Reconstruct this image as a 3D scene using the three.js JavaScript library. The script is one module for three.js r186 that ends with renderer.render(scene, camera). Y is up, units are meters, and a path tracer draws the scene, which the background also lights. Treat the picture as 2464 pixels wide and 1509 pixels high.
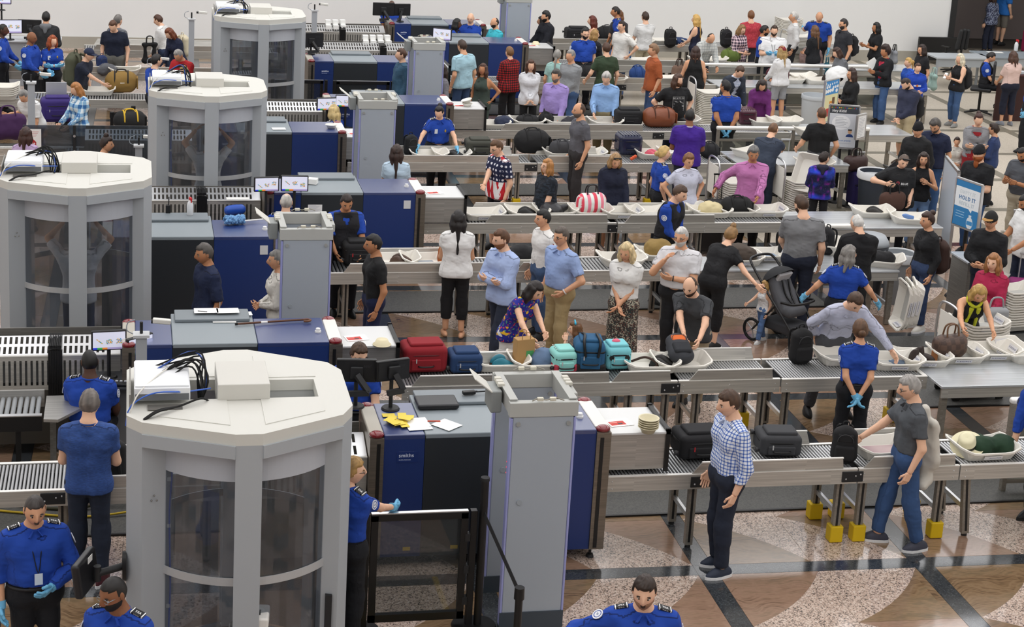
import * as THREE from 'three';
import { RoundedBoxGeometry } from 'three/addons/geometries/RoundedBoxGeometry.js';
import { mergeGeometries, mergeVertices } from 'three/addons/utils/BufferGeometryUtils.js';
import { RectAreaLightUniformsLib } from 'three/addons/lights/RectAreaLightUniformsLib.js';
RectAreaLightUniformsLib.init();
// ---------------------------------------------------------------- camera
const scene = new THREE.Scene();
const F = 4093.58, CX = 1112.87, CY = 421.88, EYE = 7.4;
const camera = new THREE.PerspectiveCamera(2 * Math.atan(754.5 / F) * 180 / Math.PI, 2464 / 1509, 0.1, 120);
const RW = new THREE.Matrix4().makeRotationZ(-2.8846 * Math.PI / 180)
  .multiply(new THREE.Matrix4().makeRotationX(13.8795 * Math.PI / 180))
  .multiply(new THREE.Matrix4().makeRotationY(11.3817 * Math.PI / 180));
const RT = RW.clone().transpose();
camera.quaternion.setFromRotationMatrix(RT);
camera.position.set(0, EYE, 0);
camera.setViewOffset(2464, 1509, 1232 - CX, 754.5 - CY, 2464, 1509);
// a point of the photograph -> the point of the hall at height h (or at depth z)
const ray = (u, v) => new THREE.Vector3((u - CX) / F, -(v - CY) / F, -1).applyMatrix4(RT);
const at = (u, v, h = 0) => { const d = ray(u, v), t = (h - EYE) / d.y; return new THREE.Vector3(d.x * t, h, d.z * t); };
const atz = (u, v, z) => { const d = ray(u, v), t = z / d.z; return new THREE.Vector3(d.x * t, EYE + d.y * t, z); };
// ---------------------------------------------------------------- renderer and light
const renderer = new THREE.WebGLRenderer({ antialias: true });
renderer.toneMapping = THREE.LinearToneMapping;
renderer.toneMappingExposure = 1.0;
renderer.shadowMap.enabled = true;
scene.background = new THREE.Color(0x000000);
const ROOM = { x0: -14, x1: 27, z0: -42, z1: 6, h: 13 };
const SKY_L = 0.95;                                  // the luminous tent roof
const skylights = [];
for (let i = 0; i < 3; i++) for (let j = 0; j < 3; j++) skylights.push([-6 + i * 12.5, -3.5 - j * 14.5, 10.5, 12.5]);
for (const [x, z, w, d] of skylights) {
  const l = new THREE.RectAreaLight(0xfbfcff, SKY_L * (z < -30 ? 1.8 : z < -15 ? 1.05 : 0.75), w, d);
  l.position.set(x, ROOM.h - 0.32, z); l.rotation.x = -Math.PI / 2; l.castShadow = true; scene.add(l);
}
// ---------------------------------------------------------------- helpers
let seed = 7; const rnd = () => { seed = (seed * 1664525 + 1013904223) >>> 0; return seed / 4294967296; };
const rr = (a, b) => a + (b - a) * rnd();
const V = (x, y, z) => new THREE.Vector3(x, y, z);
const used = new Map();
function numbered(n) { const k = used.get(n) || 0; used.set(n, k + 1); return k ? n + '_' + String(k).padStart(3, '0') : n; }
const mats = new Map();
function M(c, rough = 0.7, metal = 0, o = {}) {
  const key = c + '|' + rough + '|' + metal + '|' + Object.keys(o).map(k => k + (o[k] && o[k].uuid || o[k])).join();
  if (mats.has(key)) return mats.get(key);
  const K = (o.clearcoat || o.transmission || o.ior || o.sheen) ? THREE.MeshPhysicalMaterial : THREE.MeshStandardMaterial;
  const m = new K({ color: c, roughness: rough, metalness: metal, ...o }); mats.set(key, m); return m;
}
function shade(m) { m.castShadow = m.receiveShadow = true; return m; }
function part(parent, name, geo, mat, label) {
  if (Array.isArray(geo)) geo = merge(geo);
  const m = shade(new THREE.Mesh(geo, mat)); m.name = name; if (label) m.userData.label = label; parent.add(m); return m;
}
function thing(name, label, category, pos, turn = 0, group) {
  const o = new THREE.Group(); o.name = numbered(name); scene.add(o);
  if (pos) o.position.copy(Array.isArray(pos) ? V(...pos) : pos); o.rotation.y = turn * Math.PI / 180;
  o.userData = { label, category }; if (group) o.userData.group = group; return o;
}
function solo(name, label, category, geo, mat, pos, turn = 0, group) {
  if (Array.isArray(geo)) geo = merge(geo);
  const m = shade(new THREE.Mesh(geo, mat)); m.name = numbered(name); scene.add(m);
  if (pos) m.position.copy(Array.isArray(pos) ? V(...pos) : pos); m.rotation.y = turn * Math.PI / 180;
  m.userData = { label, category }; if (group) m.userData.group = group; return m;
}
function dup(o, label, pos, turn, group) {
  const r = o.clone(); r.name = numbered(o.name.replace(/_\d\d\d$/, '')); scene.add(r);
  if (pos) r.position.copy(Array.isArray(pos) ? V(...pos) : pos); if (turn !== undefined) r.rotation.y = turn * Math.PI / 180;
  r.userData = { ...o.userData, label }; if (group) r.userData.group = group; return r;
}
function struct(o, label) { o.userData.kind = 'structure'; if (label) o.userData.label = label; scene.add(o); return o; }
function norm(g) { // same attributes everywhere so that anything merges
  if (!g.attributes.uv) g.setAttribute('uv', new THREE.BufferAttribute(new Float32Array(g.attributes.position.count * 2), 2));
  if (!g.attributes.normal) g.computeVertexNormals();
  for (const k of Object.keys(g.attributes)) if (!['position', 'normal', 'uv', 'color'].includes(k)) g.deleteAttribute(k);
  return g;
}
function merge(list) {
  const col = list.some(g => g.attributes.color);
  list = list.map(g => { g = norm(g); if (g.index) g = g.toNonIndexed(); if (col && !g.attributes.color) { const a = new Float32Array(g.attributes.position.count * 3).fill(1); g.setAttribute('color', new THREE.BufferAttribute(a, 3)); } if (!col) g.deleteAttribute('color'); return g; });
  const r = mergeGeometries(list); return r;
}
function boxuv(g) { // uv in metres by dominant normal
  const p = g.attributes.position, n = g.attributes.normal, u = new Float32Array(p.count * 2);
  for (let i = 0; i < p.count; i++) {
    const ax = Math.abs(n.getX(i)), ay = Math.abs(n.getY(i)), az = Math.abs(n.getZ(i));
    if (ay >= ax && ay >= az) { u[2 * i] = p.getX(i); u[2 * i + 1] = p.getZ(i); }
    else if (ax > az) { u[2 * i] = p.getZ(i); u[2 * i + 1] = p.getY(i); } else { u[2 * i] = p.getX(i); u[2 * i + 1] = p.getY(i); }
  }
  g.setAttribute('uv', new THREE.BufferAttribute(u, 2)); return g;
}
const B = (w, h, d, x = 0, y = 0, z = 0) => boxuv(new THREE.BoxGeometry(w, h, d)).translate(x, y, z);
const BB = (x0, x1, y0, y1, z0, z1) => B(Math.abs(x1 - x0), Math.abs(y1 - y0), Math.abs(z1 - z0), (x0 + x1) / 2, (y0 + y1) / 2, (z0 + z1) / 2);
const RB = (w, h, d, r, x = 0, y = 0, z = 0, s = 2) => new RoundedBoxGeometry(w, h, d, s, Math.min(r, w / 2.01, h / 2.01, d / 2.01)).translate(x, y, z);
const C = (r0, r1, h, x = 0, y = 0, z = 0, n = 12) => new THREE.CylinderGeometry(r1, r0, h, n).translate(x, y, z);
const CX_ = (r, l, x, y, z, n = 10) => new THREE.CylinderGeometry(r, r, l, n).rotateZ(Math.PI / 2).translate(x, y, z);
const CZ_ = (r, l, x, y, z, n = 10) => new THREE.CylinderGeometry(r, r, l, n).rotateX(Math.PI / 2).translate(x, y, z);
const S = (r, x = 0, y = 0, z = 0, sx = 1, sy = 1, sz = 1, n = 12) => new THREE.SphereGeometry(r, n, Math.max(6, n * 0.7 | 0)).scale(sx, sy, sz).translate(x, y, z);
function tube(pts, r, n = 6, seg) { const c = new THREE.CatmullRomCurve3(pts.map(p => Array.isArray(p) ? V(...p) : p)); return new THREE.TubeGeometry(c, seg || pts.length * 5, r, n); }
function rod(a, b, r, r2 = r, n = 8) { a = Array.isArray(a) ? V(...a) : a; b = Array.isArray(b) ? V(...b) : b; const d = b.clone().sub(a), l = d.length(); const g = new THREE.CylinderGeometry(r2, r, l, n); g.applyQuaternion(new THREE.Quaternion().setFromUnitVectors(V(0, 1, 0), d.normalize())); return g.translate((a.x + b.x) / 2, (a.y + b.y) / 2, (a.z + b.z) / 2); }
function bar(a, b, w, h) { a = V(...a); b = V(...b); const d = b.clone().sub(a), l = d.length(); const g = new THREE.BoxGeometry(w, l, h); g.applyQuaternion(new THREE.Quaternion().setFromUnitVectors(V(0, 1, 0), d.normalize())); return g.translate((a.x + b.x) / 2, (a.y + b.y) / 2, (a.z + b.z) / 2); }
function prism(pts, h, bevel = 0) { // outline in x,z (seen from above) raised by h
  const s = new THREE.Shape(pts.map(p => new THREE.Vector2(p[0], -p[1])));
  return new THREE.ExtrudeGeometry(s, { depth: h, bevelEnabled: bevel > 0, bevelSize: bevel, bevelThickness: bevel, bevelSegments: 1, curveSegments: 8 }).rotateX(-Math.PI / 2);
}
function slab(pts, d) { const s = new THREE.Shape(pts.map(p => new THREE.Vector2(...p))); return new THREE.ExtrudeGeometry(s, { depth: d, bevelEnabled: false, curveSegments: 10 }); } // outline in x,y pulled along z
const lathe = (pts, n = 20) => new THREE.LatheGeometry(pts.map(p => new THREE.Vector2(...p)), n);
// ---------------------------------------------------------------- noise and textures
function hash2(x, y, s) { let h = (x * 374761393 + y * 668265263 + s * 974634777) | 0; h = Math.imul(h ^ (h >>> 13), 1274126177); return ((h ^ (h >>> 16)) >>> 0) / 4294967296; }
function vnoise(x, y, per, s) { const xi = Math.floor(x), yi = Math.floor(y), fx = x - xi, fy = y - yi, w = (a) => a * a * (3 - 2 * a), m = (a) => ((a % per) + per) % per; const a = hash2(m(xi), m(yi), s), b = hash2(m(xi + 1), m(yi), s), c = hash2(m(xi), m(yi + 1), s), d = hash2(m(xi + 1), m(yi + 1), s), u = w(fx), v = w(fy); return a + (b - a) * u + (c - a) * v + (a - b - c + d) * u * v; }
function noise3(x, y, z) { const xi = Math.floor(x), yi = Math.floor(y), zi = Math.floor(z), w = a => a * a * (3 - 2 * a), u = w(x - xi), v = w(y - yi), t = w(z - zi), h = (i, j, k) => hash2(xi + i + 57 * (zi + k), yi + j, 11); const l = (a, b, f) => a + (b - a) * f; return l(l(l(h(0, 0, 0), h(1, 0, 0), u), l(h(0, 1, 0), h(1, 1, 0), u), v), l(l(h(0, 0, 1), h(1, 0, 1), u), l(h(0, 1, 1), h(1, 1, 1), u), v), t) * 2 - 1; }
function tex(n, fn, rep = 1, srgb = true, ny = n) {
  const d = new Uint8Array(n * ny * 4);
  for (let y = 0; y < ny; y++) for (let x = 0; x < n; x++) { const c = fn(x / n, y / ny, x, y), i = 4 * (y * n + x); d[i] = c[0]; d[i + 1] = c[1]; d[i + 2] = c[2]; d[i + 3] = 255; }
  const t = new THREE.DataTexture(d, n, ny); t.wrapS = t.wrapT = THREE.RepeatWrapping; t.magFilter = THREE.LinearFilter; t.minFilter = THREE.LinearMipmapLinearFilter; t.generateMipmaps = true; t.repeat.set(rep, rep); if (srgb) t.colorSpace = THREE.SRGBColorSpace; t.needsUpdate = true; return t;
}
function canvas(w, h, draw) { const c = document.createElement('canvas'); c.width = w; c.height = h; const g = c.getContext('2d'); draw(g, w, h); const t = new THREE.CanvasTexture(c); t.colorSpace = THREE.SRGBColorSpace; t.anisotropy = 4; return t; }
const lerp3 = (a, b, t) => [a[0] + (b[0] - a[0]) * t, a[1] + (b[1] - a[1]) * t, a[2] + (b[2] - a[2]) * t];
const speck = (cols, s) => tex(512, (x, y, i, j) => { // crystals of about a centimetre
  const r = hash2(i >> 2, j >> 2, s) * 0.35 + vnoise(x * 100, y * 100, 100, s) * 0.75 + vnoise(x * 40, y * 40, 40, s + 3) * 0.28 - 0.18;
  const k = Math.max(0, Math.min(cols.length - 1.001, r * cols.length)), f = k - Math.floor(k); return lerp3(cols[k | 0], cols[(k | 0) + 1] || cols[k | 0], f > 0.6 ? (f - 0.6) * 2.5 : 0);
});
const streak = (cols, s) => tex(512, (x, y) => { const w = vnoise(x * 5, y * 5, 5, s) * 0.6, r = vnoise(x * 6 + w, y * 60 + w * 20, 60, s + 1) * 0.5 + vnoise(x * 24, y * 128, 128, s + 2) * 0.3 + vnoise(x * 3, y * 8, 8, s + 5) * 0.45 - 0.12; const k = Math.max(0, Math.min(0.999, r)) * (cols.length - 1); return lerp3(cols[k | 0], cols[(k | 0) + 1] || cols[k | 0], k % 1); });
const T = {
  pink: speck([[62, 58, 56], [140, 126, 116], [190, 166, 150], [208, 186, 170], [218, 204, 192]], 3),
  rose: streak([[98, 78, 64], [140, 112, 92], [158, 128, 108], [144, 118, 96], [120, 102, 86]], 21),
  brown: streak([[88, 70, 52], [124, 100, 74], [144, 118, 90], [126, 106, 80], [106, 92, 72]], 41),
  dark: speck([[38, 40, 42], [54, 57, 60], [62, 65, 68], [72, 76, 78]], 61),
  beige: speck([[170, 160, 146], [186, 176, 160], [194, 184, 168], [200, 190, 176]], 71),
  taupe: speck([[112, 106, 92], [124, 118, 104], [130, 124, 110]], 81),
  steel: tex(256, (x, y) => { const v = 232 + 26 * (vnoise(x * 3, y * 128, 128, 5) - 0.5) + 14 * (vnoise(x * 2, y * 30, 30, 9) - 0.5); return [v, v, v]; }, 1, true),
  brush: tex(256, (x, y) => { const v = 110 + 90 * (vnoise(x * 4, y * 128, 128, 15) - 0.5); return [v, v, v]; }, 1, false),
  wrinkle: tex(256, (x, y) => { const w = vnoise(x * 4, y * 4, 4, 4) * 1.5; const v = 128 + 110 * (vnoise(x * 6 + w, y * 9 - w, 9, 3) - 0.5) + 70 * (vnoise(x * 13 - w * 2, y * 20, 20, 8) - 0.5); return [v, v, v]; }, 2, false),
  weave: tex(128, (x, y, i, j) => { const v = 120 + 50 * (((i >> 1) + (j >> 1)) % 2) + 40 * hash2(i, j, 4); return [v, v, v]; }, 12, false),
  rubber: speck([[60, 60, 58], [70, 70, 67], [77, 76, 73], [84, 83, 79]], 91),
  scuff: tex(256, (x, y) => { const v = 120 + 90 * vnoise(x * 7, y * 7, 7, 31) * vnoise(x * 40, y * 40, 40, 32); return [v, v, v]; }, 1, false),
};
const STEEL = M(0xc9c7c2, 0.36, 0.7, { map: T.steel, roughnessMap: null });
const STEELD = M(0x9c9993, 0.4, 0.6, { map: T.steel });
const WHITE = M(0xf2f2ee, 0.5), BLACK = M(0x0c0c0d, 0.45), DARK = M(0x1b1c1e, 0.6), GREY = M(0xa9adb2, 0.55), YEL = M(0xd8b400, 0.6), ALU = M(0xd9dadb, 0.3, 0.9), RUB = M(0x141414, 0.85);
const decal = (t, rough = 0.6) => M(0xffffff, rough, 0, { map: t });
function textTex(w, h, bg, items) { return canvas(w, h, g => { g.fillStyle = bg; g.fillRect(0, 0, w, h); for (const [s, x, y, font, col, al] of items) { g.font = font; g.fillStyle = col; g.textAlign = al || 'left'; g.fillText(s, x, y); } }); }
const plane = (w, h, d = 0.003) => { const g = new THREE.BoxGeometry(w, h, d); return g; };
// ---------------------------------------------------------------- the hall
{
  const r = ROOM, wallM = M(0xe9e9e7, 0.75), ceilM = M(0xe6e6e4, 0.8);
  const wallB = new THREE.Group(); wallB.name = 'wall_back'; struct(wallB, 'long white back wall');
  const cor0 = at(2349, 0, 1.2).x, corx = 21.6;         // the opening to the dark corridor at the right
  part(wallB, 'wall_panel', BB(r.x0 - 0.4, corx, 0, r.h, r.z0 - 0.4, r.z0), wallM);
  part(wallB, 'wall_panel', BB(corx, r.x1 + 0.4, 4.6, r.h, r.z0 - 0.4, r.z0), wallM);
  const mk = (n, g, m, l) => { const o = shade(new THREE.Mesh(g, m)); o.name = n; return struct(o, l); };
  mk('wall_left', BB(r.x0 - 0.4, r.x0, 0, r.h, r.z0, r.z1), wallM, 'white left wall');
  mk('wall_right', BB(r.x1, r.x1 + 0.4, 0, r.h, r.z0, r.z1), wallM, 'white right wall');
  mk('wall_front', BB(r.x0, r.x1, 0, r.h, r.z1, r.z1 + 0.4), wallM, 'white wall behind the balcony');
  mk('ceiling', BB(r.x0 - 0.4, r.x1 + 0.4, r.h, r.h + 0.3, r.z0 - 0.4, r.z1 + 0.4), ceilM, 'high pale ceiling');
  mk('baseboard_back', BB(r.x0, corx, 0, 0.28, r.z0, r.z0 + 0.03), M(0xa9a498, 0.5), 'grey-beige baseboard of the back wall');
  // corridor behind the opening
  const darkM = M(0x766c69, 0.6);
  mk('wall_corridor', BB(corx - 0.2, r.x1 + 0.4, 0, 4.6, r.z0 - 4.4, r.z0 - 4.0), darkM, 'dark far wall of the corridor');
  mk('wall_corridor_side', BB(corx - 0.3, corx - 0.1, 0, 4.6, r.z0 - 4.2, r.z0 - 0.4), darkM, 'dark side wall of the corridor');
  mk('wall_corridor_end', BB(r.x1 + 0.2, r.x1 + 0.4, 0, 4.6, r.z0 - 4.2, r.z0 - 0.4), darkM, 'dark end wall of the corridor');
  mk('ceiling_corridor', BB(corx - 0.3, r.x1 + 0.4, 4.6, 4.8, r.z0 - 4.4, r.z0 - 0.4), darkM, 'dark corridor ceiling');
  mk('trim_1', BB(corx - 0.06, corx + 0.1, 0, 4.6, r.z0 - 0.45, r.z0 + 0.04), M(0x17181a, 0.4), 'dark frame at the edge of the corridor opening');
  // luminous roof panels
  const glow = M(0xffffff, 0.9, 0, { emissive: 0xfbfcff, emissiveIntensity: 0.7 });
  skylights.forEach(([x, z, w, d], i) => { const g = new THREE.Group(); g.name = 'window_' + (i + 1); g.position.set(x, r.h - 0.2, z); struct(g, 'translucent fabric roof panel'); part(g, 'roof_fabric', B(w, 0.06, d), glow); });
  // ---- floor: slab and inlaid stone
  const floor = new THREE.Group(); floor.name = 'floor'; struct(floor, 'polished granite floor with dark bands and curved inlays');
  part(floor, 'slab', BB(r.x0 - 0.4, r.x1 + 0.4, -0.3, -0.012, r.z0 - 4.4, r.z1 + 0.4), M(0x4a4640, 0.5));
  const P = 2.18, BW = 0.2, I = P - BW, ang = 1.06 * Math.PI / 180, ox = 5.37, oz = -14.035;
  const gl = { ior: 1.75, roughness: 0.13 };
  const stone = t => new THREE.MeshPhysicalMaterial({ map: t, roughness: 0.13, ior: 1.8, bumpMap: null });
  const SM = { pink: stone(T.pink), rose: stone(T.rose), brown: stone(T.brown), dark: stone(T.dark), beige: new THREE.MeshPhysicalMaterial({ map: T.beige, roughness: 0.42 }), taupe: new THREE.MeshPhysicalMaterial({ map: T.taupe, roughness: 0.4 }) };
  const q = (a, c, b, n = 8) => { const o = []; for (let i = 0; i <= n; i++) { const t = i / n, u = 1 - t; o.push([u * u * a[0] + 2 * u * t * c[0] + t * t * b[0], u * u * a[1] + 2 * u * t * c[1] + t * t * b[1]]); } return o; };
  const arcC = q([.5, 0], [.32, .32], [0, .5]), arcD = q([1, 0], [.82, .32], [.5, .5]);
  const half = [['rose', [[0, 0], ...arcC]], ['pink', [...arcC, [.5, .5]]], ['pink', [[.5, 0], ...arcD]], ['brown', [...arcD, [1, .5]]]];
  const shp = (pts, x, z, sx, sz) => { const e = 0.004; const cx = pts.reduce((a, p) => a + p[0], 0) / pts.length, cy = pts.reduce((a, p) => a + p[1], 0) / pts.length; const k = pts.map(p => [x + sx * (p[0] + (cx - p[0]) * e), z + sz * (p[1] + (cy - p[1]) * e)]); const g = new THREE.ExtrudeGeometry(new THREE.Shape(k.map(p => new THREE.Vector2(p[0], -p[1]))), { depth: 0.012, bevelEnabled: false, steps: 1 }).rotateX(-Math.PI / 2).translate(0, -0.012, 0); return g; };
  const put = (g, mat, name) => { const m = part(floor, name, g, mat); m.position.set(ox, 0, oz); m.rotation.y = -ang; return m; };
  const far = {}; let count = 0; const cells = [];
  for (let i = -9; i <= 9; i++) for (let j = -16; j <= 8; j++) cells.push([i, j]);
  const depth = ([i, j]) => -(oz + j * P);
  cells.sort((a, b) => Math.abs(depth(a) - 14) + Math.abs(a[0] - 0.5) * 2 - Math.abs(depth(b) - 14) - Math.abs(b[0] - 0.5) * 2);
  for (const [i, j] of cells) {
    const x = i * P + BW / 2, z = j * P + BW / 2, wx = ox + x, wz = oz + z;
    if (wx > r.x1 || wx < r.x0 - 2 || wz < r.z0 - 4 || wz > r.z1) continue;
    const soft = wx > 9.5 && wz < -26;
    if (soft) { (far.beige ||= []).push(shp([[0, 0], [1, 0], [1, 1], [0, 1]], x, z, I, I)); continue; }
    for (const m of [0, 1]) half.forEach(([k, pts], n) => {
      const gg = shp(m ? pts.map(p => [p[0], 1 - p[1]]).reverse() : pts, x, z, I, I);
      const kk = k === 'brown' && (i + j + m) % 2 ? 'rose' : k === 'rose' && (i * 3 + j) % 2 ? 'brown' : k;
      if (count < 264) { put(gg, SM[kk], 'stone_inlay'); count++; } else (far[kk] ||= []).push(gg);
    });
  }
  for (let i = -9; i <= 10; i++) for (let j = -16; j <= 9; j++) { // bands
    const x = i * P, z = j * P, wx = ox + x, wz = oz + z; if (wx > r.x1 + 0.5 || wx < r.x0 - 2 || wz < r.z0 - 4.5 || wz > r.z1 + 1) continue;
    const soft = wx > 9.5 && wz < -26, k = soft ? 'taupe' : 'dark', near = wz < -8 && wz > -19 && wx > 2 && wx < 10;
    const a = BB(x - BW / 2 + .002, x + BW / 2 - .002, -0.012, 0, z - BW / 2 + .002, z + BW / 2 - .002), b = BB(x + BW / 2, x + P - BW / 2, -0.012, 0, z - BW / 2 + .002, z + BW / 2 - .002), c = BB(x - BW / 2 + .002, x + BW / 2 - .002, -0.012, 0, z + BW / 2, z + P - BW / 2);
    for (const g of [a, b, c]) if (near && count < 292) { put(g, SM[k], 'stone_band'); count++; } else (far[k] ||= []).push(g);
  }
  for (const k in far) { const m = put(merge(far[k]), SM[k], 'stone_paving'); m.userData.kind = 'stuff'; }
}
// rubber mats along the lanes
function mat(x0, x1, z0, z1, label) { const g = thing('rubber_mat', label, 'mat', [(x0 + x1) / 2, 0, (z0 + z1) / 2]); const w = x1 - x0, d = z1 - z0; part(g, 'sheet', B(w, 0.014, d, 0, 0.008, 0), M(0xffffff, 0.55, 0, { map: T.rubber })); part(g, 'edge', B(w, 0.018, 0.03, 0, 0.009, d / 2 + 0.015), BLACK); }
mat(-2.5, 9.6, -16.3, -15.26, 'dark grey rubber mat under the frontmost lane of rollers');
mat(2.6, 9.8, -22.6, -21.72, 'dark grey rubber mat under the third lane, behind the queue');
mat(4.2, 11.5, -28.7, -27.92, 'dark grey rubber mat under the fifth lane, behind the flag jersey');
mat(6.5, 12.5, -35.6, -34.6, 'dark grey rubber mat under the lane by the plaid shirt');
mat(9.4, 12.4, -20.4, -17.9, 'black rubber mat behind the bent man in the pale shirt');
mat(-8, 1.2, -31.6, -30.4, 'dark rubber mat below the far lane at the left, by the purple suitcase');
// ---------------------------------------------------------------- x-ray machines
const BLUE = M(0x1c3470, 0.42), BLUETOP = M(0x1c3470, 0.34, 0, { clearcoat: 1, clearcoatRoughness: 0.3, ior: 1.8 }), GRAF = M(0x262b30, 0.5), DECK = M(0x8b9499, 0.4), WSTRIP = M(0xe6e4dd, 0.42), REDL = M(0x7d0f1a, 0.18, 0, { clearcoat: 0.8 }), BRONZE = M(0x8f867a, 0.42, 0.75, { map: T.steel });
const plateTex = textTex(256, 128, '#16306f', [['smiths', 26, 66, 'bold 56px sans-serif', '#dfe6f2'], ['Smiths Heimann', 28, 104, 'bold 18px sans-serif', '#cfd8ea']]);
const cardTex = canvas(128, 96, (g, w, h) => { g.fillStyle = '#f4f2ee'; g.fillRect(0, 0, w, h); g.fillStyle = '#c8372e'; g.fillRect(8, 30, 84, 50); g.fillStyle = '#e9b0a6'; g.fillRect(14, 40, 40, 8); g.fillStyle = '#3a3a3c'; g.fillRect(50, 56, 26, 14); });
const sheetTex = canvas(128, 160, (g, w, h) => { g.fillStyle = '#f7f7f5'; g.fillRect(0, 0, w, h); g.fillStyle = '#b9bdc4'; for (let i = 0; i < 13; i++) g.fillRect(12, 14 + i * 11, 60 + ((i * 37) % 44), 3); });
const YELP = M(0xf0d858, 0.7);
function xray(xr, zf, label, o = {}) {
  const W = [0.13, 0.38, 0.88, 0.75, 0.14], L = W.reduce((a, b) => a + b), D = 0.78, T0 = 1.34, b0 = 0.12;
  const g = thing('xray_machine', label, 'x-ray machine', [xr - L, 0, zf], 0, 'x-ray machines of the lanes'); let x = 0; const xs = [0]; for (const w of W) xs.push(x += w);
  const body = (i, m, mt, n, d = D) => { const p = part(g, n, [BB(xs[i] + .002, xs[i + 1] - .002, b0, T0 - .02, -d, 0)], m); part(p, 'top_panel', [RB(xs[i + 1] - xs[i] - .003, .05, d + .004, .012, (xs[i] + xs[i + 1]) / 2, T0 - .025, -d / 2)], mt); return p; };
  const left = body(1, BLUE, BLUETOP, 'blue_cabinet'); body(2, GRAF, DECK, 'graphite_cabinet', 0.98); body(3, BLUE, BLUETOP, 'blue_cabinet');
  for (const i of [0, 4]) { // end frames: steel posts with a black channel, pale cap, red lamps
    const c = (xs[i] + xs[i + 1]) / 2, w = xs[i + 1] - xs[i];
    const fr = part(g, 'end_frame', [BB(xs[i], xs[i + 1], b0, T0 - .03, -D, .015)], BRONZE);
    part(fr, 'channel', [B(w * .24, T0 - .22, .01, c - w * .12 * (i ? 1 : -1), .7, .018)], BLACK); part(fr, 'cap', RB(w, .045, D - .14, .01, c, T0 - .018, -D / 2), i ? WSTRIP : M(0xb7b2a6, .45));
    for (const zz of [-.04, -D + .04]) part(fr, 'warning_lamp', S(.09, c, T0 - .01, zz, .78, .42, .62, 14), REDL);
  }
  part(g, 'raised_lid', [RB(.8, .035, .34, .01, xs[2] + .44, T0 + .02, -.98 + .14)], M(0x7b8388, .4)).userData.label = 'grey raised lid';
  for (const [fx, fz] of [[.1, -.08], [L - .1, -.08], [.1, -D + .08], [L - .1, -D + .08], [xs[2] + .1, -.1]]) part(g, 'foot', [C(.014, .014, .1, fx, .08, fz, 8), C(.04, .03, .03, fx, .018, fz, 10)], DARK);
  part(left, 'maker_plate', plane(.2, .105).translate(xs[1] + .22, 1.12, .003), decal(plateTex, .4));
  part(g, 'stop_button', [C(.034, .034, .02, xs[4] - .09, T0 + .008, -.3, 14), C(.028, .024, .03, xs[4] - .09, T0 + .03, -.3, 14)], M(0xe9e9e6, .4));
  if (o.sheet) part(g, 'notice', plane(.2, .12).translate(xs[2] + .2, 1.1, .004), decal(sheetTex));
  if (o.pad) part(g, 'patch', plane(.1, .12).translate(xs[4] - .12, 1.16, .004), M(0xd9dadb, .5));
  if (o.tags) for (const tx of [xs[1] + .25, xs[2] + .32]) part(g, 'tag', plane(.07, .035).translate(tx, .2, .004), YEL);
  g.userData.dims = { xl: xr - L, xr, zf, D };
  // exit hood toward the queue
  if (o.hood !== 0) {
    const h = thing('tunnel_hood', label.replace('x-ray machine', 'steel tunnel hood at the entry of x-ray machine').split(' ').slice(0, 16).join(' '), 'tunnel hood', [xr + .01, 0, zf], 0, 'tunnel hoods at the machine entries');
    h.userData.label = o.hoodLabel || 'brushed steel tunnel hood beside ' + (o.hoodBy || 'the x-ray machine');
    part(h, 'side_panel', BB(.01, .6, .84, 1.2, -.2, -.185), STEEL); part(h, 'side_panel', BB(.01, .6, .84, 1.2, -.8, -.785), STEEL); part(h, 'top_panel', RB(.62, .025, .64, .006, .31, 1.21, -.49), M(0xdfe0df, .3, .15));
    part(h, 'black_frame', [BB(.59, .63, .82, 1.26, -.19, -.16), BB(.59, .63, .82, 1.26, -.82, -.79), BB(.59, .63, 1.2, 1.25, -.82, -.16)], BLACK);
    for (let k = 0; k < 7; k++) part(h, 'lead_curtain', B(.004, .34, .078, .585, 1.02, -.255 - k * .08), RUB);
    if (o.card !== 0) solo('instruction_card', 'red and white printed card on hood beside ' + (o.hoodBy || 'machine'), 'card', plane(.24, .18).rotateX(-Math.PI / 2), decal(cardTex), [xr + .2, 1.226, zf - .42], 10);
  }
  return g;
}
xray(4.43, -14.33, 'frontmost blue and graphite x-ray machine, papers and binder on top', { hoodLabel: 'brushed steel tunnel hood with stacked bowls, next to the frontmost machine', hoodBy: 'the frontmost machine', tags: 1 });
xray(2.2, -16.87, 'blue and graphite x-ray machine with a brown cane lying on top', { hoodLabel: 'tunnel hood with one cream bowl, behind the dual black monitors', hoodBy: 'the machine with the cane', sheet: 1 });
xray(1.93, -20.85, 'blue and graphite x-ray machine with a feather duster on top', { hoodLabel: 'tunnel hood beside the officer in the black vest', hoodBy: 'the machine with the duster', pad: 1, card: 0 });
xray(4.12, -23.05, 'blue and graphite x-ray machine behind the officer in black vest', { hoodLabel: 'tunnel hood left of the flag jersey teenager', hoodBy: 'the machine behind the vest officer', sheet: 1, pad: 1 });
xray(3.46, -26.9, 'blue and graphite x-ray machine with white bowl, by the blonde operator', { hoodLabel: 'tunnel hood half hidden behind the third metal detector', hoodBy: 'the machine with the white bowl' });
xray(5.67, -29.25, 'blue and graphite x-ray machine behind the officer with arms spread', { hoodLabel: 'tunnel hood with two white bowls above the spread-armed officer', hoodBy: 'the machine of the spread-armed officer', pad: 1 });
xray(5.75, -33.35, 'blue and graphite x-ray machine behind the man in denim shirt', { hoodLabel: 'tunnel hood hidden behind the fourth metal detector', hoodBy: 'the machine of the denim man', card: 0 });
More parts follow.
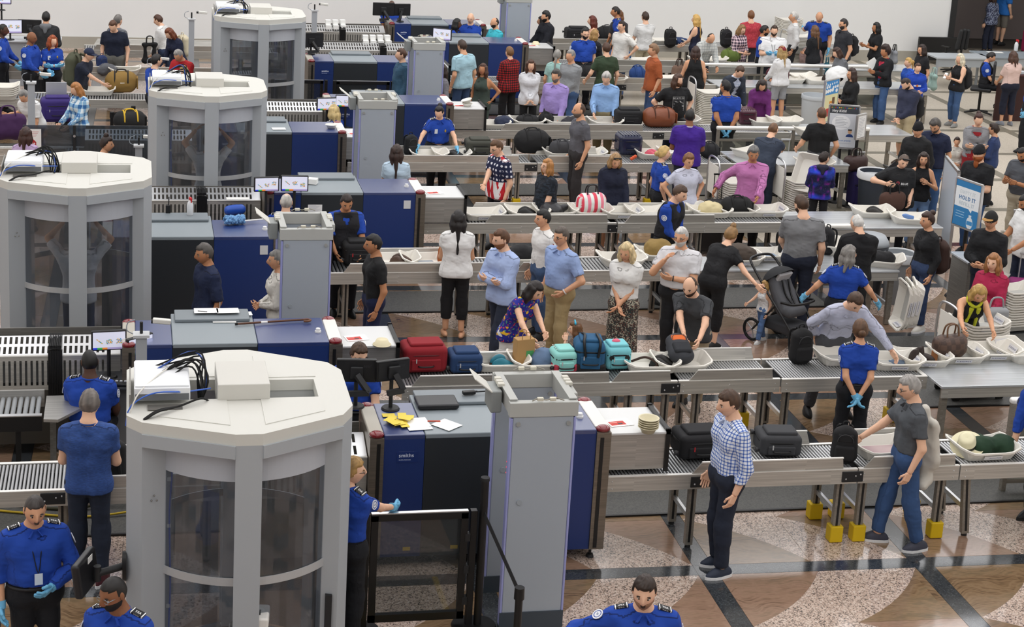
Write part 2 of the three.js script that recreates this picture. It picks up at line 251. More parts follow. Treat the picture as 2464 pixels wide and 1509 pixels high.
xray(8.55, -35.85, 'blue and graphite x-ray machine behind the tall man in pale blue', { hoodLabel: 'tunnel hood with cream bowl behind red plaid shirt', hoodBy: 'the machine behind the pale blue shirt' });
xray(8.1, -38.3, 'farthest blue and graphite x-ray machine below two monitors', { hoodLabel: 'tunnel hood at the farthest machine by the turquoise shirt', hoodBy: 'the farthest machine', card: 0 });
// ---------------------------------------------------------------- body scanners
const SCG = M(0xaeb3b7, 0.5, 0.1), SCT = M(0xd3d2ca, 0.55), SCP = M(0xb9bdc4, 0.38);
const GLASS = new THREE.MeshPhysicalMaterial({ color: 0xd3d6da, roughness: 0.04, transmission: 0.96, thickness: 0, ior: 1.45 });
const FROST = new THREE.MeshPhysicalMaterial({ color: 0xc2c6cd, roughness: 0.35, transmission: 0.12, thickness: 0 });
function bodyScanner(x, z, label, cable) {
  const k = 1.0426, h = 2.5, g = thing('body_scanner', label, 'body scanner', [x, 0, z - .905], 0, 'walk-in body scanners');
  const raw = [[-.85, .46], [-.74, .6], [-.095, .868], [.095, .868], [.7, .545], [.79, .37], [.79, -.37], [.7, -.545], [.095, -.865], [-.095, -.865], [-.74, -.58], [-.85, -.46]], P = raw.map(p => [p[0] * k, p[1] * k]);
  const out = P.slice();
  // roof with a recess cut through it
  const s = new THREE.Shape(out.map(p => new THREE.Vector2(p[0], -p[1]))); const hole = new THREE.Path([[.2, .19], [.58, .19], [.58, -.19], [.2, -.19]].map(p => new THREE.Vector2(p[0], -p[1]))); s.holes.push(hole);
  const h2 = new THREE.Path([[-.42, .19], [-.2, .19], [-.2, -.22], [-.42, -.22]].map(p => new THREE.Vector2(p[0], -p[1]))); s.holes.push(h2);
  part(g, 'roof', new THREE.ExtrudeGeometry(s, { depth: .09, bevelEnabled: false }).rotateX(-Math.PI / 2).translate(0, h - .09, 0), SCT);
  part(g, 'roof_tray', [BB(.17, .61, h - .2, h - .18, -.22, .22), BB(.17, .19, h - .18, h - .09, -.22, .22), BB(.59, .61, h - .18, h - .09, -.22, .22), BB(.19, .59, h - .18, h - .09, -.22, -.2), BB(.19, .59, h - .18, h - .09, .2, .22)], M(0xb6b8b6, .6)); part(g, 'cable_tray', BB(-.46, -.16, h - .2, h - .18, -.25, .22), M(0xa6a8a6, .6));
  const inner = out.map(p => [p[0] * .9, p[1] * .9]);
  part(g, 'roof_panel', prism([[-.66, .52], [-.13, .73], [-.13, .23], [-.44, .23]].map(p => p), .006).translate(0, h, 0), SCT); part(g, 'roof_panel', prism([[.13, .73], [.6, .49], [.6, .23], [.13, .23]], .006).translate(0, h, 0), SCT); part(g, 'roof_panel', prism([[-.62, -.28], [-.13, -.28], [-.13, -.72], [-.62, -.51]], .006).translate(0, h, 0), SCT); part(g, 'roof_panel', prism([[.13, -.24], [.6, -.24], [.6, -.5], [.13, -.74]], .006).translate(0, h, 0), SCT);
  part(g, 'motor_box', [RB(.4, .13, .52, .008, 0, h + .065, -.03)], M(0xcfcdc5, .55));
  const tray = part(g, 'electronics_tray', [RB(.42, .1, .6, .006, -.62, h + .09, 0), B(.4, .012, .56, -.62, h + .147, 0)], M(0xeceef0, .35)); part(tray, 'vent_grille', B(.4, .05, .006, -.62, h + .07, .302), M(0x6c6f72, .6));
  part(g, 'bracket', [B(.012, .1, .6, -.86, h + .06, .05), B(.26, .004, .1, -.6, h + .01, .36)], STEELD);
  for (let i = 0; i < 9; i++) part(g, 'cable', tube([[-.62 + rr(-.1, .12), h + .13, -.2 + i * .03], [-.42 + rr(0, .1), h + .2 + rr(-.03, .08), -.1 + rr(-.1, .1)], [-.3 + rr(-.05, .08), h + .03 + rr(-.02, .08), rr(-.12, .15)], [-.33, h - .12, .05 + rr(-.1, .1)]], .0075, 5, 16), i === 4 ? M(0x2f55a8, .5) : RUB);
  for (let i = 0; i < 3; i++) part(g, 'cable', tube([[-.25, h - .02, .2], [-.33, h + .05, .3], [-.5, h + .03, .4], [-.66, h + .04, .5 + i * .015], [-.79, h - .02, .57 + i * .012]], .008, 5, 18), RUB);
  part(g, 'cable', tube([[-.25, h + .06, .12], [-.45, h + .1, .28], [-.7, h + .12, .36], [-.86, h + .04, .42], [-.89, h - .1, .44]], .006, 5, 16), M(0x3a66c4, .5)); part(g, 'cable', tube([[-.5, h + .16, -.2], [-.66, h + .16, .1], [-.82, h + .1, .4], [-.87, h - .05, .45]], .006, 5, 14), M(0xdedbd2, .5));
  // lintels along the sloped sides
  const lint = (a, b, n = 'lintel') => { const d = Math.hypot(b[0] - a[0], b[1] - a[1]), t = Math.atan2(-(b[1] - a[1]), b[0] - a[0]); part(g, n, B(d, .1, .06).rotateY(t).translate((a[0] + b[0]) / 2 * .985, h - .14, (a[1] + b[1]) / 2 * .985), SCG); };
  lint(P[1], P[2]); lint(P[3], P[4]); lint(P[7], P[8]); lint(P[9], P[10]);
  const post = (poly, n, top = h - .09) => part(g, n, prism(poly, top), SCG);
  post([P[2], P[3], [.085, .78], [-.085, .78]], 'centre_post'); post([[-.085, -.78], [.085, -.78], P[8], P[9]], 'centre_post');
  post([P[0], P[1], [-.55, .52], [-.62, .42], [-.8, .42]], 'corner_post'); post([[-.8, -.42], [-.62, -.42], [-.55, -.5], P[10], P[11]], 'corner_post'); post([P[4], P[5], [.72, .37], [.62, .44], [.57, .52]], 'corner_post'); post([[.72, -.37], P[6], P[7], [.57, -.52], [.62, -.44]], 'corner_post');
  // curved panels: milky above, clear below, with a metal hoop
  const arc = (s1, s2) => { const R = .8, a0 = s1, a1 = s2, n = 10, o = []; for (let i = 0; i <= n; i++) { const a = a0 + (a1 - a0) * i / n; o.push([Math.sin(a) * R, Math.cos(a) * R]); } return o; };
  const band = (pts, y0, y1, t) => { const pos = [], nn = pts.length, outp = pts.map(p => { const l = Math.hypot(...p); return [p[0] * (l + t) / l, p[1] * (l + t) / l]; }); const poly = [...outp, ...pts.slice().reverse()]; return prism(poly, y1 - y0).translate(0, y0, 0); };
  for (const [a, b] of [[-.86, -.11], [.11, .86], [Math.PI - .86, Math.PI - .11], [Math.PI + .11, Math.PI + .86]]) {
    const p = arc(a, b); part(g, 'milky_panel', band(p, 2.08, h - .14, .006), FROST); part(g, 'clear_panel', band(p, .06, 2.08, .005), GLASS); part(g, 'top_rim', band(p, h - .2, h - .15, .03), SCG); part(g, 'hoop', band(p.map(q => [q[0] * 1.012, q[1] * 1.012]), 1.235, 1.3, .008), M(0xbfc1c2, .4, .3));
  }
  part(g, 'floor_plate', [prism(P.map(p => [p[0] * .97, p[1] * .97]), .03)], M(0x3f4246, .6));
  for (const sx of [-.25, .12]) part(g, 'footprint_mat', [S(.05, sx + .06, .035, .08, 1, .1, 2.4), S(.045, sx + .06, .035, -.08, 1, .1, 1.6)], YEL);
  for (const sz of [1, -1]) { part(g, 'antenna_mast', RB(.09, 2.2, .2, .04, sz * .68, 1.2, sz * -.22), M(0x2a2d33, .4)); }
  if (cable) { part(g, 'data_cable', tube([[-.545, h - .12, .535], [-.55, 2, .53], [-.565, 1.75, .53], [-.56, 1.4, .53], [-.555, 1.1, .53], [-.565, .7, .53], [-.55, .1, .53]], .007, 5, 40), M(0x2f5fd0, .45)); for (const y of [2.0, 1.62, .95]) part(g, 'cable_clip', B(.03, .03, .012, -.57, y, .53), WHITE); }
  for (const [bx, by] of [[-.68, 1.9], [-.66, 1.86], [-.7, 1.86]]) part(g, 'screw', S(.008, bx, by, .6, 1, 1, 1, 6), STEELD);
  return g;
}
bodyScanner(.86, -11.67, 'nearest grey octagonal body scanner with blue cable down its post', 1);
bodyScanner(-.58, -18.81, 'grey octagonal body scanner at the left, man in white shirt inside', 0);
bodyScanner(1.14, -24.01, 'grey octagonal body scanner third from the front, white t-shirt inside', 1);
bodyScanner(2.4, -31.07, 'farthest grey octagonal body scanner below the white wall', 0);
// ---------------------------------------------------------------- walk-through metal detectors
const PORT = M(0xa3abb4, 0.5), PORTD = M(0xb4b5b0, 0.6), LILAC = M(0x9da2d6, 0.35);
function portal(x, z, label) {
  const g = thing('metal_detector', label, 'metal detector', [x, 0, z], 0, 'walk-through metal detectors'); const w = .58, d = .74, h = 2.12;
  for (const [n, zz] of [['front_panel', -.03], ['rear_panel', -d + .03]]) {
    const p = part(g, n, [RB(w - .05, h - .16, .06, .01, w / 2, (h - .16) / 2 + .02, zz)], PORT);
    part(p, 'edge_light', RB(.022, h - .18, .066, .01, .014, (h - .16) / 2 + .02, zz, 1), LILAC); part(p, 'edge_light', RB(.022, h - .18, .066, .01, w - .014, (h - .16) / 2 + .02, zz, 1), LILAC);
    part(p, 'base_shoe', [B(w - .01, .16, .085, w / 2, .08, zz)], M(0x3a434c, .6)); part(p, 'top_rail', RB(w + .02, .13, .075, .006, w / 2, h - .075, zz), PORTD);
    for (const bx of [.07, w - .07]) { part(p, 'knob', [CZ_(.02, .016, bx, h - .2, zz + .036, 14)], M(0x989a98, .5)); }
    part(p, 'knob', CZ_(.024, .01, .12, 1.2, zz + (zz < -.2 ? .036 : .034), 14), M(0x9ba3aa, .5));
  }
  for (const xx of [.03, w - .03]) { part(g, 'header_beam', [RB(.045, .15, d - .1, .006, xx, h - .08, -d / 2), B(.07, .012, d - .08, xx, h + .002, -d / 2)], PORTD); for (let i = 0; i < 3; i++) part(g, 'connector', RB(.06, .035, .05, .008, xx + (xx > .2 ? .045 : -.04), h + .01, -d / 2 - .15 + i * .07), M(0xcfccc0, .6)); }
  part(g, 'control_box', [RB(.1, .2, .26, .015, -.06, h - .12, -d / 2 - .06)], M(0x8f9391, .5)); part(g, 'box_lid', RB(.012, .2, .27, .004, 0, .1, 0).rotateZ(.9).translate(-.1, h - .03, -d / 2 - .06), M(0xd8d6cd, .5)); part(g, 'side_box', RB(.05, .09, .22, .01, w + .03, h - .06, -d / 2 + .05), PORTD);
  for (const zz of [0, -d]) { part(g, 'wiring', tube([[.18, h + .005, zz - .0], [.24, h + .03, zz], [.3, h + .012, zz], [.38, h + .03, zz], [.46, h + .005, zz]], .006, 5, 18), M(0x9a968a, .7)); for (const cx of [.25, .36]) part(g, 'connector', RB(.055, .03, .03, .006, cx, h + .02, zz), M(0xd6d2c0, .6)); }
  for (const yy of [1.45, 1.5, 1.55]) part(g, 'indicator_lamp', S(.008, .01, yy, -.065, 1, 1, 1, 6), M(0xff3a4a, .5, 0, { emissive: 0xff2036, emissiveIntensity: 1.2 }));
  return g;
}
const PD = [[3.16, -13.12, 'nearest grey walk-through metal detector, beside the black gate'], [1.67, -18.48, 'grey walk-through metal detector in front of the vest officer'], [3.49, -25.7, 'grey walk-through metal detector left of the spread-armed officer'], [5.22, -31.1, 'grey walk-through metal detector right of the man in denim shirt'], [8.4, -37.6, 'farthest grey walk-through metal detector against the white wall']];
for (const p of PD) portal(...p);
// ---------------------------------------------------------------- roller conveyors and tables
const RAILM = M(0xd2cfc7, 0.34, 0.45, { map: T.steel }), RAILW = M(0xeceae4, 0.35, 0.2), ROLL = M(0xb4b5b6, 0.3, 0.7), LEGM = M(0xa09a8f, 0.4, 0.5, { map: T.steel }), TABLE = M(0xd9dde0, 0.22, 0.45, { map: T.steel });
const rollG = {};
function rollers(parent, x0, x1, zf, w, y, each) {
  const p = each ? 0.0345 : 0.05, r = each ? 0.0135 : 0.019, n = Math.floor((x1 - x0 - 0.06) / p), key = w + '_' + r; const base = rollG[key] ||= new THREE.CylinderGeometry(r, r, w, 10).rotateX(Math.PI / 2);
  if (each) for (let i = 0; i < n; i++) { const m = part(parent, 'roller', base, ROLL); m.position.set(x0 + .05 + i * p, y - r, zf - w / 2 - .03); }
  else { const l = []; for (let i = 0; i < n; i++) l.push(base.clone().translate(x0 + .05 + i * p, y - r, zf - w / 2 - .03)); const m = part(parent, 'roller_bed', merge(l), ROLL); m.userData.kind = 'stuff'; }
}
function leg(parent, x, zf, w, o = {}) {
  const y1 = .68, tilt = o.tilt || 0;
  for (const [zz, front] of [[zf - .08, 1], [zf - w + .02, 0]]) {
    const l = part(parent, 'leg', [bar([x + tilt * .5, .03, zz], [x, y1, zz], .075, .06)], LEGM); part(l, 'slot_strip', [bar([x + tilt * .5, .06, zz + .031], [x, y1 - .02, zz + .031], .022, .004)], BLACK);
    part(l, 'foot', C(.03, .03, .03, x + tilt * .5, .016, zz, 8), DARK);
    if (o.pad && (front ? o.pad !== 'back' : o.pad !== 'front')) part(l, 'yellow_pad', [RB(.135, .17, .12, .012, x + tilt * .45, .088, zz)], YEL, 'yellow foam foot pad');
  }
  part(parent, 'brace', bar([x + tilt * .3, .3, zf - .08], [x + tilt * .3, .3, zf - w + .02], .03, .05), ALU);
}
function conveyor(label, x0, x1, zf, o = {}) {
  const w = o.w || .56, y = o.y || .8, W = w + .06, g = thing('roller_conveyor', label, 'conveyor', [x0, 0, 0], 0, 'roller conveyor sections'); const L = x1 - x0;
  for (const [n, zz] of [['front_rail', zf], ['rear_rail', zf - W]]) { const r = part(g, n, [B(L - .004, .15, .03, L / 2, y - .075, zz)], RAILM); part(r, 'rail_cap', B(L - .004, .008, .04, L / 2, y + .003, zz), RAILW); if (n === 'front_rail') for (const bx of [.06, L / 2, L - .06]) for (const by of [.04, .11]) part(r, 'bolt', S(.007, bx, y - by - .01, zz + .016, 1, 1, .5, 6), ALU); }
  part(g, 'under_tray', B(L - .02, .01, W - .05, L / 2, y - .1, zf - W / 2), DARK);
  rollers(g, 0, L, zf, w, y, o.each);
  const guard = (a, b, zz, out) => { const s = slab([[a, 0], [a + .08, .13], [b - .03, .13], [b, 0]], .012); const m = part(g, 'side_guard', s.rotateX(out * .25).translate(0, y + .005, zz - .006), RAILM); part(m, 'guard_lip', B(b - a - .11, .012, .02, (a + b) / 2 + .03, y + .135, zz + Math.sin(out * .25) * .13), RAILW); };
  for (const [a, b] of o.fg || []) guard(a, b, zf + .005, 1); for (const [a, b] of o.bg || []) guard(a, b, zf - W, -1);
  for (const lx of o.legs || []) leg(g, lx[0] ?? lx, zf, W, lx[1] || {});
  for (const px of o.plates || []) { const pl = part(g, 'joint_plate', [RB(.22, .11, .012, .05, px, y - .075, zf + .02)], DARK); for (const k of [-.07, .03, .08]) part(pl, 'bolt', S(.009, px + k, y - .075 + k * .3, zf + .028, 1, 1, .5, 6), ALU); }
  if (o.endcap) part(g, 'end_plate', B(.05, .01, W, L - .025, y + .004, zf - W / 2), RAILW);
  return g;
}
function table(label, x0, x1, z0, z1, y, o = {}) { // z0 far edge, z1 near edge
  const g = thing('steel_table', label, 'table', [(x0 + x1) / 2, 0, (z0 + z1) / 2], 0, 'steel preparation tables'); const w = x1 - x0, d = z1 - z0;
  part(g, 'table_top', RB(w, .03, d, .006, 0, y - .015, 0), TABLE); part(g, 'apron', [B(w - .03, .12, .02, 0, y - .085, d / 2 - .02)], RAILM); part(g, 'apron', [B(w - .03, .12, .02, 0, y - .085, -d / 2 + .02)], RAILM); part(g, 'apron', B(.02, .12, d - .05, w / 2 - .02, y - .085, 0), RAILM);
  for (const sx of [-1, 1]) for (const sz of [-1, 1]) part(g, 'leg', B(.07, y - .05, .06, sx * (w / 2 - .08), (y - .03) / 2, sz * (d / 2 - .08)), LEGM);
  for (const sx of [-1, 1]) part(g, 'brace', B(.03, .05, d - .16, sx * (w / 2 - .08), .28, 0), ALU);
  return g;
}
const X = (u, v, h = .8) => at(u, v, h).x;
const P1 = { pad: 1 }, PF = { pad: 'front' }, PB = { pad: 'back' };
// lane 1
conveyor('frontmost roller conveyor under the two black suitcases', 4.45, 7.0, -14.45, { each: 1, fg: [[.85, 2.4]], bg: [[.9, 2.3]], legs: [[.9], [2.42, P1]], plates: [2.5, .95] });
conveyor('short frontmost roller section under the black backpack and picture tray', 7.01, 8.08, -14.45, { each: 1, fg: [[.05, 1.02]], bg: [[.05, .9]], legs: [[.1, P1], [.93, P1]] });
conveyor('frontmost roller section at the right under the straw hat tray', 8.09, 10.4, -14.45, { each: 1, legs: [[.12, { tilt: .12 }], [2.1, P1]], endcap: 1 });
conveyor('roller conveyor at the left in front of the man in blue polo', -2.3, .88, -14.56, { each: 1, fg: [[0, 1.15], [2, 3.15]], bg: [[0, 1.1], [1.75, 3.15]], legs: [[1.7], [3]], plates: [1.62] });
// lane 2
conveyor('roller conveyor carrying the red and blue suitcases', 2.86, 5.94, -16.9, { each: 1, fg: [[.1, 2.3], [2.32, 3.0]], bg: [[.2, 1.7]], legs: [[.4], [2.55], [2.98, PB]], plates: [3.0] });
conveyor('roller conveyor with the orange and grey backpack tray', 5.95, 7.14, -16.9, { each: 1, fg: [[.12, 1.1]], bg: [[.3, 1.1]], legs: [[.25], [1.02, PB]] });
conveyor('wide roller conveyor under the standing black backpack', 7.15, 8.9, -16.88, { each: 1, w: .58, legs: [[.1], [1.66, PB]], endcap: 1 });
table('steel table carrying the white trays before the glass railing', 8.92, 11.1, -17.5, -16.55, .8);
table('steel table at the right edge under the lettered white tray', 11.12, 13.2, -17.5, -16.55, .8);
// lane 3
conveyor('roller conveyor under the sandals and tablet trays', 1.96, 4.9, -20.98, { fg: [[.75, 2.7]], bg: [[.7, 2.6]], legs: [[.8], [2.4], [2.84]], plates: [] });
conveyor('roller conveyor behind the man with crossed arms in blue', 4.91, 7.28, -20.98, { fg: [[.1, .6]], legs: [[.15, PB], [2.2]] });
table('steel table under the reaching woman in black', 7.3, 8.8, -21.6, -20.95, .8, {});
table('steel table beside the stroller, tray with black laptop on it', 8.82, 10.4, -21.65, -20.85, .8, {});
// lane 4
conveyor('roller conveyor carrying the pink striped bag', 4.16, 7.05, -23.32, { fg: [[.9, 2.75]], bg: [[.8, 2.7]], legs: [[.9], [2.35], [2.8]], plates: [2.86] });
conveyor('roller conveyor under the black hard cap bag tray', 7.06, 9.75, -23.3, { fg: [[.1, 1.5]], bg: [[.1, 1.3]], legs: [[.15], [1.3], [2.6]] });
table('steel table behind the man in the grey t-shirt', 9.77, 12.1, -23.95, -23.0, .8);
// lane 5
conveyor('roller conveyor below the officer with arms spread', 3.5, 6.7, -27.02, { fg: [[.7, 2.9]], bg: [[.7, 2.9]], legs: [[1.0], [2.9, PF]], plates: [3.1] });
conveyor('roller conveyor carrying the big black duffel and navy case', 6.71, 10.25, -27.02, { fg: [[.1, 1.3]], bg: [[.1, 1.2]], legs: [[.2, PF], [2.0, PF], [3.3]] });
table('steel table under the leaning man in slate t-shirt', 10.27, 12.3, -28.0, -27.0, .8);
// lane 6
conveyor('roller conveyor under the brown leather bag', 5.7, 10.1, -29.52, { fg: [[.9, 3.6]], bg: [[.9, 3.2]], legs: [[1.2], [3.4]], plates: [3.9] });
conveyor('roller conveyor behind the man in purple polo', 10.11, 12.2, -29.52, { legs: [[.3], [1.8]] });
table('steel table with trays behind the magenta jacket', 12.22, 14.6, -30.3, -29.4, .8);
// lanes 7 to 9
conveyor('roller conveyor behind the rust shirt man', 5.8, 12.3, -34.15, { fg: [[2.5, 6.2]], legs: [[3.2, PF], [4.4, PF], [5.8]], plates: [4.4] });
table('steel table with trays beside the woman in white pullover', 12.32, 17.2, -34.8, -34.0, .8);
conveyor('roller conveyor behind the smiling bearded officer', 8.6, 14.2, -36.3, { fg: [[1.2, 3.8]], legs: [[1.6], [3.4], [5]], plates: [2.9] });
table('steel table in front of the man in the white polo', 14.22, 18, -37, -36.2, .8);
conveyor('farthest roller conveyor along the white wall', 9.3, 17.6, -39.1, { legs: [[1], [4], [7]], fg: [[.3, 2.6]] });
// left side, far lanes
conveyor('long roller conveyor at the left carrying the tan duffel bag', -7.5, 1.3, -31.9, { fg: [[0, 5]], bg: [[0, 5.4]], legs: [[5.6], [8.2]] });
conveyor('roller conveyor at far left under the green rucksack man', -8, 2.6, -34.6, { fg: [[5, 9.8]], legs: [[6], [9]] });
conveyor('farthest left roller conveyor below the white wall', -1.0, 3.2, -37.2, { fg: [[.2, 4]], bg: [[.2, 4]], legs: [[.6], [3.4]] });
conveyor('roller conveyor at the far left by the purple tote bag', -6, -.75, -27.4, { fg: [[1, 5]], legs: [[3.8]] });
// ---------------------------------------------------------------- slotted steel covers behind the machines
const slotSheet = (L, hh, rows, x0, n, sw, pitch) => { const s = new THREE.Shape([[0, 0], [L, 0], [L, hh], [0, hh]].map(p => new THREE.Vector2(...p))); const sh = hh / rows; for (let r = 0; r < rows; r++) for (let i = 0; i < n; i++) { const x = x0 + i * pitch; if (x + sw > L - .02) break; s.holes.push(new THREE.Path([[x, r * sh + sh * .14], [x + sw, r * sh + sh * .14], [x + sw, r * sh + sh * .86], [x, r * sh + sh * .86]].map(p => new THREE.Vector2(...p)))); } return new THREE.ExtrudeGeometry(s, { depth: .004, bevelEnabled: false }); };
function slotted(label, x0, x1, zf, o = {}) {
  const g = thing('slotted_cover', label, 'conveyor cover', [x0, 0, zf], 0, 'slotted steel tunnel covers'), L = x1 - x0, n = Math.floor((L - .1) / .056), dp = o.dp || .62;
  part(g, 'upper_sheet', slotSheet(L, .32, 2, .06, n, .028, .056).rotateX(-1.22).translate(0, 1.1, -.02), ALU); part(g, 'front_sheet', slotSheet(L, .38, 1, .06, n, .024, .056).translate(0, .72, 0), RAILM); part(g, 'fold', B(L, .012, .02, L / 2, 1.1, .002), RAILW);
  part(g, 'base_panel', [BB(0, L, .12, .72, -dp, 0)], M(0x55524c, .5, .6)); part(g, 'back_panel', BB(0, L, .72, 1.2, -dp, -dp + .02), STEELD); part(g, 'inner_belt', BB(0, L, .72, .8, -dp + .04, -.02), RUB);
  if (o.bellows !== undefined) { const b = []; for (let i = 0; i < 8; i++) b.push(B(.012, .62, .02, o.bellows + i * .017, .86, .02), B(.012, .03, .4, o.bellows + i * .017, 1.2, -.18)); part(g, 'bellows', merge([...b, BB(o.bellows - .01, o.bellows + .135, .5, 1.16, -.02, .022), B(.13, .012, .4, o.bellows + .06, 1.19, -.17)]), BLACK).userData.kind = 'stuff'; }
  for (const fx of [.1, L - .1]) part(g, 'foot', C(.03, .03, .12, fx, .06, -.3, 8), DARK);
  return g;
}
slotted('slotted steel cover at the left edge behind the seated dark-haired officer', -2.2, -.1, -17.25, { bellows: 1.37 });
slotted('slotted steel cover behind the white spray bottle', .1, 1.82, -23.5, { bellows: .83, dp: .44 });
slotted('slotted steel cover behind the woman with the hair bun', -.72, .98, -27.25, {});
slotted('slotted steel cover with grey bellows behind the nearer blonde operator', 1.4, 3.36, -29.6, { bellows: .82 });
slotted('slotted steel cover carrying white glove boxes, by the fourth detector', 3.4, 6.2, -36.0, { bellows: 1.9 });
slotted('farthest slotted steel cover with glove boxes, under the white wall', 2.8, 5.75, -38.4, { bellows: 1.9 });
slotted('slotted steel cover beside the frontmost machine and the gate officer', .9, 2.14, -14.4, {});
// roller chute beside the first exit lane
{ const g = thing('roller_tray', 'grey plastic roller chute at the left edge below the slotted cover', 'roller chute', [-2.1, 0, -16.3]);
  for (let i = 0; i < 20; i++) part(g, 'roller', new THREE.CylinderGeometry(.024, .024, .5, 10).rotateX(Math.PI / 2).translate(.05 + i * .06, .79, -.28), M(0x8f9294, .5));
  part(g, 'front_rail', [BB(0, 1.24, .66, .82, -.02, .02)], BLACK); part(g, 'rear_rail', BB(0, 1.24, .7, .88, -.56, -.53), STEEL); part(g, 'rail_cap', BB(0, 1.24, .82, .83, -.03, .03), ALU);
  for (const x of [.5, .98]) part(g, 'leg', BB(x, x + .05, 0, .68, -.1, -.05), BLACK);
  part(g, 'steel_chute', prism([[1.26, -.55], [1.26, .08], [1.4, .1], [1.62, -.2], [1.6, -.55]], .03).translate(0, .78, 0), STEEL); part(g, 'leg', BB(1.3, 1.36, 0, .78, -.45, -.38), STEELD); }
// fallen cables on the floor at the left
solo('floor_cable', 'black and yellow cable hanging low behind the left rollers', 'cable', tube([[-1.6, .05, -16.2], [-1, .03, -15.9], [-.5, .04, -15.8], [0, .12, -15.9], [.5, .05, -16.1]], .018, 6, 30), M(0x2b2a12, .7));
solo('floor_cable', 'yellow cable on the floor behind the left rollers', 'cable', tube([[-1.8, .03, -16.0], [-1, .03, -15.75], [-.4, .03, -15.62], [.2, .06, -15.7], [.6, .04, -15.9]], .012, 6, 30), M(0xb89a10, .6));
// ---------------------------------------------------------------- glass railings at the loading tables
const PANE = new THREE.MeshPhysicalMaterial({ color: 0xb9bcb8, roughness: 0.05, transmission: 0.93, thickness: 0, ior: 1.5 });
function railing(label, x0, x1, z, h = 1.05, posts = 2, top = RAILW) {
  const g = thing('glass_railing', label, 'railing', [x0, 0, z], 0, 'glass railings with steel posts'), L = x1 - x0;
  for (let i = 0; i <= posts; i++) part(g, 'post', BB(L * i / posts - .025, L * i / posts + .025, 0, h, -.03, .03), LEGM);
  part(g, 'handrail', RB(L + .08, .07, .09, .03, L / 2, h + .02, 0), top); part(g, 'mid_rail', BB(0, L, h * .78, h * .82, -.02, .02), LEGM); part(g, 'bottom_rail', BB(0, L, .1, .15, -.02, .02), LEGM);
  for (let i = 0; i < posts; i++) part(g, 'pane', BB(L * i / posts + .03, L * (i + 1) / posts - .03, .15, h * .78, -.004, .004), PANE);
  return g;
}
{ const a = at(2278, 1080, .1); railing('steel-framed glass railing behind the grey-haired man in grey polo', 9.2, 11.9, -15.5, 1.02, 2); }
railing('cream-topped railing in front of the white-haired man in black', 9.95, 10.5, -22.4, .98, 1);
railing('cream-topped railing beside the officer with hands behind his back', 10.5, 13.4, -28.8, 1.02, 2);
railing('pale railing in front of the bearded man with lanyard', 12.4, 16.6, -35.4, 1.0, 3);
// glass partition and stop sign at the left
{ const g = thing('glass_partition', 'low smoked glass partition with stop notice at the left', 'partition', [-1.66, 0, -26.9]);
  const smoke = new THREE.MeshPhysicalMaterial({ color: 0x9aa1a8, roughness: 0.06, transmission: 0.9, thickness: 0 }); part(g, 'pane', BB(.0, .78, .55, 1.42, -.005, .005), smoke); part(g, 'pane', BB(.8, 1.95, .55, 1.42, -.005, .005), smoke); part(g, 'post', BB(.77, .81, 0, 1.42, -.02, .02), DARK); part(g, 'base', BB(0, 1.95, 0, .6, -.02, .02), DARK); for (const y of [.75, 1, 1.25]) part(g, 'clamp', CZ_(.02, .03, .79, y, .02, 10), ALU);
  const st = canvas(160, 240, (c, w, h) => { c.fillStyle = '#f2f0ec'; c.fillRect(0, 0, w, h); c.fillStyle = '#b3262a'; c.beginPath(); for (let i = 0; i < 8; i++) { const a = Math.PI / 8 + i * Math.PI / 4; c.lineTo(80 + 42 * Math.cos(a), 130 + 42 * Math.sin(a)); } c.fill(); c.fillStyle = '#fff'; c.font = 'bold 26px sans-serif'; c.textAlign = 'center'; c.fillText('STOP', 80, 140); c.fillStyle = '#d8a8a4'; for (let i = 0; i < 4; i++) c.fillRect(20, 22 + i * 14, 120 - i * 8, 5); c.fillStyle = '#b9b9b6'; for (let i = 0; i < 3; i++) c.fillRect(24, 190 + i * 12, 110, 4); });
  part(g, 'stop_notice', plane(.3, .44).translate(.13, 1.14, .02), decal(st), 'white notice with a red stop octagon'); }
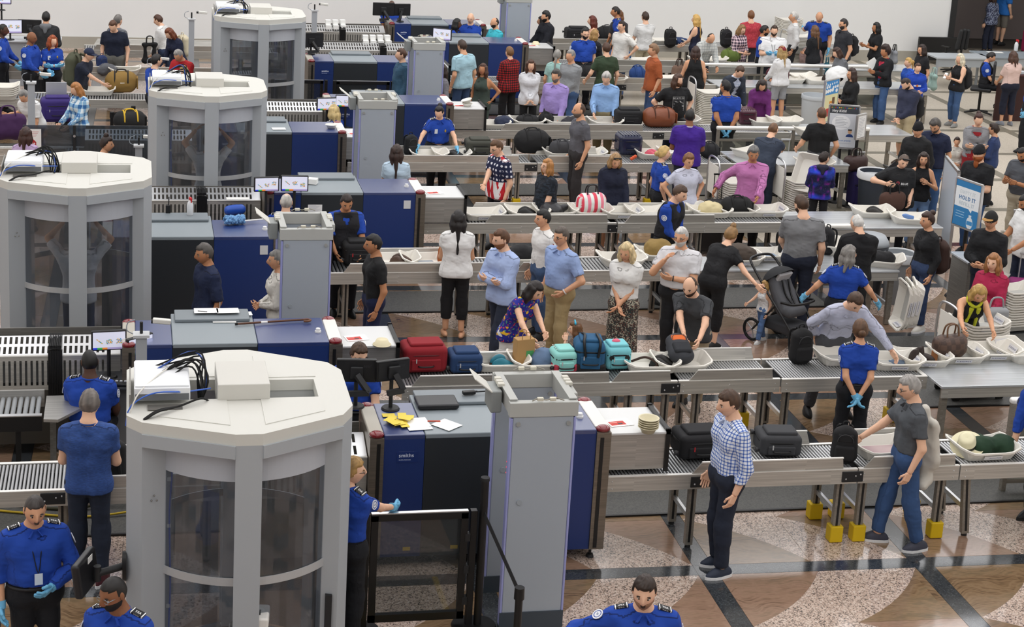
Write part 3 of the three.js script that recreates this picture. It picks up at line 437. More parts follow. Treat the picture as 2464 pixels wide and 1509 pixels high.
// ---------------------------------------------------------------- people: smooth-blended limbs meshed with surface nets
// bone: [ax,ay,az,bx,by,bz,ra,rb,k,cut]  cut = flat end at b
function surf(bones, cell, opt = {}) {
  const mn = [1e9, 1e9, 1e9], mx = [-1e9, -1e9, -1e9];
  for (const b of bones) for (let i = 0; i < 3; i++) { const m = Math.max(b[6], b[7]) + cell * 2.5; mn[i] = Math.min(mn[i], b[i] - m, b[i + 3] - m); mx[i] = Math.max(mx[i], b[i] + m, b[i + 3] + m); }
  const nx = Math.ceil((mx[0] - mn[0]) / cell) + 1, ny = Math.ceil((mx[1] - mn[1]) / cell) + 1, nz = Math.ceil((mx[2] - mn[2]) / cell) + 1, D = new Float32Array(nx * ny * nz).fill(1);
  for (const b of bones) {
    const k = b[8] ?? 0.03, R = Math.max(b[6], b[7]) + k + cell * 2; const lo = [], hi = [];
    for (let i = 0; i < 3; i++) { lo[i] = Math.max(0, Math.floor((Math.min(b[i], b[i + 3]) - R - mn[i]) / cell)); hi[i] = Math.min([nx, ny, nz][i] - 1, Math.ceil((Math.max(b[i], b[i + 3]) + R - mn[i]) / cell)); }
    const dx = b[3] - b[0], dy = b[4] - b[1], dz = b[5] - b[2], L2 = dx * dx + dy * dy + dz * dz || 1e-9, L = Math.sqrt(L2);
    for (let z = lo[2]; z <= hi[2]; z++) for (let y = lo[1]; y <= hi[1]; y++) { let id = (z * ny + y) * nx + lo[0]; for (let x = lo[0]; x <= hi[0]; x++, id++) {
      const px = mn[0] + x * cell - b[0], py = mn[1] + y * cell - b[1], pz = mn[2] + z * cell - b[2]; const t0 = (px * dx + py * dy + pz * dz) / L2, t = t0 < 0 ? 0 : t0 > 1 ? 1 : t0;
      const ex = px - t * dx, ey = py - t * dy, ez = pz - t * dz; let d = Math.sqrt(ex * ex + ey * ey + ez * ez) - (b[6] + (b[7] - b[6]) * t);
      if (b[9]) { const c = (t0 - 1) * L; if (c > d) d = c; }
      const o = D[id]; if (d < o + k) { const h = Math.max(k - Math.abs(d - o), 0) / k; D[id] = Math.min(d, o) - h * h * k * 0.25; }
    } }
  }
  if (opt.wr) for (let i = 0, z = 0; z < nz; z++) for (let y = 0; y < ny; y++) for (let x = 0; x < nx; x++, i++) if (Math.abs(D[i]) < .035) { const X = mn[0] + x * cell, Y = mn[1] + y * cell, Z = mn[2] + z * cell; D[i] += opt.wr * (noise3(X * 9 + opt.sd, Y * 13 + Z * 6, Z * 9) + .6 * noise3(X * 20, Y * 26 + opt.sd, Z * 20)); }
  if (opt.cuts) for (let i = 0, z = 0; z < nz; z++) for (let y = 0; y < ny; y++) for (let x = 0; x < nx; x++, i++) { if (D[i] > .06) continue; const X = mn[0] + x * cell, Y = mn[1] + y * cell, Z = mn[2] + z * cell; for (const c of opt.cuts) { const d = (X - c[0]) * c[3] + (Y - c[1]) * c[4] + (Z - c[2]) * c[5]; if (d > D[i] && (!c[6] || Math.hypot(X - c[0], Y - c[1], Z - c[2]) < c[6])) D[i] = d; } }
  const vid = new Int32Array(nx * ny * nz).fill(-1), pos = [], idx = [];
  const co = [0, 1, nx, nx + 1, nx * ny, nx * ny + 1, nx * ny + nx, nx * ny + nx + 1], ed = [[0, 1], [0, 2], [0, 4], [1, 3], [1, 5], [2, 3], [2, 6], [3, 7], [4, 5], [4, 6], [5, 7], [6, 7]];
  for (let z = 0; z < nz - 1; z++) for (let y = 0; y < ny - 1; y++) for (let x = 0; x < nx - 1; x++) {
    const i = (z * ny + y) * nx + x; let s = 0; for (let c = 0; c < 8; c++) if (D[i + co[c]] < 0) s |= 1 << c; if (s === 0 || s === 255) continue;
    let n = 0, vx = 0, vy = 0, vz = 0; for (const [a, b] of ed) { if (((s >> a) & 1) === ((s >> b) & 1)) continue; const da = D[i + co[a]], db = D[i + co[b]], t = da / (da - db); vx += (a & 1) + t * ((b & 1) - (a & 1)); vy += ((a >> 1) & 1) + t * (((b >> 1) & 1) - ((a >> 1) & 1)); vz += (a >> 2) + t * ((b >> 2) - (a >> 2)); n++; }
    vid[i] = pos.length / 3; pos.push(mn[0] + (x + vx / n) * cell, mn[1] + (y + vy / n) * cell, mn[2] + (z + vz / n) * cell);
  }
  const quad = (a, b, c, d, f) => { if (a < 0 || b < 0 || c < 0 || d < 0) return; f ? idx.push(a, b, c, a, c, d) : idx.push(a, c, b, a, d, c); };
  for (let z = 1; z < nz - 1; z++) for (let y = 1; y < ny - 1; y++) for (let x = 1; x < nx - 1; x++) { const i = (z * ny + y) * nx + x, a = D[i] < 0;
    if (a !== D[i + 1] < 0) quad(vid[i], vid[i - nx], vid[i - nx - nx * ny], vid[i - nx * ny], !a); if (a !== D[i + nx] < 0) quad(vid[i], vid[i - nx * ny], vid[i - 1 - nx * ny], vid[i - 1], !a); if (a !== D[i + nx * ny] < 0) quad(vid[i], vid[i - 1], vid[i - 1 - nx], vid[i - nx], !a); }
  const g = new THREE.BufferGeometry(); g.setAttribute('position', new THREE.BufferAttribute(new Float32Array(pos), 3)); g.setIndex(idx); g.computeVertexNormals(); return g;
}
const lp = (a, b, t) => a.clone().lerp(b, t);
const bone = (a, b, ra, rb, k = .03, cut = 0) => [a.x, a.y, a.z, b.x, b.y, b.z, ra, rb, k, cut];
function paint(g, c) { const n = g.attributes.position.count, a = new Float32Array(n * 3); for (let i = 0; i < n; i++) { a[3 * i] = c.r; a[3 * i + 1] = c.g; a[3 * i + 2] = c.b; } g.setAttribute('color', new THREE.BufferAttribute(a, 3)); return g; }
// head: sculpted sphere in unit of 1 = 0.225 m face height; +z forward
const gau = (x, y, cx, cy, sx, sy) => Math.exp(-((x - cx) ** 2) / (2 * sx * sx) - ((y - cy) ** 2) / (2 * sy * sy));
function headPoint(dx, dy, dz) { // direction -> point
  let x = dx * .077, y = dy * .118, z = dz * .099;
  if (dy < -.05) { const t = Math.min(1, -(dy + .05) / .9); x *= 1 - .34 * t * t; z = z > 0 ? z * (1 - .1 * t) + .012 * t : z * (1 - .55 * t); }
  if (dz > 0) { const f = dz * dz, lx = x / .077; let b = 0; b += .024 * gau(lx, dy, 0, -.14, .13, .16) + .012 * gau(lx, dy, 0, .02, .1, .16); b -= .011 * gau(Math.abs(lx), dy, .42, .06, .17, .09); b += .006 * gau(lx, dy, 0, .2, .6, .1); b += .008 * gau(lx, dy, 0, -.46, .26, .08); b -= .005 * gau(lx, dy, 0, -.6, .3, .05); b += .011 * gau(lx, dy, 0, -.82, .25, .14); b += .004 * gau(Math.abs(lx), dy, .55, -.2, .2, .15); z += b * f; }
  return [x, y, z];
}
function headGrid(nu, nv, fn) { const p = [], ix = []; for (let j = 0; j <= nv; j++) for (let i = 0; i <= nu; i++) { const th = j / nv * Math.PI, u0 = i / nu * 2 - 1, ph = Math.sign(u0) * Math.pow(Math.abs(u0), 1.25) * Math.PI; const d = [Math.sin(th) * Math.sin(ph), Math.cos(th), Math.sin(th) * Math.cos(ph)]; p.push(...fn(d[0], d[1], d[2])); } for (let j = 0; j < nv; j++) for (let i = 0; i < nu; i++) { const a = j * (nu + 1) + i, b = a + nu + 1; ix.push(a, b, a + 1, a + 1, b, b + 1); } const g = new THREE.BufferGeometry(); g.setAttribute('position', new THREE.BufferAttribute(new Float32Array(p), 3)); g.setIndex(ix); const w = mergeVertices(g, 1e-5); w.computeVertexNormals(); return w; }
const HEADS = {};
function headBase(lod) { return HEADS[lod] ||= headGrid(...[[34, 28], [24, 18], [16, 12]][lod], headPoint); }
// hair shell: scalp region pushed out by m(dx,dy,dz) (0..1) times t, elsewhere sunk under the skin
function shell(lod, m, t, nz = .004) { return headGrid(...[[34, 28], [24, 18], [16, 12]][lod], (x, y, z) => { const p = headPoint(x, y, z), k = Math.max(0, Math.min(1, m(x, y, z))); const s = k > 0 ? 1 + (t * k + nz * noise3(x * 9, y * 9, z * 9) * k) / .1 : .9; return [p[0] * s, p[1] * s, p[2] * s]; }); }
const sm = (a, b, x) => { const t = Math.max(0, Math.min(1, (x - a) / (b - a))); return t * t * (3 - 2 * t); };
const scalp = (x, y, z) => sm(0, .12, y - (.42 * Math.max(0, z) + .28 * (z > 0 ? z : 0) - (z < .25 ? .55 * Math.min(1, (.25 - z)) : 0) - .05)) * (z > .3 && y < .58 - .1 * Math.abs(x) ? 0 : 1) * (Math.abs(x) > .55 && z > .2 && y < .2 ? 0 : 1);
const bald = (x, y, z) => scalp(x, y, z) * (y > .62 + .25 * (z < -.2 ? 1 : 0) ? 0 : 1) * (z > .15 && y > .25 ? 0 : 1);
const beardM = (x, y, z) => sm(-.22, -.36, y) * (z > -.15 ? 1 : 0) * (Math.abs(x) < .2 && y > -.56 && y < -.4 ? .15 : 1) * (y > -.42 && Math.abs(x) < .3 ? (y < -.28 ? .5 : 0) : 1);
const stache = (x, y, z) => z > .5 && Math.abs(x) < .3 && y > -.45 && y < -.33 ? 1 : 0;
// hand: wrist at origin, fingers along +y, thumb toward +x, palm toward +z
const HANDS = {};
function handGeo(curl, lod) { const key = curl + '_' + lod; if (HANDS[key]) return HANDS[key]; const l = [RB(.078, .09, .03, .013, 0, .052, 0, lod ? 1 : 2)], cap = (a, b, r) => { const d = b.clone().sub(a); const g = new THREE.CapsuleGeometry(r, d.length(), lod ? 1 : 3, lod ? 5 : 7); g.applyQuaternion(new THREE.Quaternion().setFromUnitVectors(V(0, 1, 0), d.clone().normalize())); return g.translate((a.x + b.x) / 2, (a.y + b.y) / 2, (a.z + b.z) / 2); };
  const len = [.066, .076, .071, .056]; for (let i = 0; i < 4; i++) { const x = .029 - i * .0195, a = V(x, .093 - Math.abs(i - 1.2) * .004, 0), s = len[i], c1 = curl * .6, c2 = curl * 1.5, spread = (1.5 - i) * -.05; const b = a.clone().add(V(-spread * s * .5, Math.cos(c1) * s * .52, Math.sin(c1) * s * .52)), c = b.clone().add(V(-spread * s * .4, Math.cos(c2) * s * .5, Math.sin(c2) * s * .5)); l.push(cap(a, b, .0092), cap(b, c, .0082)); }
  const t0 = V(.03, .03, .004), t1 = V(.056, .065, .014 + curl * .01), t2 = V(.06 - curl * .018, .095, .024 + curl * .012); l.push(cap(t0, t1, .0115), cap(t1, t2, .0095)); return HANDS[key] = merge(l); }
const SHOES = {};
function shoeGeo(kind) { if (SHOES[kind]) return SHOES[kind]; const up = S(1, 0, 0, 0, 1, 1, 1, 16), p = up.attributes.position; for (let i = 0; i < p.count; i++) { let x = p.getX(i), y = p.getY(i), z = p.getZ(i); const f = (z + 1) / 2; const w = .047 * (f < .35 ? .82 : .82 + .25 * Math.sin((f - .35) / .65 * Math.PI)), h = kind === 'boot' ? (f < .45 ? .15 : .07) : (f < .4 ? .095 : .095 - .06 * (f - .4) / .6); p.setXYZ(i, x * w, Math.max(y, -.35) * (y > 0 ? h : .05) + .028, z * .138 + .055); } up.computeVertexNormals(); const so = prism([...Array(16)].map((_, i) => { const a = i / 16 * Math.PI * 2, z = Math.cos(a), x = Math.sin(a); const f = (z + 1) / 2; return [x * .05 * (f < .35 ? .85 : .85 + .22 * Math.sin((f - .35) / .65 * Math.PI)), z * .143 + .055]; }), .026); return SHOES[kind] = [up, so]; }
const footGeo = S(1, 0, 0, 0, .04, .045, .12, 12).translate(0, .035, .055);
const SKIN = [0xe8b99a, 0xd9a37f, 0xb98059, 0x8a5a3c, 0x4f3122];
const ARM = { down: [.07, -.53, .05, [.5, -.2, -1]], hip: [.06, -.4, .02, [1, .1, -.7]], front: [-.17, -.47, .2, [.7, -.4, -.6]], behind: [-.14, -.5, -.16, [1, -.2, -.5]], crossed: [-.22, -.25, .2, [.6, -.8, .2]], phone: [-.09, -.2, .33, [.5, -1, -.3]], reach: [0, -.28, .46, [.6, -.7, -.4]], belly: [-.14, -.33, .24, [.7, -.6, -.4]], up: [.0, .4, .14, [1, .2, .3]], table: [-.02, -.42, .33, [.6, -.4, -.8]], strap: [-.06, -.14, .2, [.7, -.9, -.3]], pocket: [.05, -.46, .06, [1, 0, -.6]], low: [.03, -.56, .22, [.6, -.2, -.8]], side: [.32, -.42, .12, [.4, -.2, -1]] };
const cloth = (c, o = {}) => M(c, .88, 0, { bumpMap: T.wrinkle, bumpScale: .012, ...o });
const patT = {}; // printed cloths
const chk = (a, b, c, n, s) => tex(128, (x, y) => { const u = (x * n) % 1, v = (y * n) % 1, h = u < .5, w = v < .5; return h && w ? a : h || w ? b : c; }, s);
patT.gingham = tex(64, (x, y) => { const u = (x * 4) % 1 < .3, v = (y * 4) % 1 < .3; return u && v ? [40, 74, 160] : u || v ? [120, 146, 205] : [232, 236, 244]; }, 8);
patT.redplaid = chk([20, 12, 12], [96, 16, 20], [176, 26, 30], 2, 10);
patT.pinkplaid = tex(64, (x, y) => { const u = (x * 2) % 1, v = (y * 2) % 1; const d = (u < .42 ? 1 : 0) + (v < .42 ? 1 : 0); const w = (Math.abs(u - .7) < .05 || Math.abs(v - .7) < .05); return w ? [236, 226, 226] : d === 2 ? [40, 38, 52] : d ? [120, 96, 110] : [214, 176, 184]; }, 7);
patT.blueplaid = tex(64, (x, y) => { const d = (x < .45 ? 1 : 0) + (y < .45 ? 1 : 0); return d === 2 ? [52, 106, 168] : d ? [140, 182, 214] : [226, 236, 240]; }, 7);
patT.greyplaid = tex(64, (x, y) => { const u = (x * 2) % 1, v = (y * 2) % 1; return Math.abs(u - .3) < .06 || Math.abs(v - .3) < .06 ? [150, 158, 160] : [206, 208, 204]; }, 8);
patT.floral = tex(128, (x, y) => { const r = vnoise(x * 9, y * 9, 9, 77), s = vnoise(x * 14 + 3, y * 14, 14, 78); return r > .78 ? [226, 178, 40] : s > .82 ? [210, 60, 90] : s < .14 ? [90, 150, 130] : [34, 36, 140]; }, 3);
patT.paisley = tex(128, (x, y) => { const r = vnoise(x * 22, y * 22, 22, 87), s = vnoise(x * 40, y * 40, 40, 88); return r > .6 ? [170, 165, 146] : s > .7 ? [120, 70, 60] : s < .3 ? [44, 62, 60] : [52, 52, 50]; }, 4);
patT.leaf = tex(128, (x, y) => { const r = vnoise(x * 20, y * 12, 20, 97); return r > .62 ? [150, 158, 178] : r > .5 ? [90, 98, 128] : [40, 46, 72]; }, 4);
patT.velvet = tex(128, (x, y) => { const r = vnoise(x * 12, y * 16, 16, 107); return r > .55 ? [34, 44, 56] : [18, 24, 34]; }, 3);
patT.galaxy = tex(256, (x, y) => { const r = vnoise(x * 4, y * 4, 4, 117), s = vnoise(x * 7, y * 7, 7, 118), k = hash2(x * 256 | 0, y * 256 | 0, 5); if (k > .992) return [230, 230, 250]; const q = Math.max(0, r - .45) * 2, p = Math.max(0, s - .5) * 2; return [16 + 130 * p * p + 20 * q, 18 + 60 * q, 60 + 150 * q + 60 * p]; }, 2);
patT.flag = tex(128, (x, y, i, j) => { if (y > .5) { const u = (x * 10) % 1 - .5, v = (y * 10) % 1 - .5; return u * u + v * v < .06 ? [235, 235, 240] : [22, 28, 62]; } return Math.floor((x + y * .4) * 9) % 2 ? [190, 30, 42] : [238, 236, 236]; }, 1.35);
patT.heather = tex(128, (x, y) => { const r = .86 + .24 * vnoise(x * 30, y * 110, 110, 127); return [50 * r, 80 * r, 142 * r]; }, 2);
patT.stripe = tex(64, (x, y) => (y * 8) % 1 < .5 ? [150, 130, 110] : [92, 82, 78], 5);
patT.lace = tex(128, (x, y) => { const r = vnoise(x * 30, y * 30, 30, 137); return r > .5 ? [236, 234, 228] : [206, 204, 198]; }, 4);
patT.coral = tex(64, (x, y) => { const r = vnoise(x * 16, y * 16, 16, 147); return r > .5 ? [190, 66, 76] : [172, 50, 62]; }, 4);
patT.check2 = tex(64, (x, y) => { const u = (x * 4) % 1 < .2, v = (y * 4) % 1 < .2; return u || v ? [150, 168, 205] : [226, 232, 242]; }, 8);
patT.cane = tex(64, (x, y) => (x * 10) % 1 < .5 ? [226, 228, 234] : [206, 210, 220], 6);
const tsaT = textTex(64, 128, '#0b0b0d', []), tsaTex = canvas(128, 64, (g, w, h) => { g.fillStyle = '#0c0c0e'; g.fillRect(0, 0, w, h); g.fillStyle = '#f1f1f1'; g.fillRect(6, 0, 10, h); g.fillRect(w - 16, 0, 10, h); g.font = 'bold 34px sans-serif'; g.textAlign = 'center'; g.fillText('TSA', 64, 44); });
const patchTex = canvas(64, 64, g => { g.fillStyle = '#e7e9ee'; g.fillRect(0, 0, 64, 64); g.fillStyle = '#27408f'; g.beginPath(); g.arc(32, 32, 24, 0, 7); g.fill(); g.fillStyle = '#e7e9ee'; g.beginPath(); g.arc(32, 32, 19, 0, 7); g.fill(); g.fillStyle = '#8d95aa'; g.beginPath(); g.moveTo(14, 26); g.lineTo(32, 40); g.lineTo(50, 26); g.lineTo(36, 30); g.lineTo(32, 20); g.lineTo(28, 30); g.fill(); });
const bandTex = canvas(128, 160, (g, w, h) => { g.fillStyle = '#141416'; g.fillRect(0, 0, w, h); g.fillStyle = '#c9c9c6'; g.font = 'bold 26px serif'; g.textAlign = 'center'; g.fillText('BEATLES', 64, 34); for (let i = 0; i < 60; i++) { const x = 16 + (i * 37) % 96, y = 48 + (i * 53) % 90; g.fillStyle = i % 3 ? '#8d8d8b' : '#d6d6d2'; g.fillRect(x, y, 4 + (i % 5) * 3, 3 + (i % 4) * 3); } g.strokeStyle = '#bdbdb9'; g.lineWidth = 3; g.strokeRect(8, 8, 112, 144); });
const blueTex = canvas(160, 64, (g, w, h) => { g.fillStyle = '#17181b'; g.fillRect(0, 0, w, h); g.fillStyle = '#e9e9e9'; g.font = 'bold 34px sans-serif'; g.fillText('BLUE', 60, 44); g.strokeStyle = '#e0475c'; g.lineWidth = 7; g.beginPath(); g.arc(28, 26, 14, 0, 7); g.stroke(); });
const coTex = canvas(128, 56, (g, w, h) => { g.fillStyle = '#1740a8'; g.fillRect(0, 0, w, h); g.fillStyle = '#e8e8ea'; g.fillRect(10, 18, 108, 22); g.fillStyle = '#d08a2a'; g.beginPath(); g.arc(64, 28, 14, 0, 7); g.fill(); g.strokeStyle = '#b3262a'; g.lineWidth = 6; g.beginPath(); g.arc(64, 28, 17, .8, 5.4); g.stroke(); });
const GLOVE = M(0x6fb9e0, .5), OFFB = 0x1743a4;
const people = [];
function person(label, u, v, H, face, o = {}) {
  const s = H / 1.75, sd = people.length * 3.7 + 1, fem = o.f, b = o.b || 1, wS = (fem ? .152 : .178) * (1 + (b - 1) * .4), lean = (o.lean || 0) * Math.PI / 180, side = (o.side || 0) * Math.PI / 180, tw = (o.tw || 0) * Math.PI / 180, drop = o.drop || 0;
  const py = .95 - drop, piv = V(0, py, o.back || 0), e1 = new THREE.Euler(lean, tw, -side, 'YXZ'), eh = new THREE.Euler(lean * .5, tw * .5, -side * .5, 'YXZ');
  const tr = (x, y, z, h = 1) => V(x, y - .95, z).applyEuler(h === 1 ? e1 : eh).add(piv), waist = tr(0, 1.08, 0, .5);
  const up = (x, y, z) => V(x, y - 1.08, z).applyEuler(e1).add(waist);
  const chest = up(0, 1.31, .005), nb = up(0, 1.465, -.012), SL = up(wS, 1.388, -.005), SR = up(-wS, 1.388, -.005);
  const hp = ((o.hp ?? 6) + (o.lean || 0) * .55) * Math.PI / 180, hy = (o.hy || 0) * Math.PI / 180 + tw, hr = (o.hr || 0) * Math.PI / 180, he = new THREE.Euler(hp, hy, hr, 'YXZ');
  const hc = nb.clone().add(V(0, .045, .012).applyEuler(e1)).add(V(0, .118, .018).applyEuler(he)), top = hc.clone().add(V(0, .118, 0).applyEuler(he)); top.y = Math.max(top.y, hc.y + .1);
  // place the figure: the crown of the head at the given point of the photograph
  const pos = at(u, v, top.y * s), th = face * Math.PI / 180, ct = Math.cos(th), st = Math.sin(th), root = V(pos.x - s * (top.x * ct + top.z * st), o.y || 0, pos.z - s * (-top.x * st + top.z * ct));
  if (o.y) { const q = at(u, v, top.y * s + o.y); root.x += q.x - pos.x; root.z += q.z - pos.z; }
  if (o.xz) { root.x = o.xz[0]; root.z = o.xz[1]; }
  const toLocal = w => { const d = w.clone().sub(root); return V((d.x * ct - d.z * st) / s, d.y / s, (d.x * st + d.z * ct) / s); };
  const dist = -root.z, lod = o.lod ?? (dist < 17.5 ? 0 : dist < 27 ? 1 : 2), cell = [.0145, .0185, .024][lod];
  people.push([label, root.x.toFixed(2), root.z.toFixed(2), (top.y * s).toFixed(2)]);
  // arms
  const arm = (S0, sg, spec) => { let W, pole = V(.5 * sg, -.3, -.9); if (typeof spec === 'string') { const a = ARM[spec]; W = S0.clone().add(V(a[0] * sg, a[1], a[2]).applyEuler(new THREE.Euler(lean * .35, tw, 0))); pole = V(a[3][0] * sg, a[3][1], a[3][2]); } else if (spec.length === 5) { W = toLocal(at(spec[0], spec[1], spec[2])); if (spec[3]) pole = V(spec[3] * sg, spec[4] || -.5, -.4); } else { W = S0.clone().add(V(spec[0] * sg, spec[1], spec[2])); if (spec[3]) pole = V(spec[3][0] * sg, spec[3][1], spec[3][2]); }
    const l1 = .295, l2 = .265; let d = W.clone().sub(S0), L = d.length(); if (L > (l1 + l2) * .995) { d.multiplyScalar((l1 + l2) * .995 / L); L = d.length(); W = S0.clone().add(d); } if (L < .12) { d.setLength(.12); L = .12; W = S0.clone().add(d); }
    const n = d.clone().normalize(), a = (l1 * l1 - l2 * l2 + L * L) / (2 * L), h = Math.sqrt(Math.max(0, l1 * l1 - a * a)); const pp = pole.clone().addScaledVector(n, -pole.dot(n)).normalize(); return { S: S0, E: S0.clone().addScaledVector(n, a).addScaledVector(pp, h), W, pole: pp }; };
  const AL = arm(SL, 1, o.L || o.A || 'down'), AR = arm(SR, -1, o.R || o.A || 'down');
  // legs
  const hw = .092, leg = (sg, st_) => { const hip = V(sg * hw, py - .03, o.back || 0); let an, kp = V(sg * .12, 0, 1); const stc = o.st || 'stand'; if (stc === 'sit') an = V(sg * .13, .1, .38); else if (stc === 'step') an = V(sg * .09, .085, sg * .17 * (o.sf || 1)); else if (stc === 'stride') an = V(sg * .09, .085 + (sg * (o.sf || 1) < 0 ? .03 : 0), sg * .3 * (o.sf || 1)); else if (stc === 'wide') an = V(sg * .2, .085, sg * .05); else an = V(sg * .105, .085, sg * .03 * (o.sf || 1)); if (stc !== 'sit' && an.distanceTo(hip) > .86) { an.sub(hip).setLength(.86).add(hip); an.y = Math.max(an.y, .085); }
    const l1 = .424, l2 = .414, d = an.clone().sub(hip), L = Math.min(d.length(), (l1 + l2) * .998), n = d.clone().normalize(), a = (l1 * l1 - l2 * l2 + L * L) / (2 * L), h = Math.sqrt(Math.max(0, l1 * l1 - a * a)), pp = kp.clone().addScaledVector(n, -kp.dot(n)).normalize(); return { H: hip, K: hip.clone().addScaledVector(n, a).addScaledVector(pp, h), A: an }; };
  const LL = leg(1), LR = leg(-1);
  const g = thing('person', label, 'person', root, 0, o.group); g.scale.setScalar(s); g.rotation.y = th;
  // -- skin
  const skc = new THREE.Color(SKIN[o.sk ?? 0]), bodyB = [], pb = piv.clone(); const hipL = V(.078 * b, py - .02, o.back || 0), hipR = V(-.078 * b, py - .02, o.back || 0), wL = waist.clone().add(V(.062 * b, 0, 0)), wR = waist.clone().add(V(-.062 * b, 0, 0)), cL = up(.088, 1.31, .0), cR = up(-.088, 1.31, .0), tL = up(.105, 1.402, -.01), tR = up(-.105, 1.402, -.01);
  const torso = (t, kk = .05) => { const rh = (fem ? .112 : .104) * (1 + (b - 1) * .8) + t, rw = (fem ? .083 : .095) * b + t, rc = (fem ? .098 : .106) * (1 + (b - 1) * .5) + t, r = [bone(hipL, wL, rh, rw, kk), bone(hipR, wR, rh, rw, kk), bone(wL, cL, rw, rc, kk), bone(wR, cR, rw, rc, kk), bone(cL, tL, rc * .95, .056 + t, kk), bone(cR, tR, rc * .95, .056 + t, kk), bone(tL, SL, .054 + t, .05 + t, kk), bone(tR, SR, .054 + t, .05 + t, kk), bone(cL, cR, rc * .9, rc * .9, kk)]; if (b > 1.12) r.push(bone(waist.clone().add(V(0, -.03, .05 * (b - .9) * 2)), waist.clone().add(V(0, .08, .04)), .1 * b + t, .1 * b + t, .08)); if (fem) r.push(bone(up(.07, 1.3, .075), up(.062, 1.27, .085), .058 + t, .056 + t, .05), bone(up(-.07, 1.3, .075), up(-.062, 1.27, .085), .058 + t, .056 + t, .05)); return r; };
  const gA = 1 + (b - 1) * .6 - (fem ? .1 : 0), armB = (A, t, fr0, fr1, k = .02) => { const r = [], f = x => x <= .5 ? lp(A.S, A.E, x * 2) : lp(A.E, A.W, x * 2 - 1), rd = x => (x < .5 ? .054 - .014 * x * 2 : .041 - .014 * (x * 2 - 1)) * gA + t; if (fr0 < .5) r.push(bone(f(fr0), f(Math.min(.5, fr1)), rd(fr0), rd(Math.min(.5, fr1)), k, fr1 <= .5 ? 1 : 0)); if (fr1 > .5) { r.push(bone(f(.5), f(fr1), rd(.5), rd(fr1), k, 1)); } return r; };
  const legB = (G, t, f1, k = .02, flare = 0) => { const r = [], rT = .083 * (1 + (b - 1) * .5) + t, rK = .056 + t + flare * .4, rA = .04 + t + flare; if (f1 <= .5) r.push(bone(G.H, lp(G.H, G.K, f1 * 2), rT, rT + (rK - rT) * f1 * 2 + flare * .5, k, 1)); else { r.push(bone(G.H, G.K, rT, rK, k)); const e = lp(G.K, G.A, f1 * 2 - 1); r.push(bone(G.K, lp(G.K, G.A, Math.min(.35, f1 * 2 - 1)), rK, rK + (flare ? 0 : .002), k)); r.push(bone(G.K, e, rK, rK + (rA - rK) * (f1 * 2 - 1), k, 1)); } return r; };
  bodyB.push(...torso(-.014), bone(nb, hc.clone().add(V(0, -.06, -.015).applyEuler(he)), .056 * (fem ? .88 : 1.05), .052 * (fem ? .88 : 1.05), .04), bone(tL, nb, .05, .055, .04), bone(tR, nb, .05, .055, .04), ...armB(AL, 0, 0, .999), ...armB(AR, 0, 0, .999), ...legB(LL, 0, .999), ...legB(LR, 0, .999));
  const sleeveless = o.top && o.top[1] <= .02; 
  const skin = [paint(surf(bodyB, cell * 1.12), skc)];
  const hg = headBase(lod).clone(), hpos = hg.attributes.position, hcol = new Float32Array(hpos.count * 3), lip = skc.clone().lerp(new THREE.Color(fem ? 0xb0484a : 0x8c4a40), .55), blush = skc.clone().lerp(new THREE.Color(0xc06a58), .16);
  for (let i = 0; i < hpos.count; i++) { const x = hpos.getX(i) / .077, y = hpos.getY(i) / .118, z = hpos.getZ(i); const c = z > .05 && Math.abs(x) < .3 && Math.abs(y + .5) < .075 ? lip : z > .03 && y < 0 && y > -.4 ? blush : skc; hcol[3 * i] = c.r; hcol[3 * i + 1] = c.g; hcol[3 * i + 2] = c.b; } hg.setAttribute('color', new THREE.BufferAttribute(hcol, 3));
  const hairC = new THREE.Color(o.hair ? o.hair[1] : 0x2a1c12), browC = hairC.clone().lerp(new THREE.Color(0x2c2018), .4), face_ = [hg]; const dk = new THREE.Color(0x1c1512);
  for (const sg of [-1, 1]) { face_.push(paint(S(.021, sg * .078, .0, -.008, .42, 1.5, .9, lod ? 6 : 10).rotateY(0), skc)); if (lod < 2) { face_.push(paint(S(.0125, sg * .031, .006, .0795, 1, .72, .7, 8), new THREE.Color(0xd9d4cd)), paint(S(.0066, sg * .031, .005, .0872, 1, 1, .5, 8), dk), paint(B(.036, .0075, .01).rotateZ(sg * -.12).translate(sg * .031, .027, .0885), browC)); } }
  const hm = new THREE.Matrix4().makeRotationFromEuler(he).setPosition(hc); for (const q of face_) { q.applyMatrix4(hm); skin.push(q); }
  const handM = (A, sg) => { const f = A.W.clone().sub(A.E).normalize(), bend = o.flat ? f.clone() : f; let inw = V(-sg, 0, 0).addScaledVector(A.pole, -.6); inw.addScaledVector(bend, -inw.dot(bend)).normalize(); const xx = new THREE.Vector3().crossVectors(bend, inw); return new THREE.Matrix4().makeBasis(xx, bend, inw).setPosition(A.W.clone().addScaledVector(f, -.012)); };
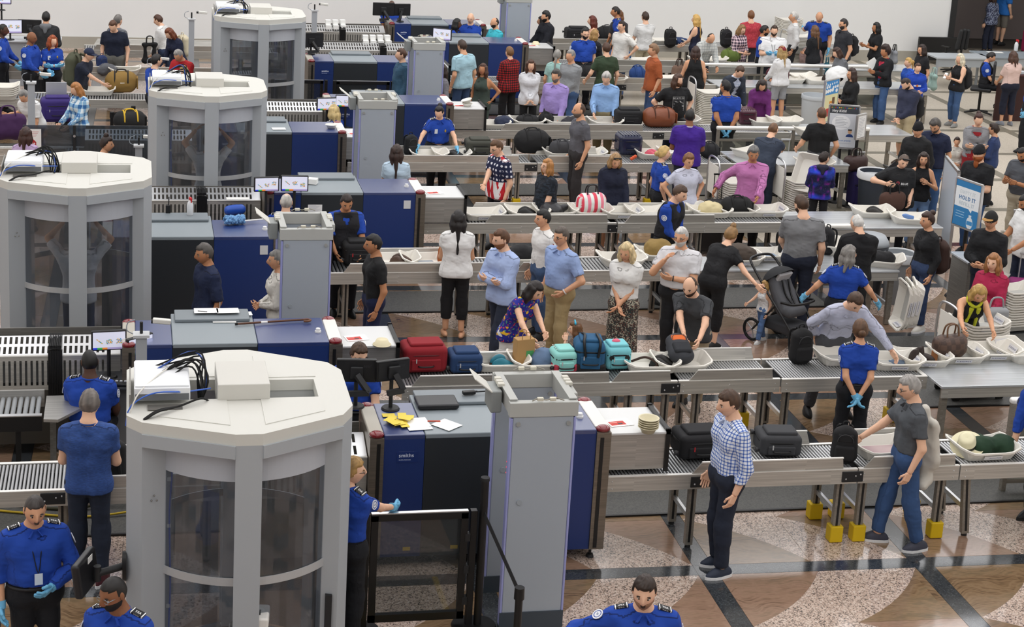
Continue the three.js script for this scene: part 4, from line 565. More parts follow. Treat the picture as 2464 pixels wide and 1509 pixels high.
  const curl = o.curl ?? .55; for (const [A, sg] of [[AL, 1], [AR, -1]]) { let h = handGeo(curl, lod ? 1 : 0).clone(); const m = handM(A, sg), xs = V(0, 0, 0); const flip = new THREE.Vector3().setFromMatrixColumn(m, 0).dot(V(0, 0, 1)) < 0 && new THREE.Vector3().setFromMatrixColumn(m, 0).dot(V(0, 1, 0)) < .3; if (flip) { const mm = new THREE.Matrix4().makeScale(-1, 1, 1); h.applyMatrix4(mm); const q = h.attributes.position, nn = h.attributes.normal; for (let i = 0; i < q.count; i += 3) for (const at_ of [q, nn]) { const t = [at_.getX(i), at_.getY(i), at_.getZ(i)]; at_.setXYZ(i, at_.getX(i + 2), at_.getY(i + 2), at_.getZ(i + 2)); at_.setXYZ(i + 2, ...t); } } h.applyMatrix4(m); skin.push(paint(h, skc)); if (o.gl) { const gg = handGeo(curl, lod ? 1 : 0).clone(); const q = gg.attributes.position, nn = gg.attributes.normal; for (let i = 0; i < q.count; i++) q.setXYZ(i, q.getX(i) + nn.getX(i) * .003, q.getY(i) + nn.getY(i) * .003, q.getZ(i) + nn.getZ(i) * .003); if (flip) { gg.applyMatrix4(new THREE.Matrix4().makeScale(-1, 1, 1)); for (let i = 0; i < q.count; i += 3) for (const at_ of [q, nn]) { const t = [at_.getX(i), at_.getY(i), at_.getZ(i)]; at_.setXYZ(i, at_.getX(i + 2), at_.getY(i + 2), at_.getZ(i + 2)); at_.setXYZ(i + 2, ...t); } } gg.applyMatrix4(m); part(g, 'glove', [gg, new THREE.CylinderGeometry(.04, .034, .06, 10).applyMatrix4(new THREE.Matrix4().makeRotationFromQuaternion(new THREE.Quaternion().setFromUnitVectors(V(0, 1, 0), A.E.clone().sub(A.W).normalize())).setPosition(lp(A.W, A.E, .06)))], GLOVE, 'light blue nitrile glove'); } }
  const bare = o.sh === 'bare', ft = []; for (const G of [LL, LR]) { const sg = G === LL ? 1 : -1, m = new THREE.Matrix4().makeRotationY(sg * (o.toe ?? .22)).setPosition(G.A.x, G.A.y - .085, G.A.z - .035); if (o.sh === 'bare') skin.push(paint(footGeo.clone().applyMatrix4(m), skc)); else { const [c0, c1] = Array.isArray(o.sh) ? o.sh : [o.sh ?? 0x111214, 0x151515], k = shoeGeo('s'); const sh = part(g, 'shoe', k[0].clone().applyMatrix4(m), M(c0, .6)); if (lod < 2) part(sh, 'sole', k[1].clone().applyMatrix4(m), M(c1, .7)); } }
  part(g, 'body', merge(skin), M(0xffffff, .62, 0, { vertexColors: true }));
  // -- trousers, skirt
  const [bc, bl = 1, bfl = .012] = o.bot || [0x17191f]; const shY = o.top ? o.top[2] ?? .9 : .9;
  if (bl !== 'skirt') { const f1 = bl === 1 ? .97 : bl, t = .013; const bs = [...torso(t - .004).slice(0, 2), ...legB(LL, t, f1, .035, bfl), ...legB(LR, t, f1, .035, bfl), bone(hipL, hipR, (fem ? .112 : .104) * (1 + (b - 1) * .8) + t - .004, (fem ? .112 : .104) * (1 + (b - 1) * .8) + t - .004, .04)]; const tr_ = surf(bs, cell, { wr: .005, sd, cuts: [[waist.x, waist.y - .045, waist.z, 0, Math.cos(lean * .5), Math.sin(lean * .5)]] }); part(g, bl < .7 ? 'shorts' : 'trousers', boxuv(tr_), typeof bc === 'string' ? M(0xffffff, .9, 0, { map: patT[bc] }) : cloth(bc)); if (shY > 1 && lod < 2) { const w = waist.clone().add(V(0, -.065, 0)); const ring = []; for (let i = 0; i < 20; i++) { const a = i / 20 * 6.283; ring.push(V(w.x + Math.sin(a) * ((fem ? .085 : .1) * b + .062 * b + .018), w.y + (Math.cos(a) * -.02) * 0, w.z + Math.cos(a) * ((fem ? .085 : .1) * b + .016 + (b > 1.12 ? .05 * (b - .9) * (Math.cos(a) > 0 ? 1.6 : 0) : 0)))); } const cv = new THREE.CatmullRomCurve3(ring, true); part(g, 'belt', new THREE.TubeGeometry(cv, 24, .014, 5, true).translate(0, 0, 0), DARK); } }
  else { const kn = lp(LL.K, LR.K, .5), an = lp(LL.A, LR.A, .5), le = o.skl || .5, e = le < .5 ? lp(piv, kn, le * 2) : lp(kn, an, le * 2 - 1), m = piv.clone().add(V(0, -.05, 0)); part(g, 'skirt', boxuv(surf([...torso(.012).slice(0, 2), bone(m.clone().add(V(.07, 0, 0)), e.clone().add(V(.085, 0, 0)), .125 * (.7 + .3 * b), .135, .05, 1), bone(m.clone().add(V(-.07, 0, 0)), e.clone().add(V(-.085, 0, 0)), .125 * (.7 + .3 * b), .135, .05, 1)], cell, { wr: .006, sd })), typeof bc === 'string' ? M(0xffffff, .9, 0, { map: patT[bc] }) : cloth(bc)); }
  // -- top
  if (o.top) { const [tc, sl = .32, hem = .9, thick = .012, name = 'shirt'] = o.top; const t = thick + (o.tl || 0), bs = [...torso(t)], tmat = typeof tc === 'string' ? M(0xffffff, .88, 0, { map: patT[tc], bumpMap: T.wrinkle, bumpScale: .008 }) : cloth(tc);
    if (sl > .02) bs.push(...armB(AL, t + (sl < .6 ? .008 : .004), 0, sl >= 1 ? .97 : sl, .03), ...armB(AR, t + (sl < .6 ? .008 : .004), 0, sl >= 1 ? .97 : sl, .03)); bs.push(bone(nb.clone().add(V(0, -.05, 0)), nb.clone().add(V(0, o.neck ?? .006, .004).applyEuler(e1)), .075 + t * .5, .056 + t, .03, 1)); bs.push(bone(tL, nb, .045 + t, .04 + t, .035), bone(tR, nb, .045 + t, .04 + t, .035));
    const hy_ = hem - .95, cutO = hem > 1 ? waist.clone().add(V(0, hem - 1.08, 0)) : V(0, py + hy_, o.back || 0); if (hem < .9) { const e = V(0, py + hy_ - .05, o.back || 0); bs.push(bone(V(.07 * b, py - .02, o.back || 0), e.clone().add(V(.075 * b, 0, 0)), .112 * (1 + (b - 1) * .8) + t, .118 * b + t + (o.flare || 0), .06), bone(V(-.07 * b, py - .02, o.back || 0), e.clone().add(V(-.075 * b, 0, 0)), .112 * (1 + (b - 1) * .8) + t, .118 * b + t + (o.flare || 0), .06)); }
    const hl = hem > 1 ? lean * .5 : 0, cuts = [[cutO.x, cutO.y, cutO.z, 0, -Math.cos(hl), -Math.sin(hl)]]; if (sl <= .02) { for (const sg of [1, -1]) { const q = up(sg * (wS - .03), 1.39, 0); const nn = V(sg, .25, 0).applyEuler(e1).normalize(); cuts.push([q.x, q.y, q.z, nn.x, nn.y, nn.z, .2]); } const q = up(0, 1.39, .0), nn = V(0, .5, .86).applyEuler(e1).normalize(); }
    if (o.vneck) { const q = up(0, 1.4, .075), nn = V(0, .35, .93).applyEuler(e1).normalize(); cuts.push([q.x, q.y, q.z, nn.x, nn.y, nn.z, o.vneck]); }
    const sh = part(g, name, boxuv(surf(bs, cell, { wr: thick > .018 ? .0085 : .0065, sd: sd + 9, cuts })), tmat);
    if (o.col !== undefined) { const cm = M(typeof o.col === 'number' && o.col > 1 ? o.col : typeof tc === 'number' ? tc : 0xc4cfe6, .9), ring = []; for (let i = 0; i <= 18; i++) { const a = .28 + i / 18 * (6.283 - .56); ring.push(V(Math.sin(a) * .068, 1.478 - .03 * Math.max(0, Math.cos(a)), -.008 + Math.cos(a) * .068)); } const gg = new THREE.TubeGeometry(new THREE.CatmullRomCurve3(ring.map(p => up(p.x, p.y, p.z))), 22, .013, 5); part(sh, 'collar', gg, cm); const tips = []; for (const sg of [1, -1]) tips.push(bar(up(sg * .02, 1.455, .066).toArray(), up(sg * .052, 1.418, .094 + (b - 1) * .05).toArray(), .036, .007)); part(sh, 'collar_tip', tips[0], cm); part(sh, 'collar_tip', tips[1], cm); }
    if (o.in !== undefined && lod < 2) part(sh, 'inner_shirt', boxuv(surf([bone(up(0, 1.46, .045), up(0, 1.12, .075), .035, .05, .03)], cell, {})), cloth(o.in)); 
    if (o.hood) part(sh, 'hood', surf([bone(up(.06, 1.47, -.075), up(-.06, 1.47, -.075), .055, .055), bone(up(0, 1.46, -.1), up(0, 1.36, -.13), .06, .035), bone(up(.085, 1.47, .01), up(.06, 1.47, -.07), .035, .05), bone(up(-.085, 1.47, .01), up(-.06, 1.47, -.07), .035, .05)], cell), cloth(o.hood === true ? tc : o.hood));
    if (o.band) part(sh, 'print', DEC(up, .26, .3, 1.2, .02, b, t), decal(bandTex)); if (o.blue) part(sh, 'print', DEC(up, .24, .1, 1.27, .05, b, t), decal(blueTex)); if (o.co) part(sh, 'print', DEC(up, .22, .09, 1.2, .012, b, t), decal(coTex));
    if (o.print) part(sh, 'print', DEC(up, o.print[1], o.print[2], o.print[3] ?? 1.27, (o.print[4] || 0), b, t), o.print[0]);
    if (o.vest !== undefined) { const vs = surf([...torso(.03), bone(tL, nb, .075, .08, .04), bone(tR, nb, .075, .08, .04)], cell, { wr: .004, sd: sd + 5, cuts: [[0, py + .03, 0, 0, -1, 0], ...[1, -1].map(sg => { const q = up(sg * (wS - .012), 1.4, 0), nn = V(sg, .1, 0).applyEuler(e1); return [q.x, q.y, q.z, nn.x, nn.y, nn.z, .25]; }), ...[[1.45, .062], [1.4, .056], [1.34, .048], [1.28, .036], [1.22, .026]].map(([yy, rad]) => { const q = up(0, yy, .07 + (b - 1) * .1), nn = V(0, .1, .99).applyEuler(e1); return [q.x, q.y, q.z, nn.x, nn.y, nn.z, rad]; }), (() => { const q = up(0, 1.475, 0), nn = V(0, 1, 0).applyEuler(e1); return [q.x, q.y, q.z, nn.x, nn.y, nn.z, .2]; })()] }); part(g, 'vest', boxuv(vs), cloth(o.vest)); }
    if (o.off) { const O = o.off === 2 ? .032 : .014; for (const sg of [1, -1]) { const a = up(sg * .075, 1.462, -.01), c = up(sg * (wS + .005), 1.43, -.008); const bw = bar(a.toArray(), c.toArray(), .07, .012); if (o.off !== 2) { const e = new THREE.BoxGeometry(.1, .014, .062); const dir = c.clone().sub(a).normalize(), q = new THREE.Quaternion().setFromUnitVectors(V(1, 0, 0), dir); e.applyQuaternion(q); const cc = lp(a, c, .62).add(V(0, .026 + t, 0).applyEuler(e1)); part(sh, 'shoulder_board', e.translate(cc.x, cc.y, cc.z), decal(tsaTex)); }
        const A = sg > 0 ? AL : AR, pt = lp(A.S, A.E, .3), dr = A.E.clone().sub(A.S).normalize(), outv = V(sg, .1, 0).applyEuler(e1).addScaledVector(dr, -dr.dot(V(sg, .1, 0).applyEuler(e1))).normalize(); const disk = new THREE.CylinderGeometry(.042, .042, .006, 14); disk.applyQuaternion(new THREE.Quaternion().setFromUnitVectors(V(0, 1, 0), outv)); const pc = pt.clone().addScaledVector(outv, .053 * gA + t + .008); part(sh, 'shoulder_patch', disk.translate(pc.x, pc.y, pc.z), decal(patchTex)); }
      const qe1 = new THREE.Quaternion().setFromEuler(e1), bz = .098 + t + (b - 1) * .07 + (o.off === 2 ? .02 : 0) + (fem ? .035 : 0); const bq = up(.085, 1.31, bz + .002); part(sh, 'badge', S(.022, 0, 0, 0, .8, 1.3, .25, 8).applyQuaternion(qe1).translate(bq.x, bq.y, bq.z), M(0xd1b25a, .35, .7)); const nq = up(-.085, 1.3, bz + .002); part(sh, o.off === 3 ? 'id_card' : 'name_tag', (o.off === 3 ? B(.055, .085, .004) : B(.06, .014, .005)).applyQuaternion(qe1).translate(nq.x, nq.y, nq.z), M(0xdfe3e8, .4)); }
  }
  if (o.jacket) { const [jc, jhem = .88, jsl = 1] = o.jacket; const t = .03, bs = [...torso(t), ...armB(AL, t - .006, 0, jsl >= 1 ? .97 : jsl, .03), ...armB(AR, t - .006, 0, jsl >= 1 ? .97 : jsl, .03), bone(tL, nb, .07, .075, .04), bone(tR, nb, .07, .075, .04)]; const hipc = V(0, py + jhem - .95, 0); if (jhem < .9) bs.push(bone(V(.07, py, 0), V(.08, py + jhem - 1, 0), .13, .13, .05), bone(V(-.07, py, 0), V(-.08, py + jhem - 1, 0), .13, .13, .05)); const q = up(0, 1.2, .12), nn = V(0, .0, 1).applyEuler(e1); const cs = [[0, hipc.y, 0, 0, -1, 0]]; for (const [yy, rad] of [[1.4, .09], [1.28, .075], [1.16, .07], [1.04, .07], [.94, .07]]) { const qq = up(0, yy, .075); cs.push([qq.x, qq.y, qq.z, nn.x, nn.y, nn.z, rad]); } const qt = up(0, 1.487, 0), nt = V(0, 1, 0).applyEuler(e1); cs.push([qt.x, qt.y, qt.z, nt.x, nt.y, nt.z, .2]); part(g, o.jn || 'jacket', boxuv(surf(bs, cell, { wr: .006, sd: sd + 4, cuts: cs })), typeof jc === 'string' ? M(0xffffff, .88, 0, { map: patT[jc] }) : cloth(jc)); }
  // -- hair, hats, beard, glasses
  const hd = (name, geo, mat, lab) => part(g, name, (Array.isArray(geo) ? merge(geo) : geo).applyMatrix4(hm), mat, lab), hmat = o.hair && M(o.hair[1], .62);
  const hs = o.hair ? o.hair[0] : 'short';
  if (o.hair) {
    const L = [];
    if (hs === 'buzz') L.push(shell(lod, scalp, .004, .001)); else if (hs === 'bald') L.push(shell(lod, bald, .007, .002)); else if (hs === 'short') L.push(shell(lod, scalp, .014, .006), S(.05, 0, .088, .022, 1.2, .5, 1.05, 10)); else if (hs === 'full') L.push(shell(lod, scalp, .026, .009), S(.055, 0, .09, .025, 1.3, .6, 1.1, 10)); else if (hs === 'afro') L.push(shell(lod, scalp, .05, .014)); else if (hs !== 'none') L.push(shell(lod, scalp, .018, .005));
    const hb = []; const q = (x, y, z) => V(x, y, z);
    if (hs === 'long' || hs === 'mid' || hs === 'bob' || hs === 'wavy') { const len = hs === 'long' ? .4 : hs === 'mid' ? .27 : hs === 'wavy' ? .32 : .16, fw = hs === 'bob' ? .0 : .01, n = 5; for (let i = 0; i < n; i++) { const a = (i / (n - 1) - .5) * 3.9, x = Math.sin(a) * .073, z = -Math.cos(a) * .072 - .008; const bx = x * 1.15, bz = Math.min(z * 1.05, .03) - .02 - Math.max(0, -lean) * .1; hb.push(bone(q(x * .85, .05, z * .85), q(bx, -.07, z * 1.05), .04, .036, .03), bone(q(bx, -.07, z * 1.05), q(bx * (hs === 'wavy' ? 1.35 : 1.05), -.08 - len * (Math.abs(i - 2) === 2 ? .7 : 1) * .9 - (i === 2 ? .0 : 0), bz), .034, .018, .035)); } }
    if (hs === 'pony') hb.push(bone(q(0, .04, -.095), q(0, .01, -.14), .025, .03, .02), bone(q(0, .01, -.14), q(0, -.18, -.13), .032, .012, .02)); if (hs === 'bun') hb.push(bone(q(0, .1, -.08), q(0, .105, -.085), .045, .045, .02)); if (hs === 'topbun') hb.push(bone(q(0, .14, -.02), q(0, .15, -.02), .045, .042, .02)); if (hs === 'lowbun') hb.push(bone(q(0, -.01, -.11), q(0, -.01, -.115), .045, .045, .02)); if (hs === 'tail') hb.push(bone(q(0, -.05, -.08), q(0, -.28, -.11), .03, .015, .02));
    if (hb.length) { const hg2 = surf(hb, lod ? .015 : .0115, { wr: .003, sd }); hg2.setAttribute('uv', new THREE.BufferAttribute(new Float32Array(hg2.attributes.position.count * 2), 2)); L.push(hg2); }
    if (L.length) { const hg3 = merge(L), q3 = hg3.attributes.position, cc = new Float32Array(q3.count * 3); for (let i = 0; i < q3.count; i++) { const X = q3.getX(i), Y = q3.getY(i), Z = q3.getZ(i), k = 1 + .42 * noise3(Math.atan2(X, -Z) * 13 + sd, Y * 16, sd) + .25 * noise3(X * 130, Y * 45, Z * 130); cc[3 * i] = hairC.r * k; cc[3 * i + 1] = hairC.g * k; cc[3 * i + 2] = hairC.b * k; } hg3.setAttribute('color', new THREE.BufferAttribute(cc, 3)); hd('hair', hg3, M(0xffffff, .5, 0, { vertexColors: true })); }
  }
  if (o.cap !== undefined) { const capm = shell(lod, (x, y, z) => y > .16 - .05 * z ? 1 : 0, .02, 0), c = hd('cap', capm, M(o.cap, .8)); const br = S(.075, 0, 0, 0, 1, .12, .9, 12).translate(0, .048, .115); part(c, 'brim', br.applyMatrix4(hm), M(o.brim ?? o.cap, .8)); }
  if (o.beanie !== undefined) hd('beanie', [shell(lod, (x, y, z) => y > .08 ? 1 : 0, .022, 0), S(.07, 0, .1, -.02, 1, .7, 1, 12)], M(o.beanie, .95));
  if (o.beard !== undefined) hd('beard', o.bl ? [shell(lod, beardM, .022, .005), S(.05, 0, -.15, .065, .8, 1.5, .7, 10)] : shell(lod, beardM, .007, .002), M(o.beard, .8)); if (o.st8 !== undefined) hd('moustache', shell(lod, stache, .008, .001), M(o.st8, .8));
  if (o.gls !== undefined && lod < 2) { const R = []; for (const sg of [-1, 1]) { R.push(new THREE.TorusGeometry(.021, .0022, 5, 14).scale(1.15, .8, 1).translate(sg * .031, .006, .098), bar([sg * .054, .01, .096], [sg * .078, .005, -.005], .004, .004)); } R.push(bar([-.01, .01, .1], [.01, .01, .1], .004, .004)); hd('glasses', merge(R), M(o.gls, .4)); } else if (o.gls !== undefined) hd('glasses', [B(.12, .006, .006, 0, .012, .1)], M(o.gls, .4));
  if (o.sung) hd('sunglasses', [B(.13, .03, .012, 0, .1, .075)], BLACK);
  if (o.bow) hd('hair_bow', [S(.045, .04, 0, 0, 1, .7, .4), S(.045, -.04, 0, 0, 1, .7, .4)].map(q => q.translate(.02, .12, .0)), M(o.bow, .6)); if (o.scarf) { const ring = []; for (let i = 0; i < 14; i++) { const a = i / 14 * 6.283; ring.push(up(Math.sin(a) * .085, 1.47 - .03 * Math.cos(a), Math.cos(a) * .085)); } part(g, 'scarf', [new THREE.TubeGeometry(new THREE.CatmullRomCurve3(ring, true), 26, .026, 6, true), rod(up(.05, 1.42, .1), up(.07, 1.12, .16), .03, .02), rod(up(-.04, 1.42, .1), up(-.06, 1.2, .16), .03, .02)], cloth(o.scarf)); }
  if (o.lany) { const a = up(.06, 1.46, .02), c = up(0, 1.16, .145 + (b - 1) * .3), d = up(-.06, 1.46, .02); part(g, 'lanyard', tube([a, lp(a, c, .5).add(V(0, 0, .035)), c, lp(d, c, .5).add(V(0, 0, .035)), d], .004, 4, 24), BLACK); part(g, 'id_card', B(.06, .09, .004).translate(c.x, c.y - .04, c.z + .01), M(0xdfe6ee, .4)); }
  if (o.radio) { const q = V(o.radio * .13 * b, py + .05, (o.rz || 0) - .07); part(g, 'radio', [B(.05, .12, .035).translate(q.x, q.y, q.z), C(.006, .005, .12, q.x + .01, q.y + .12, q.z, 6)], BLACK); }
  if (o.watch) { for (const A of [AL]) { const d = A.W.clone().sub(A.E).normalize(), t = new THREE.TorusGeometry(.032, .008, 5, 12); t.applyQuaternion(new THREE.Quaternion().setFromUnitVectors(V(0, 0, 1), d)); const c = lp(A.W, A.E, .08); part(g, 'wristwatch', t.translate(c.x, c.y, c.z), M(o.watch, .4)); } }
  if (o.line) { const [lc, wd] = o.line; for (const A of [AL, AR]) { const pts = []; for (const t of [.05, .3, .55, .8]) { const p = t < .5 ? lp(A.S, A.E, t * 2) : lp(A.E, A.W, t * 2 - 1); pts.push(p.add(V(Math.sign(A.S.x) * .062, 0, 0).applyEuler(e1))); } part(g, 'sleeve_stripe', tube(pts, wd || .012, 5, 16), cloth(lc)); } }
  g.userData.px = undefined; delete g.userData.px;
  return { g, root, s, th, up, AL, AR, py, world: p => g.localToWorld ? p.clone().multiplyScalar(s).applyAxisAngle(V(0, 1, 0), th).add(root) : p };
}
function DEC(up, w, h, y, z, b, t) { // print on the chest (z>=0) or back (z<0): a patch bent round the body
  const n = 8, m = 4, p = [], uv = [], ix = [], sg = z < 0 ? -1 : 1; for (let j = 0; j <= m; j++) for (let i = 0; i <= n; i++) { const x = (i / n - .5) * w, yy = y + (j / m - .5) * h, k = .5 * (x / .2) ** 2; const q = up(x * sg, yy, sg * (.112 + t + Math.abs(z) + (b - 1) * .1 - .05 * k)); p.push(q.x, q.y, q.z); uv.push(i / n, j / m); } for (let j = 0; j < m; j++) for (let i = 0; i < n; i++) { const a = j * (n + 1) + i, c = a + n + 1; ix.push(a, a + 1, c + 1, a, c + 1, c); } const g = new THREE.BufferGeometry(); g.setAttribute('position', new THREE.BufferAttribute(new Float32Array(p), 3)); g.setAttribute('uv', new THREE.BufferAttribute(new Float32Array(uv), 2)); g.setIndex(ix); g.computeVertexNormals(); return g;
}
// ---------------------------------------------------------------- the people in the hall
const BK = 0x14100e, DB = 0x2c1d13, BR = 0x46301f, LB = 0x6e4d30, BL = 0xc9a769, GR = 0x85827d, WH = 0xd0cec9, RD = 0x8a4420, AU = 0x5a2f1b, JE = 0x2a3a58, JL = 0x5573a0, KH = 0xb09b74, NV = 0x161c33, CB = 0x15161a, CH = 0x34363b;
const off = (l, u, v, H, f, o = {}) => person(l, u, v, H, f, { off: 1, col: 1, bot: [0x0f1117], hair: ['short', DB], ...o, top: [OFFB, o.long ? 1 : .34, 1.03] });
// front row
off('officer with blue gloves standing at the left edge, shaved head, long sleeves', 85, 1198, 1.78, 12, { long: 1, sk: 1, hair: ['buzz', 0x3a3431], hp: 16, b: 1.14, L: [-.1, -.33, .24, [.9, -.5, -.3]], R: 'down', gl: 1, lany: 1, st8: 0x4a3a30 });
off('bearded officer with clear glasses at the bottom, beside the black wall monitor', 265, 1394, 1.8, -28, { long: 1, sk: 3, hair: ['buzz', BK], beard: 0x16100c, gls: 0x8f979d, hp: 14, hy: -20 });
off('officer with dark hair and moustache at the bottom, stretching one arm out', 1553, 1392, 1.8, -12, { long: 1, b: 1.25, sk: 0, hair: ['short', DB], st8: 0x3a2618, beard: 0x9a7258, hp: 12, hy: -8, R: [.44, -.2, .12, [.2, -.3, -.9]], lany: 1, curl: 1.2 });
person('man in heather blue polo and dark jeans, back turned, left of the nearest scanner', 217, 939, 1.82, 172, { top: ['heather', .3, .86], bot: [0x1d2638], hair: ['short', 0x6e6660], L: 'belly', R: 'belly', hp: 18, col: 0x2f4a86, sh: [0x4a1420, 0xe6e6e6] });
off('officer seated at left with close-cropped dark hair, back turned to camera', 215, 843, 1.8, 165, { st: 'sit', drop: .42, b: 1.15, sk: 4, hair: ['buzz', 0x0c0a09], A: 'table', hy: 25 });
off('blonde officer with glasses resting her gloved hand on the black gate', 852, 1102, 1.72, 140, { f: 1, hair: ['short', 0xa5814a], gls: 0x2a2020, hy: -45, R: [968, 1224, 1.06, .8, -.7], L: 'down', gl: 1, sk: 0 });
off('officer with glasses peering over the two black monitors', 869, 830, 1.74, -10, { hair: ['short', BR], gls: 0x1a1a1a, hy: 30, A: 'table', hp: 20 });
person('man in blue gingham shirt and dark jeans standing by the frontmost conveyor', 1750, 942, 1.84, -84, { b: 1.1, top: ['gingham', 1, .97], bot: [0x1b2334], hair: ['short', BR], col: 0xc7d3ea, hp: 14, sh: [0x252f42, 0xececec], L: 'down', R: 'down', toe: .1 });
person('grey-haired man in grey polo and jeans pressing on the black backpack', 2184, 906, 1.8, -98, { top: [0x4f5358, .33, 1.0], bot: [0x33507c], hair: ['short', 0x9a9691], gls: 0x1a1a1a, col: 1, hp: 16, R: [2052, 1066, .98, .4, -.8], L: 'down', st: 'step', sf: -1, sh: [0x3a3c4a, 0xe0e0e0] });
off('officer with hair clip and gloved hands clasped behind her back', 2072, 771, 1.68, 168, { f: 1, sk: 1, hair: ['lowbun', 0x5a3d24], A: 'behind', gl: 1, radio: 1 });
off('officer bending at the right edge of the frontmost lane', 2500, 900, 1.8, -60, { long: 1, lean: 30, A: 'low' });
// between lanes 2 and 3
person('man in pale lavender shirt bending over the tray with both arms spread', 2068, 711, 1.82, 4, { lean: 38, hp: 22, b: 1.05, top: [0xb9bccf, 1, .95], bot: [0x4c4d52], hair: ['short', BR], col: 1, L: [2158, 862, .92, .9, .1], R: [1960, 812, .95, .9, .1], sh: 0x151517, st: 'wide' });
person('blonde woman with yellow scarf and black top leaning over trays', 2362, 692, 1.66, -8, { f: 1, lean: 38, hp: 15, top: [0x17181b, 0, .95], bot: [0x17181c], hair: ['bob', 0xb08d4e], scarf: 0xd6dc34, L: [2396, 820, .98, .6, -.4], R: [2322, 838, .95, .6, -.4], sk: 1 });
person('girl with long straight hair and raspberry hoodie holding a luggage handle', 2392, 612, 1.66, -50, { f: 1, top: [0xa61f46, 1, .88, .02], hood: true, bot: [0x1a1c22], hair: ['long', 0x9c6a3e], R: 'table', L: 'table', sk: 0 });
person('man in black jacket wearing a black cap with tan brim', 2386, 511, 1.78, -50, { top: [0x17181b, 1, .9, .018], bot: [0x1c2233], hair: ['buzz', DB], cap: 0x161616, brim: 0xa67c42, gls: 0x151515, A: 'belly', sk: 1 });
person('man in white printed t-shirt at the right edge', 2462, 470, 1.8, -85, { b: 1.15, top: [0xe6e6e4, .38, .84, .016], bot: [0x202a40], hair: ['buzz', BK], beard: 0x1c1512, hp: 30, A: 'table', sk: 2 });
person('dark-haired woman in black carrying three white trays at her side', 2232, 512, 1.68, -80, { f: 1, top: [0x16171a, 1, .9], bot: [0x2c3d5e], hair: ['bun', 0x38231a], R: 'down', L: 'down', sk: 1, sh: [0xdcd8ce, 0xe6e6e6] });
off('grey-haired female officer seen from behind with gloved hands low', 2046, 592, 1.66, 160, { f: 1, sk: 1, b: 1.1, hair: ['bob', 0x7c7873], hy: -60, A: 'side', gl: 1 });
person('white-haired man in black jacket, back turned, at the cream railing', 2058, 517, 1.76, 172, { top: [0x131417, 1, .86, .02], bot: [0x17181c], hair: ['bald', WH], A: 'table', hp: 30, hy: 20 });
person('man in grey t-shirt with keys on his jeans pushing the stroller', 1925, 471, 1.9, 162, { b: 1.15, top: [0x7d7e80, .36, .9], bot: [0x1c2233], hair: ['short', BR], beard: 0x3a2618, hy: 30, hp: 25, L: 'table', R: 'down' });
person('toddler with curly blond hair and white top beside the stroller', 1840, 676, .86, -70, { f: 1, top: [0xe2e2e2, .02, .88], bot: [JL], hair: ['wavy', 0xb08a52], R: 'reach', L: 'down', sh: [0xe8e8e6, 0xe0e0e0], st: 'step' });
person('woman in black with hair knot leaning and reaching toward the toddler', 1765, 548, 1.7, 132, { f: 1, lean: 42, top: [0x131316, .3, .9], bot: [0x131316, .8, .002], hair: ['topbun', 0x8c6a40], L: [.1, -.4, .3], R: [1822, 688, .95, .4, -.8], sh: [0x151515, 0xe6e6e6], hp: 5 });
person('bearded man in charcoal t-shirt stooping over the orange backpack', 1658, 671, 1.76, -42, { lean: 24, hp: 12, top: [0x404245, .34, .86], bot: [0xa2937a], hair: ['bald', BR], beard: 0x3a2416, L: [1672, 862, .95, .7, -.3], R: [1652, 846, .97, .7, -.3], sk: 0 });
person('white-haired man with goatee and glasses in white polo, arms crossed', 1640, 549, 1.8, -38, { b: 1.25, top: [0xd9d8da, .36, 1.0], bot: [0x16171b], hair: ['short', 0xc9c6c1], beard: 0xc9c6c1, gls: 0x16181c, col: 1, A: 'crossed', R: [-.08, -.02, .22, [.6, -1, .2]], sk: 1, watch: 0x222222 });
person('blonde woman in knotted white shirt and long patterned skirt', 1506, 587, 1.7, -38, { f: 1, top: [0xe7e6e2, .36, 1.0, .016], bot: ['paisley', 'skirt'], skl: .96, hair: ['long', 0xd6bf90], A: 'front', hp: 18, sk: 1, sh: 'bare' });
person('man in light blue polo and khaki trousers with hand on hip', 1350, 548, 1.78, -62, { b: 1.18, top: [0x93a8d2, .38, .99], bot: [0xab966c], hair: ['short', 0x5a5048], gls: 0x1c1c1e, col: 1, L: [.02, -.4, .14, [.9, .1, -.7]], R: 'down', watch: 0xd9d9d9, sk: 1 });
person('man in white long-sleeved top with red and black sleeve stripe', 1306, 506, 1.74, -78, { top: [0xe4e2de, 1, .93], bot: [0x3c5274], hair: ['short', 0x0f0d0c], line: [0x8a1c22, .016], L: 'down', R: 'down', sk: 1 });
person('bearded man in pale blue shirt and dark jeans with folded arms', 1203, 554, 1.8, -60, { top: [0xa9bbe2, 1, .84, .016], bot: [0x22293a], hair: ['short', 0x5a3a22], beard: 0x8a5a36, col: 1, A: 'crossed', hp: 12, hy: -15, sh: 0x2a3038, st: 'step' });
person('barefoot woman in white blouse and black capri trousers, long dark hair', 1104, 508, 1.7, 172, { f: 1, b: 1.08, top: [0xe9e8e5, .22, .86, .016], bot: [0x111114, .8], hair: ['long', 0x17110f], A: 'belly', sk: 1, sh: 'bare' });
person('young man in black t-shirt and navy shorts walking toward the detector', 897, 566, 1.76, -82, { top: [0x141517, .34, .93], bot: [0x131c40, .55, .02], hair: ['short', 0x0d0b0b], L: 'down', R: 'down', sk: 2 });
person('woman in sleeveless floral blouse bending over the paper bag', 1297, 683, 1.66, 38, { f: 1, lean: 30, hp: 14, top: ['floral', .1, .84], bot: [0xe4e2de], hair: ['long', 0x1c1310], L: [1318, 822, .98, .6, -.4], R: [1287, 838, .96, .6, -.4], sk: 0 });
